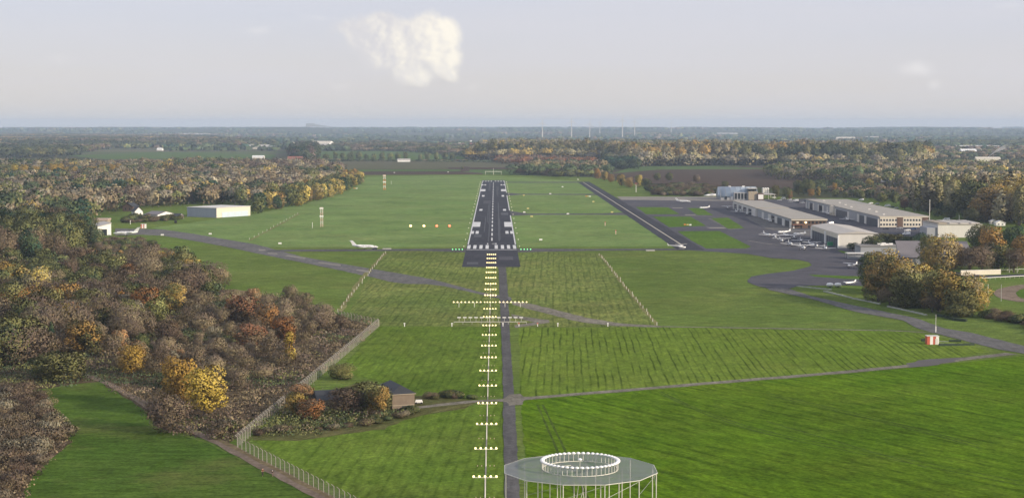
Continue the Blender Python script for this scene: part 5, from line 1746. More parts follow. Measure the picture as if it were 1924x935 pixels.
def row_hangar():
    t = thing('hangar', 'hangar row by the apron with a stepped gravel roof and brown brick front', 'hangar', (214.5, 1217, 0))
    h = 6.4
    bx(0, 25, 0.4, 157, 0, h).build('wall', M_GREYW, t)
    bx(-1.2, 25, 157.2, 290, 0, h + 0.4).build('wall', M_LIGHTW, t)
    m = MB()
    wall_box(m, -0.5, 25.6, -1.2, 156.6, h, h + 0.45)
    wall_box(m, -1.8, 25.4, 156.7, 290.5, h + 0.4, h + 0.9)
    m.build('roof', M_ROOFG, t)
    bx(-0.22, 0.04, 0, 156, h * 0.76, h - 0.02).build('fascia', M_GREYW, t)
    face_left(t, 0, 0, 156, h, [(1.5, 'g'), (0.6, 'p'), (1.5, 'g'), (0.8, 'p'), (1.2, 'o'), (0.7, 'p'), (1.5, 'd'), (0.7, 'p'), (1.4, 'o'), (0.4, 'p')], None, M_DOORD)
    face_left(t, -1.2, 160, 289, h, [(0.4, 'p'), (2, 'o'), (0.8, 'p'), (2, 'o'), (0.8, 'p'), (2, 'o'), (0.8, 'p'), (2, 'o'), (0.3, 'p'), (1.6, 'p')], None, M_DOORD)
    bx(0.1, 25.2, -0.2, 0.38, 0, h - 0.1).build('brick_front', M_BRICK, t)
    bx(-0.2, 25.7, -1.0, -0.22, h - 0.75, h - 0.03).build('sign_band', M_YEL if False else M_CREAM, t)
    for k in range(9):
        x = 1.6 + k * 2.75
        bx(x - 0.8, x + 0.8, -0.3, -0.15, 3.4, 4.9).build('window', M_CREAM if k in (1, 3) else M_GLASS, t)
        if k % 2 == 0:
            bx(x - 0.6, x + 0.6, -0.3, -0.15, 0.05, 2.2).build('door', M_GLASS if k else M_WHITE, t)
    bx(0.5, 8.5, -3.0, -0.25, 2.4, 2.65).build('canopy', M_RTILE, t)
    o = MB().ball((10.2, -0.9, 4.2), 0.7, 8, 5).build('wall_lamp', M_LAMP, t)
row_hangar()

def white_hangar():
    t = thing('hangar', 'pale hangar with two big dark doors at the near end of the apron', 'hangar', (208.5, 1018, 0))
    W, L, h = 24, 88, 8.6
    bx(0, W, 0, L, 0, h).build('wall', M_LIGHTW, t)
    m = MB()
    # shallow gable along the length
    m.add([(-0.5, -0.6, h), (W + 0.5, -0.6, h), (W + 0.5, L + 0.6, h), (-0.5, L + 0.6, h), (W * 0.45, -0.6, h + 1.5), (W * 0.45, L + 0.6, h + 1.5)],
          [(0, 1, 2, 3)[::-1], (0, 4, 5, 3)[::-1], (1, 2, 5, 4), (0, 1, 4), (2, 3, 5)])
    m.build('roof', M_ROOFW, t)
    bx(-0.3, -0.02, -0.3, L + 0.3, h * 0.66, h - 0.02).build('fascia', M_CREAM, t)
    for a, b in ((1.5, 38), (43, L - 3)):
        bx(-0.22, 0.1, a, b, 0.02, h * 0.64).build('hangar_door', M_DOORD, t)
        q = MB()
        for k in range(1, 5):
            wall_box(q, -0.30, -0.225, a + (b - a) * k / 5 - 0.12, a + (b - a) * k / 5 + 0.12, 0.05, h * 0.63)
        q.build('door_seams', M_GREYW, t)
    for a, b in ((38.3, 42.7), (L - 2.6, L), (-0.4, 1.2)):
        bx(-0.75, -0.04, a, b, 0, h * 0.9).build('pier', M_WHITE, t)
    bx(3, 21, -0.12, -0.01, h * 0.2, h * 0.28).build('wall_band', M_LIGHTW, t)
white_hangar()

def grey_shed():
    p = P(1762, 446)
    t = thing('shed', 'wide grey shed with pale rooflight strips behind the round beige willow', 'shed', (p.x, p.y, 0))
    W, L, h = 29, 40, 8.4
    bx(0, W, 0, L, 0, h).build('wall', M_LIGHTW, t)
    bx(-0.5, W + 0.5, -0.5, L + 0.5, h, h + 0.4).build('roof', M_ROOFG, t)
    for k in range(4):
        bx(1 + k * 7.2, 6.6 + k * 7.2, 2, L - 3, h + 0.4, h + 1.1).build('rooflight', M_BRICKP if k == 0 else M_ROOFW, t)
    bx(-7, -0.05, 1, 20, 0, 6.4).build('annexe', M_GREYW, t)
grey_shed()

def glass_hall():
    p = P(1354, 375.5)
    t = thing('barrel_hall', 'barrel-roofed glass hall at the far end of the apron', 'hall', (p.x, p.y, 0))
    W, L, h = 37, 34, 12.5
    secs = []
    for x in (0, W):
        secs.append([(x, L / 2 - math.cos(math.pi * k / 14) * L / 2, 2.2 + math.sin(math.pi * k / 14) * (h - 2.2)) for k in range(15)])
    MB().loft(secs).build('barrel_roof', simple('steel_glazing', (0.30, 0.36, 0.42), 0.3, 0.2, var=0.35, scale=0.3, stretch=(1, 0.2, 0.2)), t, True)
    m = MB()
    for k in range(8):
        x = k * W / 7
        for j in range(14):
            a0, a1 = math.pi * j / 14, math.pi * (j + 1) / 14
            m.tube((x, L / 2 - math.cos(a0) * (L / 2 + .15), 2.2 + math.sin(a0) * (h - 2.05)), (x, L / 2 - math.cos(a1) * (L / 2 + .15), 2.2 + math.sin(a1) * (h - 2.05)), 0.22, n=4)
    m.build('roof_rib', M_GREYW, t)
    bx(0.2, W - 0.2, 0.1, L - 0.1, 0, 2.3).build('base_wall', M_GREYW, t)
    for k in range(5):
        bx(4 + k * 6, 6.2 + k * 6, -0.3, 0.08, 0.05, 3.4).build('entrance', M_WHITE if k % 2 else M_GLASS, t)
    m = MB().box(W * 0.3, L / 2, h + 0.3, 2.2, 2, 0.9).box(W * 0.68, L / 2, h + 0.3, 2.6, 2, 1.2)
    m.build('roof_vent', M_WHITE, t)
    p = P(1397, 376)
    t = thing('terminal_building', 'stepped terminal with brown brick and a dark glazed control room', 'terminal', (p.x, p.y, 0))
    bx(-9, 5, 4, 18, 0, 7.5).build('office_block', M_GREYW, t)
    bx(5.2, 14, 2, 16, 0, 8.6).build('tower_base', M_BRICKP, t)
    secs = []
    for z, r in ((8.6, 4.2), (11.2, 5.0)):
        secs.append([(9.4 + r * math.cos(2 * math.pi * (k + .5) / 8), 8 + r * math.sin(2 * math.pi * (k + .5) / 8), z) for k in range(8)])
    MB().loft(secs).build('control_room', M_GLASS, t)
    MB().box(9.4, 8, 11.45, 9.4, 9.4, 0.5).build('control_room_roof', M_LIGHTW, t)
    bx(14.2, 20, 0, 14, 0, 6.6).build('front_block', M_BRICK, t)
    for k in range(4):
        bx(-8 + k * 3.2, -6 + k * 3.2, 3.7, 3.98, 1.0, 6.6).build('window', M_GLASS, t)
    bx(14.5, 19.6, -0.2, -0.02, 1, 5.6).build('window', M_WHITE, t)
    p = P(1420, 374)
    t = thing('canopy', 'flat beige canopy roof between the terminal and the car park', 'canopy', (p.x, p.y, 0))
    bx(0, 20, 0, 26, 4.4, 4.9).build('roof', M_ROOFW, t)
    for x in (1, 7, 13, 19):
        for y in (1, 25):
            MB().tube((x, y, 0), (x, y, 4.38), 0.2, n=6).build('column', M_LIGHTW, t)
    for k in range(3):
        p = P(1434 + k * 4.2, 365)
        MB_ = thing('fuel_silo', 'pale upright tank behind the beige canopy, %s of three' % ('left', 'middle', 'right')[k], 'tank', p, 0, 'three pale tanks behind the canopy')
        MB().tube((0, 0, 0), (0, 0, 6.4), 1.5, n=12).build('vessel', M_LIGHTW, MB_)
        MB().tube((0, 0, 6.4), (0, 0, 7.2), 1.5, 0.3, 12).build('dome', M_WHITE, MB_)
glass_hall()

def sloping_roof_hall():
    p = P(1690, 497)
    t = thing('grandstand', 'race-track grandstand with a long sloping grey roof behind the golden clump', 'grandstand', (p.x, p.y, 0), R(-8))
    W, L = 38, 26
    m = MB().add([(0, 0, 3.5), (W, 0, 3.5), (W, L, 10.5), (0, L, 10.5), (0, 0, 3.9), (W, 0, 3.9), (W, L, 11.0), (0, L, 11.0)], [(0, 3, 2, 1), (4, 5, 6, 7), (0, 1, 5, 4), (1, 2, 6, 5), (2, 3, 7, 6), (3, 0, 4, 7)])
    m.build('roof', simple('grey_sheet_roof', (0.185, 0.165, 0.165), 0.6, var=0.2, scale=0.15), t)
    m = MB().add([(W * 0.42, -0.1, 3.95), (W * 0.45, -0.1, 3.95), (W * 0.45, L, 11.06), (W * 0.42, L, 11.06)], [(0, 1, 2, 3)])
    m.build('roof_seam', M_LIGHTW, t)
    m = MB().add([(0.5, 0.5, 0), (W - 0.5, 0.5, 0), (W - 0.5, L - 0.3, 0), (0.5, L - 0.3, 0), (0.5, 0.5, 3.6), (W - 0.5, 0.5, 3.6), (W - 0.5, L - 0.3, 10.4), (0.5, L - 0.3, 10.4)], [(0, 3, 2, 1), (4, 5, 6, 7), (0, 1, 5, 4), (1, 2, 6, 5), (2, 3, 7, 6), (3, 0, 4, 7)])
    m.build('wall', M_GREYW, t)
    p = P(1617, 478)
    t = thing('annexe_building', 'low flat grey building in front of the pale hangar end', 'building', (p.x, p.y, 0))
    bx(0, 22, 0, 16, 0, 4.6).build('wall', M_GREYW, t)
    bx(-0.5, 22.5, -0.5, 16.5, 4.6, 5.0).build('roof', simple('felt_roof', (0.22, 0.21, 0.20), 0.9, var=0.2, scale=0.2), t)
    m = MB()
    for k in range(5):
        m.box(13 + (k % 3) * 3, 3 + k * 2.5, 5.5, 2.2, 1.4, 0.9)
    m.build('roof_unit', M_WHITE, t)
    p = P(1592, 486)
    t = thing('lean_to', 'open carport with a pale roof at the corner of the apron', 'carport', (p.x, p.y, 0))
    bx(0, 12, 0, 7, 2.8, 3.1).build('roof', M_LIGHTW, t)
    for x in (0.4, 6, 11.6):
        for y in (0.4, 6.6):
            MB().tube((x, y, 0), (x, y, 2.78), 0.12, n=6).build('post', M_STEEL, t)
    bx(1, 8, 1.5, 5.5, 0, 1.8).build('stored_crates', M_GREYW, t)
sloping_roof_hall()

t = thing('storage_container', 'bright green covered container at the corner of the pale hangar', 'container', P(1563, 462))
bx(-2.6, 2.6, -1.2, 1.2, 0.25, 2.3).build('body', M_GREEN, t)
bx(-2.7, 2.7, -1.3, 1.3, 2.3, 2.5).build('lid', M_GREEN, t)
bx(-2.0, 2.0, -0.9, 0.9, 0.02, 0.24).build('skids', M_STEEL, t)

def track_wall():
    a, b = P(1805, 517), P(1880, 515)
    t = thing('track_wall', 'bright cream wall standing along the race track', 'wall', a, math.atan2(b.y - a.y, b.x - a.x))
    L = (b - a).length
    bx(0, L, -0.2, 0.2, 0, 2.3).build('wall', M_CREAM, t)
    bx(-0.1, L + 0.1, -0.3, 0.3, 2.3, 2.45).build('coping', M_WHITE, t)
    for lab, pts in (('white running rail along the near edge of the race track', [(1830, 527), (1880, 524.5), (1924, 522), (2010, 517)]), ('thin far fence of the race track at the right', [(1882, 511), (1924, 509), (2000, 506)])):
        q = [P(*p) for p in pts]
        t = thing('running_rail', lab, 'rail', q[0])
        m = MB()
        ps = MB()
        for i in range(len(q) - 1):
            m.tube(q[i] - q[0] + Vector((0, 0, 1.1)), q[i + 1] - q[0] + Vector((0, 0, 1.1)), 0.16 if 'near' in lab else 0.08, n=5)
            n = int((q[i + 1] - q[i]).length / 3)
            for k in range(n):
                c = q[i].lerp(q[i + 1], k / n) - q[0]
                ps.tube(c, c + Vector((0, 0, 1.0)), 0.06, n=4)
        m.build('rail', M_WHITE, t)
        ps.build('rail_posts', M_LIGHTW, t)
track_wall()

# brick transformer shed with a slate roof, and the low roof beside it behind the trees
def slate_shed():
    p = P(737, 772)
    t = thing('shed', 'small brick shed with a dark slate hipped roof among the trees', 'shed', (p.x, p.y, 0), R(20))
    W, L, h = 6.0, 14, 4.4
    bx(0, W, 0, L, 0, h).build('wall', M_OLDBRICK, t)
    m = MB().add([(-0.4, -0.4, h), (W + 0.4, -0.4, h), (W + 0.4, L + 0.4, h), (-0.4, L + 0.4, h), (W * 0.5, L * 0.18, h + 1.9), (W * 0.5, L * 0.84, h + 1.9)],
                 [(0, 3, 2, 1), (0, 1, 4), (1, 2, 5, 4), (2, 3, 5), (3, 0, 4, 5)])
    m.build('roof', M_SLATE, t)
    bx(-0.3, W + 0.3, -0.45, -0.3, h - 0.2, h - 0.02).build('gutter', M_BRICKP, t)
    bx(2.6, 5.4, -0.06, -0.003, 0.05, 1.2).build('door', M_SLATE, t)
    bx(0.05, W - 0.05, -0.05, -0.003, 1.35, 1.5).build('ledge', M_BRICKP, t)
    p = P(594, 775)
    t = thing('outbuilding', 'long low outbuilding with a dark roof half hidden by the orange trees', 'shed', (p.x, p.y + 4, 0), R(14))
    W, L, h = 14, 8, 2.6
    bx(0, W, 0, L, 0, h).build('wall', M_BRICKP, t)
    m = MB().add([(-0.3, -0.4, h), (W + 0.3, -0.4, h), (W + 0.3, L + 0.4, h), (-0.3, L + 0.4, h), (-0.3, L * 0.5, h + 2.0), (W + 0.3, L * 0.5, h + 2.0)],
                 [(0, 3, 2, 1), (0, 1, 5, 4), (2, 3, 4, 5), (0, 4, 3), (1, 2, 5)])
    m.build('roof', M_SLATE, t)
slate_shed()

def left_buildings():
    # white hangar at the edge of the tall wood
    a = P(209, 442)
    t = thing('hangar', 'white hangar with a slanting sunlit front at the edge of the tall wood', 'hangar', (a.x, a.y, 0), R(205))
    # local x runs along the front away from the runway
    m = MB().add([(0, 0, 0), (12.5, 0, 0), (12.5, 24, 0), (0, 24, 0), (0, 0, 8.0), (12.5, 0, 5.0), (12.5, 24, 5.0), (0, 24, 8.0)], [(0, 3, 2, 1), (4, 5, 6, 7), (0, 1, 5, 4), (1, 2, 6, 5), (2, 3, 7, 6), (3, 0, 4, 7)])
    for v in range(len(m.v)):
        x, y, z = m.v[v]
        m.v[v] = (x, -y, z)
    m.f = [f[::-1] for f in m.f]
    m.build('wall', M_WHITE, t)
    m = MB().add([(-0.4, 0.5, 8.1), (13, 0.5, 4.95), (13, -24.5, 4.95), (-0.4, -24.5, 8.1), (-0.4, 0.5, 8.4), (13, 0.5, 5.25), (13, -24.5, 5.25), (-0.4, -24.5, 8.4)], [(0, 1, 2, 3), (4, 7, 6, 5), (0, 4, 5, 1), (1, 5, 6, 2), (2, 6, 7, 3), (3, 7, 4, 0)])
    m.build('roof', M_ROOFW, t)
    bx(2.8, 6.4, 0.005, 0.15, 0.02, 4.2).build('door_opening', M_GLASS, t)
    bx(8.0, 9.6, 0.005, 0.1, 1.5, 2.6).build('window', M_GLASS, t)
    p = P(168, 428)
    t = thing('building', 'low building with a pinkish roof behind the white hangar', 'building', (p.x, p.y, 0))
    bx(0, 13, 0, 10, 0, 5.4).build('wall', M_BRICKP, t)
    bx(-0.4, 13.4, -0.4, 10.4, 5.4, 6.6).build('roof', simple('pink_roof', (0.42, 0.32, 0.27), 0.8, var=0.15), t)
    bx(2, 6, -0.15, -0.01, 1, 3).build('window', M_GLASS, t)
    # pale blue hangar
    p = P(407, 409)
    t = thing('hangar', 'cream hangar with a wide pale blue door facing the left grass', 'hangar', (p.x, p.y, 0), math.atan2(33, 22))
    W, L, h = 40, 32, 7.6
    bx(0, W, 0, L, 0, h).build('wall', M_CREAM, t)
    bx(-0.12, -0.005, 0.05, L - 0.05, 0.02, h - 0.1).build('side_cladding', simple('blue_grey_sheet', (0.33, 0.36, 0.42), 0.6, var=0.15, scale=0.2, stretch=(1, 1, 0.1)), t)
    bx(-0.4, W + 0.4, -0.4, L + 0.4, h, h + 0.35).build('roof', M_LIGHTW, t)
    d = bx(6, 37, -0.25, -0.01, 0.02, h * 0.55).build('hangar_door', M_DOORB, t)
    for k in range(1, 4):
        bx(6 + k * 7.75 - 0.1, 6 + k * 7.75 + 0.1, -0.32, -0.255, 0.05, h * 0.54).build('door_seam', M_LIGHTW, d)
left_buildings()

def house(px, py, w, l, h, lab, wall=M_WHITE, roof=M_SLATE, rz=0.0, cat='house', group=None, name='house', windows=2):
    p = P(px, py)
    t = thing(name, lab, cat, (p.x, p.y, 0), rz, group)
    eh = h * 0.58
    bx(-w / 2, w / 2, 0, l, 0, eh).build('wall', wall, t)
    m = MB().add([(-w / 2, -0.01, eh), (w / 2, -0.01, eh), (0, -0.01, h)], [(0, 1, 2)])
    m.add([(-w / 2, l + 0.01, eh), (w / 2, l + 0.01, eh), (0, l + 0.01, h)], [(2, 1, 0)])
    m.build('gable', wall, t)
    e = 0.4
    k = (h - eh) / (w / 2)
    m = MB()
    for sg in (-1, 1):
        x0, x1, z0, z1 = 0.0, sg * (w / 2 + e), h, eh - e * k
        m.add([(x0, -e, z0 + 0.02), (x1, -e, z1 + 0.02), (x1, l + e, z1 + 0.02), (x0, l + e, z0 + 0.02), (x0, -e, z0 + 0.28), (x1, -e, z1 + 0.28), (x1, l + e, z1 + 0.28), (x0, l + e, z0 + 0.28)],
              [(0, 1, 2, 3), (4, 7, 6, 5), (0, 4, 5, 1), (1, 5, 6, 2), (2, 6, 7, 3), (3, 7, 4, 0)])
    m.build('roof', roof, t)
    for q in range(windows):
        x = (q + 0.5) / windows * w * 0.8 - w * 0.4
        bx(x - 0.55, x + 0.55, -0.1, -0.02, eh * 0.3, eh * 0.72).build('window', M_GLASS, t)
    return t
house(261, 408, 6.6, 12, 8.0, 'white gabled house with a dark roof beyond the left taxiway', rz=R(25))
house(312, 410, 20, 14, 5.4, 'wide low house with a grey roof right of the white gable', roof=simple('grey_tiles', (0.17, 0.16, 0.17), 0.8, var=0.2), rz=R(60), windows=4)
house(341, 410, 7, 6, 3.6, 'small white hut right of the wide low house', rz=R(70), windows=1)
house(240, 397, 10, 10, 7, 'dark-roofed house behind the white gabled house', wall=M_BRICK, rz=R(-20))
house(165, 392, 14, 12, 8, 'house with a pale blue-grey roof in the left wood', wall=M_BRICKP, roof=M_ROOFW, rz=R(30))
house(4, 372, 14, 12, 9, 'red-roofed house at the left edge of the far wood', wall=M_BRICKP, roof=M_RTILE)
# dark box and white posts near the left houses
t = thing('bale', 'dark upright bale on the grass below the small hut', 'bale', P(330, 419))
bx(-0.9, 0.9, -0.9, 0.9, 0, 1.9).build('wrap', M_RUBBER, t)
bx(-0.6, 0.6, -0.6, 0.6, 1.9, 2.05).build('top', M_SLATE, t)
pole(245, 421, 2.6, 0.22, 'short white post in front of the left bushes', M_WHITE, 'cap')

# greenhouses, barns and houses on the plain
FARB = [
    (452, 279.5, 95, 60, 13, 'largest pale greenhouse on the far left plain', M_LIGHTW, M_ROOFW), (478, 280, 60, 40, 9, 'pale barn right of the largest greenhouse', M_CREAM, M_ROOFW),
    (499, 281, 40, 30, 11, 'bluish roofed barn further right on the far left plain', M_LIGHTW, M_ROOFW), (588, 277, 70, 50, 22, 'sunlit white building above the dark copse', M_WHITE, M_CREAM),
    (554, 278, 30, 24, 12, 'small sunlit white building left of the dark copse', M_WHITE, M_CREAM), (333, 256, 150, 80, 22, 'pale industrial shed on the far plain, left', M_WHITE, M_ROOFW),
    (362, 257, 120, 90, 22, 'pale industrial shed on the far plain, second from left', M_LIGHTW, M_ROOFW), (385, 256.5, 110, 80, 20, 'pale industrial shed on the far plain, third from left', M_LIGHTW, M_ROOFW),
    (405, 256.5, 90, 60, 20, 'pale industrial shed on the far plain, rightmost of the left row', M_LIGHTW, M_ROOFW), (209, 261, 50, 40, 20, 'white slanting roof in the far left wood', M_WHITE, M_WHITE),
    (133, 252, 90, 60, 26, 'bright white block near the left horizon', M_WHITE, M_WHITE), (253, 249, 60, 60, 60, 'small white tower block near the left horizon', M_WHITE, M_WHITE),
    (296, 283, 16, 14, 8, 'small white house on the left stubble field', M_WHITE, M_WHITE), (588, 253, 90, 60, 30, 'white speck of a building below the spoil heap', M_WHITE, M_WHITE),
    (606, 253, 60, 60, 26, 'second white speck of a building below the spoil heap', M_WHITE, M_WHITE), (641, 246, 300, 100, 40, 'long white hall close to the horizon right of the heap', M_WHITE, M_WHITE),
    (475, 298, 26, 16, 7, 'white trailer-like building at the edge of the left wood', M_WHITE, M_WHITE), (748, 272, 28, 20, 13, 'white house in the village beyond the green field', M_WHITE, M_ROOFW),
    (541, 305, 30, 22, 12, 'red-roofed farmhouse left of the dark copse', M_BRICKP, M_RTILE), (747, 304, 26, 16, 6, 'low white shed on the far road', M_WHITE, M_ROOFW),
    (1070, 300, 40, 24, 7, 'pale van row by the far thicket', M_LIGHTW, M_ROOFW), (1093, 300, 20, 16, 8, 'white hut at the end of the far thicket', M_WHITE, M_WHITE),
    (1786, 323, 60, 40, 14, 'barn with a wide pale roof at the right', M_GREYW, M_ROOFW), (1832, 303, 50, 24, 9, 'cream barn beside the bright far field', M_CREAM, M_CREAM),
    (1804, 290, 40, 30, 14, 'white house on the far right plain', M_WHITE, M_WHITE), (1796, 281, 130, 40, 13, 'long pale hall on the far right plain', M_LIGHTW, M_LIGHTW),
    (1826, 281, 50, 40, 13, 'pale hall right of the long one on the far right plain', M_LIGHTW, M_LIGHTW), (1473, 251, 60, 60, 50, 'white speck near the right horizon', M_WHITE, M_WHITE),
    (1572, 264, 90, 60, 18, 'cream roof in the far autumn wood, left', M_CREAM, M_CREAM), (1625, 263, 70, 50, 18, 'pale roof in the far autumn wood, right', M_LIGHTW, M_ROOFW),
    (1348, 255, 150, 90, 22, 'pale halls on the hazy plain right of the turbines', M_LIGHTW, M_ROOFW), (1381, 252, 90, 60, 22, 'small pale hall right of the pale halls on the plain', M_WHITE, M_WHITE),
    (1644, 295, 30, 20, 9, 'small white building at the foot of the far right wood', M_WHITE, M_ROOFW), (1655, 342, 14, 9, 5, 'white van-sized hut in the field behind the hangars', M_WHITE, M_WHITE),
    (1880, 424, 7, 5, 3.6, 'white caravan on the lawn behind the race track, right', M_WHITE, M_WHITE), (1868, 421, 5, 5, 3.4, 'pale caravan on the lawn behind the race track, left', M_LIGHTW, M_WHITE),
]
for px, py, w, l, h, lab, wm, rm in FARB:
    if h < 10 and w < 10:
        house(px, py, w, l, h, lab, wm, rm, 0.0, 'hut')
    else:
        house(px, py, l, w, h, lab, wm, rm, -math.pi / 2 + random.uniform(-0.4, 0.1), 'building', name='far_building', windows=3)
rh = random.Random(8)
for k in range(44):
    px = rh.choice([rh.uniform(610, 960), rh.uniform(690, 840), rh.uniform(440, 620), rh.uniform(1720, 1924)])
    py = rh.uniform(268, 278) if px < 1000 else rh.uniform(277, 292)
    red = rh.random() < 0.45
    lab = ('red-roofed village house among the far gardens' if red else 'grey-roofed village house among the far gardens')
    house(px, py, rh.uniform(10, 15), rh.uniform(14, 26), rh.uniform(10, 14), lab, rh.choice([M_WHITE, M_CREAM]) if not red else M_BRICKP, M_RTILE if red else M_ROOFW, rh.uniform(-1.5, 1.5), 'house',
          'red-roofed houses of the far village' if red else 'grey-roofed houses of the far village', 'village_house', windows=2)
# block on the spoil heap
d_ = ray(583, 240)
hx, hy = CAM_X + d_.x / d_.y * 15000, 15000
t = thing('heap_building', 'blue-grey block on top of the spoil heap at the horizon', 'building', (hx, hy, 66))
bx(-38, 38, 0, 60, 0, 30).build('main_block', M_GREYW, t)
m = MB().add([(38, 0, 0), (190, 0, 0), (38, 0, 24), (38, 50, 0), (190, 50, 0), (38, 50, 24)], [(0, 1, 2), (3, 5, 4), (0, 3, 4, 1), (1, 4, 5, 2), (2, 5, 3, 0)])
m.build('sloping_conveyor', M_GREYW, t)

# wind turbines
def turbine(px, pbase, ptop, d, lab, rot):
    x = CAM_X + ray(px, 240).x / ray(px, 240).y * d
    z0 = max(0.0, CAM_Z - (pbase - 237) * d / F_PX)
    z1 = CAM_Z - (ptop - 237) * d / F_PX
    t = thing('wind_turbine', lab, 'wind turbine', (x, d, z0 - 1))
    H = z1 - z0
    MB().tube((0, 0, 0), (0, 0, H), 2.3, 1.3, 10).build('tower', M_LIGHTW, t)
    MB().box(0, -1, H + 1.6, 3.6, 9, 3.6).build('nacelle', M_LIGHTW, t)
    hub = MB().ball((0, 0, 0), 1.7, 8, 5).build('hub', M_WHITE, t)
    hub.location = (0, -6.4, H + 1.6)
    for k in range(3):
        m = MB().loft([[(-0.8, -0.3, 1), (0.8, -0.3, 1), (0.8, 0.3, 1), (-0.8, 0.3, 1)], [(-1.7, -0.2, 7), (1.0, -0.2, 7), (1.0, 0.2, 7), (-1.7, 0.2, 7)], [(-0.4, -0.1, H * 0.42), (0.3, -0.1, H * 0.42), (0.3, 0.1, H * 0.42), (-0.4, 0.1, H * 0.42)]])
        b = m.build('blade', M_LIGHTW, hub)
        b.rotation_euler = (0, rot + k * 2 * math.pi / 3, 0)
for i, (px, pb, pt, d, lab, rot) in enumerate(((1019, 257, 231, 8200, 'leftmost wind turbine beyond the far wood', 0.1), (1074, 257, 228, 8400, 'wind turbine second from the left beyond the far wood', 0.0),
                                               (1108, 257, 233, 8600, 'wind turbine third from the left beyond the far wood', 0.2), (1169.5, 257, 226, 8400, 'tallest wind turbine, left of the last close pair', 0.05),
                                               (1192.5, 254, 228, 9000, 'right-hand wind turbine of the last close pair', 0.12), (1127, 250, 231, 11000, 'small faint wind turbine between the third and the tallest', 0.6),
                                               (1261, 248, 230, 12000, 'faintest wind turbine, far to the right of the others', 0.05))):
    turbine(px, pb, pt, d, lab, rot)
# pylons on the plain
for px, pb, pt, d, lab in ((850, 262, 252, 7500, 'lattice pylon on the hazy plain left of the runway line'), (937, 256, 240, 9000, 'tall lattice pylon near the horizon above the runway'), (790, 250, 240, 11000, 'small lattice pylon near the horizon')):
    x = CAM_X + ray(px, 240).x / ray(px, 240).y * d
    t = thing('power_pylon', lab, 'pylon', (x, d, 0))
    H = CAM_Z - (pt - 237) * d / F_PX
    m = MB()
    for sx in (-1, 1):
        for sy in (-1, 1):
            m.tube((sx * 4, sy * 4, 0), (0, 0, H), 0.5, 0.35, 4)
    m.build('tower', M_STEEL, t)
    m = MB().box(0, 0, H * 0.72, 20, 0.8, 0.8).box(0, 0, H * 0.88, 14, 0.8, 0.8)
    m.build('crossarm', M_STEEL, t)

# chimney smoke drifting from a garden on the right
def smoke():
    m = MB()
    p = P(1857, 300)
    secs = []
    for k, (dx, z, r) in enumerate(((0, 6, 1.5), (6, 11, 3), (14, 17, 5), (26, 24, 7), (40, 30, 9), (60, 36, 11))):
        secs.append([(dx + r * 0.4 * math.cos(2 * math.pi * j / 12), r * math.sin(2 * math.pi * j / 12) * 1.0, z + r * 0.7 * math.cos(2 * math.pi * j / 12)) for j in range(12)])
    m.loft(secs)
    mat = bpy.data.materials.new('smoke')
    mat.use_nodes = True
    nt = mat.node_tree
    nt.nodes.clear()
    out = nd(nt, 'ShaderNodeOutputMaterial')
    pv = nd(nt, 'ShaderNodeVolumePrincipled')
    pv.inputs['Color'].default_value = (0.95, 0.96, 1, 1)
    geo = nd(nt, 'ShaderNodeNewGeometry')
    rel = nd(nt, 'ShaderNodeVectorMath', operation='SUBTRACT')
    nt.links.new(geo.outputs['Position'], rel.inputs[0])
    rel.inputs[1].default_value = tuple(p)
    sp = nd(nt, 'ShaderNodeSeparateXYZ')
    nt.links.new(rel.outputs[0], sp.inputs[0])
    nz = nd(nt, 'ShaderNodeTexNoise')
    nz.inputs['Scale'].default_value = 0.09
    nz.inputs['Detail'].default_value = 4
    nt.links.new(rel.outputs[0], nz.inputs['Vector'])
    fall = nd(nt, 'ShaderNodeMapRange')
    fall.inputs[1].default_value, fall.inputs[2].default_value, fall.inputs[3].default_value, fall.inputs[4].default_value = 0, 58, 0.10, 0.0
    nt.links.new(sp.outputs[0], fall.inputs[0])
    br = nd(nt, 'ShaderNodeMapRange')
    br.inputs[1].default_value, br.inputs[2].default_value = 0.40, 0.62
    nt.links.new(nz.outputs[0], br.inputs[0])
    mu = nd(nt, 'ShaderNodeMath', operation='MULTIPLY')
    nt.links.new(fall.outputs[0], mu.inputs[0])
    nt.links.new(br.outputs[0], mu.inputs[1])
    nt.links.new(mu.outputs[0], pv.inputs['Density'])
    nt.links.new(pv.outputs[0], out.inputs['Volume'])
    o = m.build('smoke', mat)
    o.location = p
    tag(o, 'white smoke drifting up from a garden at the far right', 'smoke', kind='stuff')
smoke()

# ================================================================== AIRCRAFT, VEHICLES, PEOPLE
def rsec(y, w, h, zc, n=12):
    return [(w / 2 * math.cos(2 * math.pi * k / n), y, zc + h / 2 * math.sin(2 * math.pi * k / n)) for k in range(n)]

def flat_wing(x0, x1, yc0, yc1, ch0, ch1, z0, z1, th=0.16):
    secs = []
    for x, yc, ch, z in ((x0, yc0, ch0, z0), (x1, yc1, ch1, z1)):
        t_ = th * ch / ch0
        secs.append([(x, yc + ch * 0.4, z), (x, yc + ch * 0.2, z + t_ * 0.6), (x, yc - ch * 0.6, z + 0.02), (x, yc - ch * 0.6, z - 0.02), (x, yc + ch * 0.2, z - t_ * 0.4)])
    return secs

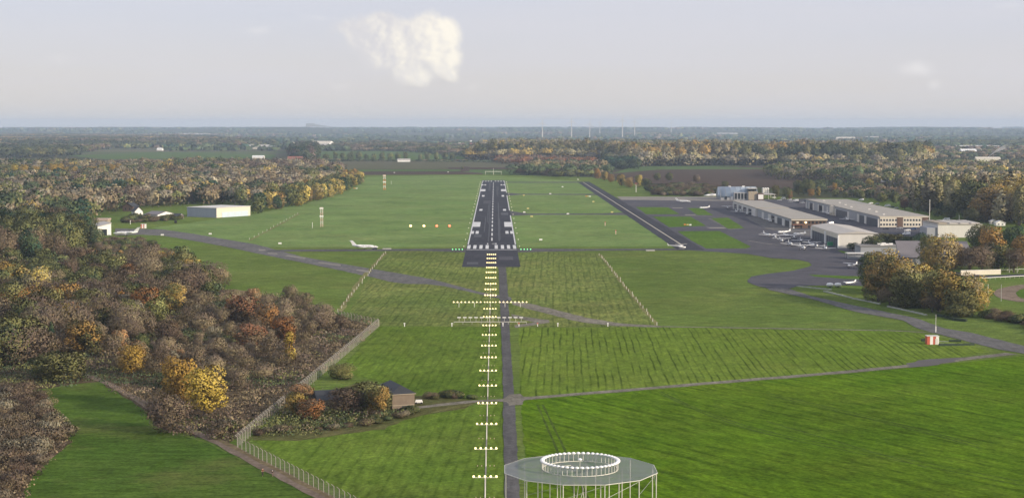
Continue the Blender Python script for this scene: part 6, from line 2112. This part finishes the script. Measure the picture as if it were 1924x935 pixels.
def light_plane(lab, group, high=True, span=10.4, length=7.6):
    t = thing('light_aircraft', lab, 'aircraft', (0, 0, 0), 0, group)
    L = length
    MB().loft([rsec(L * 0.40, 0.5, 0.5, 1.25), rsec(L * 0.36, 0.95, 0.95, 1.28), rsec(L * 0.2, 1.15, 1.2, 1.35), rsec(0.0, 1.2, 1.5, 1.5), rsec(-L * 0.2, 0.8, 1.0, 1.5), rsec(-L * 0.56, 0.22, 0.35, 1.65)]).build('fuselage', M_AIRW, t, True)
    MB().loft([rsec(L * 0.19, 0.7, 0.1, 1.9), rsec(L * 0.1, 1.0, 0.7, 1.95), rsec(-L * 0.08, 1.0, 0.62, 2.0), rsec(-L * 0.2, 0.5, 0.12, 1.9)]).build('canopy', M_GLASS, t, True)
    zw = 2.32 if high else 1.05
    for sg in (-1, 1):
        m = MB().loft(flat_wing(sg * 0.1, sg * span / 2, 0.35, 0.25, 1.6, 1.15, zw, zw + (0.12 if high else 0.45), 0.22))
        if high:
            m.tube((sg * 0.55, 0.3, 0.95), (sg * span * 0.24, 0.4, zw), 0.05, n=4)
        m.build('wing', M_AIRW, t)
    m = MB()
    for sg in (-1, 1):
        m.loft(flat_wing(sg * 0.05, sg * 1.7, -L * 0.52, -L * 0.54, 1.0, 0.7, 1.75, 1.78, 0.12))
    m.build('tailplane', M_AIRW, t)
    MB().loft([[(-0.06, -L * 0.42, 1.75), (0.06, -L * 0.42, 1.75), (0.06, -L * 0.58, 1.75), (-0.06, -L * 0.58, 1.75)], [(-0.05, -L * 0.52, 3.0), (0.05, -L * 0.52, 3.0), (0.05, -L * 0.62, 3.0), (-0.05, -L * 0.62, 3.0)]]).build('fin', M_AIRW, t)
    MB().box(0, L * 0.42, 1.25, 1.9, 0.06, 0.14).build('propeller', M_RUBBER, t)
    for x, y in ((0, L * 0.27), (-1.2, -0.1), (1.2, -0.1)):
        m = MB().tube((x - 0.1, y, 0.26), (x + 0.1, y, 0.26), 0.26, n=10)
        w = m.build('wheel', M_RUBBER, t)
        MB().tube((x, y, 0.3), (x * 0.4, y, 1.0), 0.06, n=5).build('strut', M_AIRW, w)
    return t

def jet(lab, scale=1.0):
    t = thing('business_jet', lab, 'aircraft')
    MB().loft([rsec(9.2, 0.25, 0.25, 1.75), rsec(8.2, 0.95, 0.9, 1.85), rsec(6.4, 1.7, 1.65, 2.1), rsec(3, 2.0, 2.0, 2.25), rsec(-3, 2.0, 2.0, 2.25), rsec(-6, 1.4, 1.45, 2.45), rsec(-9, 0.35, 0.4, 2.85)]).build('fuselage', M_AIRW, t, True)
    MB().loft([rsec(7.3, 0.9, 0.1, 2.4), rsec(6.9, 1.25, 0.5, 2.55), rsec(6.3, 1.4, 0.4, 2.75), rsec(6.0, 0.9, 0.1, 2.9)]).build('windscreen', M_GLASS, t, True)
    m = MB()
    for k in range(7):
        for sg in (-1, 1):
            m.box(sg * 0.97, 3.6 - k * 1.1, 2.5, 0.08, 0.42, 0.42)
    m.build('cabin_windows', M_GLASS, t)
    for sg in (-1, 1):
        MB().loft(flat_wing(sg * 0.4, sg * 8.2, 0.4, -2.4, 3.2, 1.1, 1.5, 2.0, 0.3)).build('wing', M_AIRW, t)
        MB().loft([[(sg * 1.55 + 0.5 * r_ * math.cos(2 * math.pi * k / 10), y, 2.75 + 0.5 * r_ * math.sin(2 * math.pi * k / 10)) for k in range(10)] for y, r_ in ((-2.9, 0.9), (-3.4, 1.1), (-5.2, 1.0), (-6.0, 0.6))]).build('engine', M_AIRW, t, True)
        MB().loft(flat_wing(0.0, sg * 3.4, -9.4, -10.2, 1.7, 0.9, 5.9, 5.95, 0.14)).build('tailplane', M_AIRW, t)
    MB().loft([[(-0.14, -5.6, 2.9), (0.14, -5.6, 2.9), (0.10, -8.9, 2.9), (-0.10, -8.9, 2.9)], [(-0.1, -8.6, 6.0), (0.1, -8.6, 6.0), (0.08, -10.4, 6.0), (-0.08, -10.4, 6.0)]]).build('fin', M_AIRW, t)
    for x, y in ((0, 6.2), (-1.5, -0.6), (1.5, -0.6)):
        w = MB().tube((x - 0.16, y, 0.34), (x + 0.16, y, 0.34), 0.34, n=10).build('wheel', M_RUBBER, t)
        MB().tube((x, y, 0.4), (x, y, 1.6), 0.09, n=5).build('strut', M_AIRW, w)
    t.scale = (scale,) * 3
    return t

j = jet('white business jet on the thin taxiway left of the runway, nose towards a tug', 0.86)
p = P(686, 468.5)
j.location, j.rotation_euler = (p.x, p.y, 0), (0, 0, R(-97))
j2 = dup(j, P(236, 443), R(82), 'white jet with a raised tail beside the white hangar on the left', scale=0.95)
j3 = dup(j, P(1284, 381), R(-108), 'white jet parked at the far end of the apron', scale=0.78)
pa = light_plane('first', 'light aircraft parked on the apron', True)
pb_ = light_plane('second', 'light aircraft parked on the apron', False)
PL = [('b', 1322, 393.5, 95, 'white low-wing aircraft on the far apron grass edge', 1.2), ('a', 1367, 392, 170, 'white aircraft in front of the far hangar bays, farthest left', 1.0),
      ('a', 1392, 398, 160, 'white aircraft close to the far hangar doors', 1.1), ('b', 1384, 400, 185, 'white low-wing aircraft beside the one close to the far hangar doors', 1.0), ('a', 1403, 404, 178, 'white aircraft nearest in the far hangar-door group', 1.1),
      ('a', 1447, 418, 190, 'grey-white aircraft by the second hangar doors', 1.1),
      ('b', 1442, 445, 200, 'white low-wing aircraft at the left end of the big parked cluster', 1.25), ('a', 1456, 448.5, 178, 'white aircraft just in front of the leftmost of the cluster', 1.15),
      ('b', 1478, 445.5, 195, 'white low-wing aircraft in the middle back row of the cluster', 1.15), ('a', 1492, 449, 172, 'white aircraft in the middle of the big parked cluster', 1.2),
      ('b', 1471, 440, 100, 'white aircraft side-on at the back of the cluster', 1.2), ('b', 1500, 443, 60, 'white aircraft turned aside at the right back of the cluster', 1.1),
      ('a', 1468, 455.5, 182, 'white aircraft alone left in the third row of the cluster', 1.15), ('b', 1505, 455.5, 176, 'faint white aircraft right in the third row of the cluster', 1.15),
      ('b', 1485, 462, 184, 'bright white aircraft in the fourth row of the cluster', 1.2), ('a', 1525, 463, 192, 'white aircraft at the upper right of the near rows', 1.15),
      ('b', 1535, 465.5, 170, 'white low-wing aircraft tight against the upper right one', 1.1),
      ('a', 1508, 470, 186, 'white aircraft nearest the camera in the cluster, left', 1.35), ('b', 1551, 470.5, 178, 'white aircraft nearest the camera in the cluster, right', 1.2),
      ('a', 1556, 404.5, 174, 'white aircraft in front of the long hangar link wall', 1.3), ('b', 1592, 415, 180, 'white aircraft in front of the long hangar dark doors', 1.2),
      ('a', 1600, 503, 130, 'white aircraft alone on the near apron beside the golden clump', 1.0), ('b', 1596, 535, 115, 'small white aircraft half behind the golden clump with one wing down', 0.8)]
used = set()
for k, px, py, hd, lab, sc in PL:
    src = pa if k == 'a' else pb_
    p = P(px, py)
    if k not in used:
        used.add(k)
        src.location, src.rotation_euler, src.scale = (p.x, p.y, 0), (0, 0, R(hd)), (sc,) * 3
        src['label'] = lab
    else:
        dup(src, (p.x, p.y, 0), R(hd), lab, None, sc)
p = P(1378, 368)
# big white biplane-like tail by the glass hall
t = thing('parked_glider', 'long white aircraft under covers left of the glass hall', 'aircraft', P(1326, 369.5))
MB().loft([rsec(-2, 0.3, 0.4, 1.2), rsec(2, 2.2, 2.0, 1.6), rsec(10, 2.4, 2.2, 1.7), rsec(18, 1.6, 1.4, 2.4), rsec(22, 0.4, 0.5, 3.2)]).build('fuselage', M_AIRW, t, True)
MB().loft(flat_wing(-1, -9, 9, 9, 2.4, 2.0, 2.9, 3.0, 0.3)).build('wing', M_AIRW, t)
MB().loft(flat_wing(1, 9, 9, 9, 2.4, 2.0, 2.9, 3.0, 0.3)).build('wing', M_AIRW, t)
MB().loft([[(-0.1, 19, 3), (0.1, 19, 3), (0.1, 22, 3.2), (-0.1, 22, 3.2)], [(-0.08, 21.5, 6.2), (0.08, 21.5, 6.2), (0.08, 23, 6.2), (-0.08, 23, 6.2)]]).build('fin', M_AIRW, t)
for x, y in ((-1.1, 7), (1.1, 7), (0, 20)):
    MB().tube((x - 0.15, y, 0.35), (x + 0.15, y, 0.35), 0.35, n=10).build('wheel', M_RUBBER, t)
t.rotation_euler = (0, 0, R(-80))

def helicopter():
    p = P(1281, 467.5)
    t = thing('helicopter', 'white helicopter with a dark cabin window at the near end of the parallel taxiway', 'helicopter', (p.x, p.y, 0), R(-92))
    MB().loft([rsec(2.4, 0.3, 0.4, 1.0), rsec(1.9, 1.2, 1.2, 1.15), rsec(0.8, 1.7, 1.8, 1.4), rsec(-1.0, 1.6, 1.7, 1.5), rsec(-2.2, 0.8, 0.9, 1.8), rsec(-3.2, 0.42, 0.45, 1.9)]).build('cabin', M_AIRW, t, True)
    MB().loft([rsec(2.25, 0.5, 0.3, 1.35), rsec(1.7, 1.26, 0.9, 1.5), rsec(0.7, 1.76, 0.9, 1.75), rsec(0.3, 1.74, 0.2, 1.8)]).build('windscreen', M_GLASS, t, True)
    MB().tube((0, -2.8, 1.95), (0, -8.2, 2.2), 0.24, 0.12, 8).build('tail_boom', M_AIRW, t)
    MB().loft([[(-0.05, -7.6, 2.2), (0.05, -7.6, 2.2), (0.05, -8.3, 2.2), (-0.05, -8.3, 2.2)], [(-0.04, -8.3, 3.3), (0.04, -8.3, 3.3), (0.04, -8.8, 3.3), (-0.04, -8.8, 3.3)]]).build('tail_fin', M_AIRW, t)
    MB().tube((0, -0.4, 2.2), (0, -0.4, 3.0), 0.14, n=6).build('mast', M_STEEL, t)
    m = MB().box(0, -0.4, 3.02, 0.24, 9.6, 0.05, R(38)).box(0, -0.4, 3.02, 0.24, 9.6, 0.05, R(128))
    m.build('rotor_blades', M_LIGHTW, t)
    MB().box(0.2, -8.2, 2.4, 0.05, 0.14, 1.5).build('tail_rotor', M_STEEL, t)
    for sg in (-1, 1):
        m = MB().tube((sg * 0.95, 1.7, 0.12), (sg * 0.95, -1.9, 0.12), 0.07, n=5)
        m.tube((sg * 0.95, 0.8, 0.12), (sg * 0.5, 0.8, 0.7), 0.05, n=4).tube((sg * 0.95, -1.0, 0.12), (sg * 0.5, -1.0, 0.8), 0.05, n=4)
        m.build('skid', M_STEEL, t)
helicopter()

def car(lab, group, col, van=False):
    t = thing('van' if van else 'car', lab, 'van' if van else 'car', (0, 0, 0), 0, group)
    L, W = (5.2, 1.95) if van else (4.4, 1.78)
    if van:
        prof = [(-L / 2, 0.35), (L / 2, 0.35), (L / 2, 0.95), (L * 0.36, 1.15), (L * 0.22, 2.0), (-L * 0.48, 2.1), (-L / 2, 1.9)]
    else:
        prof = [(-L / 2, 0.3), (L / 2, 0.3), (L / 2, 0.75), (L * 0.22, 0.92), (L * 0.06, 1.42), (-L * 0.28, 1.46), (-L * 0.44, 0.98), (-L / 2, 0.92)]
    secs = []
    for x, k in ((-W / 2, 0.97), (-W / 2 + 0.08, 1.0), (W / 2 - 0.08, 1.0), (W / 2, 0.97)):
        secs.append([(x * (1 if z < 1.0 else 0.86), y * k, z) for y, z in prof])
    MB().loft(secs).build('body', col, t)
    m = MB()
    zt = 1.38 if not van else 1.95
    for sg in (-1, 1):
        m.box(sg * (W / 2 - 0.05), -L * 0.08 if not van else L * 0.12, 1.17 if not van else 1.5, 0.12, L * 0.40 if not van else L * 0.16, 0.32 if not van else 0.45)
    m.box(0, L * 0.15 if not van else L * 0.31, 1.17 if not van else 1.5, W * 0.76, 0.2, 0.34 if not van else 0.5)
    m.box(0, -L * 0.37 if not van else -L / 2, 1.2 if not van else 1.5, W * 0.72, 0.25, 0.3)
    m.build('windows', M_GLASS, t)
    for sx in (-1, 1):
        for sy in (-0.31, 0.31):
            MB().tube((sx * (W / 2 - 0.2), sy * L, 0.32), (sx * (W / 2 + 0.01), sy * L, 0.32), 0.32, n=10).build('wheel', M_RUBBER, t)
    for sx in (-0.6, 0.6):
        MB().box(sx, L / 2, 0.65, 0.32, 0.06, 0.16).build('headlight', M_WHITE, t)
    return t
CC = {'white': M_AIRW, 'silver': simple('silver_paint', (0.45, 0.46, 0.48), 0.3, 0.3, var=0.05), 'dark': simple('dark_paint', (0.03, 0.035, 0.05), 0.3, var=0.1), 'red': M_RED, 'blue': simple('blue_paint', (0.05, 0.09, 0.2), 0.3, var=0.1)}
PC = {}
def put_car(k, van, px, py, hd, lab, group=None, sc=1.0):
    p = P(px, py)
    if (k, van) not in PC:
        o = PC[(k, van)] = car(lab, group, CC[k], van)
        o.location, o.rotation_euler, o.scale = (p.x, p.y, 0), (0, 0, R(hd)), (sc,) * 3
    else:
        o = dup(PC[(k, van)], (p.x, p.y, 0), R(hd), lab, group, sc)
        if not group and 'group' in o:
            del o['group']
for px, py, k, van, hd, lab in [(1472, 374, 'white', True, 60, 'white van at the back of the car park behind the hangar row'), (1484, 376, 'white', False, 70, 'white car right of the back van in the car park'),
                                (1485, 379.5, 'silver', False, 80, 'silver car in front of the white one in the car park'), (1495, 378, 'white', True, 70, 'white van in the middle of the car park'),
                                (1498, 381, 'dark', False, 80, 'dark car in front of the middle van'), (1507, 382, 'silver', False, 75, 'silver car at the right end of the car park'),
                                (1513, 379, 'dark', False, 75, 'dark car at the far right of the car park'), (1454, 372, 'white', False, 90, 'white car beside the beige canopy'), (1465, 377, 'silver', False, 90, 'silver car left in the car park'),
                                (1618, 377, 'white', True, 100, 'white van behind the long hangar, farthest left'), (1636, 383, 'white', False, 100, 'white car behind the long hangar roof edge'), (1648, 384, 'silver', False, 100, 'silver car right of it behind the long hangar'),
                                (1667, 388, 'white', True, 95, 'white van in the rear car park'), (1676, 390, 'dark', False, 95, 'dark car in the rear car park'), (1684, 392, 'silver', False, 95, 'silver car at the end of the rear car park'),
                                (1509, 428.5, 'red', False, 90, 'red car in the sun before the brick hangar front'), (1529, 428.5, 'white', True, 85, 'white van in the sun before the brick hangar front'), (1487, 427, 'dark', False, 95, 'dark car at the corner of the brick hangar front'),
                                (1560, 421.5, 'white', True, 115, 'white boat-shaped van in the yard between the hangars'), (1703, 441, 'white', True, 90, 'white truck cab among the dark trees by the pale hangar'), (1778, 414, 'white', True, 90, 'white van on the lawn behind the grey shed'),
                                (1664, 431, 'dark', False, 90, 'dark car before the cream office front, left'), (1690, 430, 'silver', False, 90, 'silver car before the cream office front, middle'), (1716, 431, 'blue', False, 90, 'blue car before the cream office front, right'), (1705, 434, 'white', False, 90, 'white car in front of the blue one at the office')]:
    put_car(k, van, px, py, hd, lab)

# tug in front of the jet
p = P(704, 468.6)
t = thing('aircraft_tug', 'small dark and white tug with a canopy pulling the jet', 'tug', (p.x, p.y, 0), R(90))
MB().box(0, 0, 0.75, 1.6, 2.8, 0.7, taper=0.94).build('body', CC['dark'], t)
MB().box(0, 0.95, 1.22, 1.5, 0.8, 0.25).build('bonnet', M_AIRW, t)
MB().box(0, -0.35, 2.0, 1.5, 1.3, 0.12).build('canopy', M_AIRW, t)
m = MB()
for sx in (-0.66, 0.66):
    for sy in (-0.9, 0.2):
        m.tube((sx, sy, 1.1), (sx, sy, 1.94), 0.05, n=4)
m.build('canopy_frame', M_STEEL, t)
MB().box(0, -0.5, 1.2, 1.0, 0.5, 0.22).build('seat', M_RUBBER, t)
for sx in (-0.75, 0.75):
    for sy in (-0.9, 0.9):
        MB().tube((sx - 0.14, sy, 0.4), (sx + 0.14, sy, 0.4), 0.4, n=10).build('wheel', M_RUBBER, t)
MB().tube((0, 1.4, 0.5), (0, 4.4, 0.55), 0.07, n=5).build('tow_bar', M_STEEL, t)

# two white trailers at the edge of the apron
for px, lab in ((1559.5, 'left of two small white domed trailers at the near edge of the apron'), (1574.5, 'right of two small white domed trailers at the near edge of the apron')):
    p = P(px, 540)
    t = thing('trailer', lab, 'trailer', (p.x, p.y, 0), R(80), 'domed trailers by the apron edge')
    MB().loft([rsec(-1.5, 0.8, 0.7, 1.2), rsec(-1.2, 1.6, 1.5, 1.3), rsec(0, 1.8, 1.8, 1.35), rsec(1.2, 1.6, 1.5, 1.3), rsec(1.6, 0.7, 0.7, 1.2)]).build('shell', M_AIRW, t, True)
    MB().box(0, 0, 0.42, 1.2, 2.6, 0.12).tube((0, 1.3, 0.42), (0, 2.6, 0.42), 0.06, n=5).build('chassis', M_RUBBER, t)
    for sg in (-1, 1):
        MB().tube((sg * 0.62, 0, 0.3), (sg * 0.82, 0, 0.3), 0.3, n=10).build('wheel', M_RUBBER, t)

# walkers on the dirt path
def person(lab, loc, rz, h, coat, legs_c, hair_c, crouch=0.0, stride=0.28):
    t = thing('person', lab, 'person', loc, rz)
    k = h / 1.75
    # joints: pelvis, chest, neck, head; arms; legs in mid-stride
    J = [(0, 0, 0.93), (0, 0.01, 1.15), (0, 0.03, 1.40), (0, 0.04, 1.50), (0, 0.06, 1.60), (0, 0.06, 1.70),
         (0.19, 0.02, 1.38), (0.24, -0.08, 1.12), (0.23, 0.06, 0.90), (-0.19, 0.02, 1.38), (-0.24, 0.12, 1.13), (-0.22, 0.26, 0.95),
         (0.10, 0, 0.88), (0.11, stride * 0.6, 0.50), (0.11, stride * 0.75, 0.07), (0.11, stride * 0.75 + 0.15, 0.03),
         (-0.10, 0, 0.88), (-0.11, -stride * 0.2, 0.48), (-0.11, -stride * 0.95, 0.10), (-0.11, -stride * 0.8 + 0.05, 0.03)]
    E = [(0, 1), (1, 2), (2, 3), (3, 4), (4, 5), (2, 6), (6, 7), (7, 8), (2, 9), (9, 10), (10, 11), (0, 12), (12, 13), (13, 14), (14, 15), (0, 16), (16, 17), (17, 18), (18, 19)]
    Rd = [0.15, 0.14, 0.15, 0.06, 0.10, 0.09, 0.075, 0.05, 0.04, 0.075, 0.05, 0.04, 0.10, 0.07, 0.05, 0.045, 0.10, 0.07, 0.05, 0.045]
    def skin_obj(name, ids, grow_r, mat):
        mp = {v: i for i, v in enumerate(ids)}
        me = bpy.data.meshes.new(name)
        me.from_pydata([tuple(c * k for c in J[v]) for v in ids], [(mp[a], mp[b]) for a, b in E if a in mp and b in mp], [])
        me.materials.append(mat)
        o = bpy.data.objects.new(name, me)
        COL.objects.link(o)
        o.parent = t
        sk = o.modifiers.new('skin', 'SKIN')
        for i, v in enumerate(ids):
            r_ = Rd[v] * k + grow_r
            me.skin_vertices[0].data[i].radius = (r_, r_ * 0.85)
        me.skin_vertices[0].data[0].use_root = True
        sb = o.modifiers.new('sub', 'SUBSURF')
        sb.levels = sb.render_levels = 1
        return o
    def prep(me):
        pass
    o = None
    for name, ids, g, mat in (('body', list(range(20)), 0.0, M_SKIN), ('coat', [0, 1, 2, 6, 7, 9, 10], 0.03, coat), ('trousers', [0, 12, 13, 14, 16, 17, 18], 0.018, legs_c)):
        mp = {v: i for i, v in enumerate(ids)}
        me = bpy.data.meshes.new(name)
        me.from_pydata([tuple(c * k for c in J[v]) for v in ids], [(mp[a], mp[b]) for a, b in E if a in mp and b in mp], [])
        me.materials.append(mat)
        o = bpy.data.objects.new(name, me)
        COL.objects.link(o)
        o.parent = t
        o.modifiers.new('skin', 'SKIN')
        if not me.skin_vertices:
            bm = bmesh.new()
            bm.from_mesh(me)
            bm.verts.layers.skin.verify()
            bm.to_mesh(me)
            bm.free()
        for i, v in enumerate(ids):
            r_ = Rd[v] * k + g
            me.skin_vertices[0].data[i].radius = (r_, r_ * 0.85)
        me.skin_vertices[0].data[0].use_root = True
        sb = o.modifiers.new('sub', 'SUBSURF')
        sb.levels = sb.render_levels = 1
    m = MB().ball((0, 0.05 * k, 1.70 * k), 0.115 * k, 10, 6, 0.9, -0.1)
    m.build('hair' if hair_c is not M_AIRW else 'cap', hair_c, t, True)
    MB().box(0, 0.165 * k, 1.645 * k, 0.03 * k, 0.04 * k, 0.045 * k).build('nose', M_SKIN, t)
p1, p2 = P(493.5, 893.5), P(512, 894.5)
person('person in a rust-brown coat walking on the dirt path by the fence', p1, R(-150), 1.72, simple('rust_cloth', (0.16, 0.06, 0.03), 0.9), simple('dark_cloth', (0.04, 0.03, 0.03), 0.9), simple('dark_hair', (0.03, 0.02, 0.015), 0.8))
person('smaller person in dark clothes with a white cap walking ahead on the path', p2, R(-120), 1.30, simple('black_cloth', (0.03, 0.028, 0.03), 0.9), simple('beige_cloth', (0.25, 0.19, 0.14), 0.9), M_AIRW)
# post with a white box at the wood edge
t = thing('marker_post', 'dark post with a white box on the grass at the wood edge', 'marker', P(416, 517))
MB().tube((-0.3, 0, 0), (-0.3, 0, 2.0), 0.22, n=6).build('post', M_RUBBER, t)
MB().box(0.35, 0, 0.9, 0.8, 0.5, 0.7).build('box', M_WHITE, t)
# debris and white tanks beside the shed
t = thing('water_tank', 'white tank standing before the brick shed wall', 'tank', P(765, 774))
MB().box(0, 0, 0.6, 2.2, 1.0, 0.9, taper=0.9).build('tank_body', M_WHITE, t)
MB().box(0, 0, 1.1, 0.6, 0.5, 0.12).build('lid', M_STEEL, t)
t = thing('trailer', 'white tarpaulin-covered cart at the corner of the brick shed', 'trailer', P(787, 758))
MB().box(0, 0, 0.75, 2.0, 1.2, 0.6, taper=0.8).build('cover', M_WHITE, t)
MB().box(0, 0, 0.36, 2.0, 1.1, 0.12).build('chassis', M_STEEL, t)
for sx in (-0.7, 0.7):
    MB().tube((sx, -0.6, 0.28), (sx, -0.45, 0.28), 0.28, n=8).build('wheel', M_RUBBER, t)
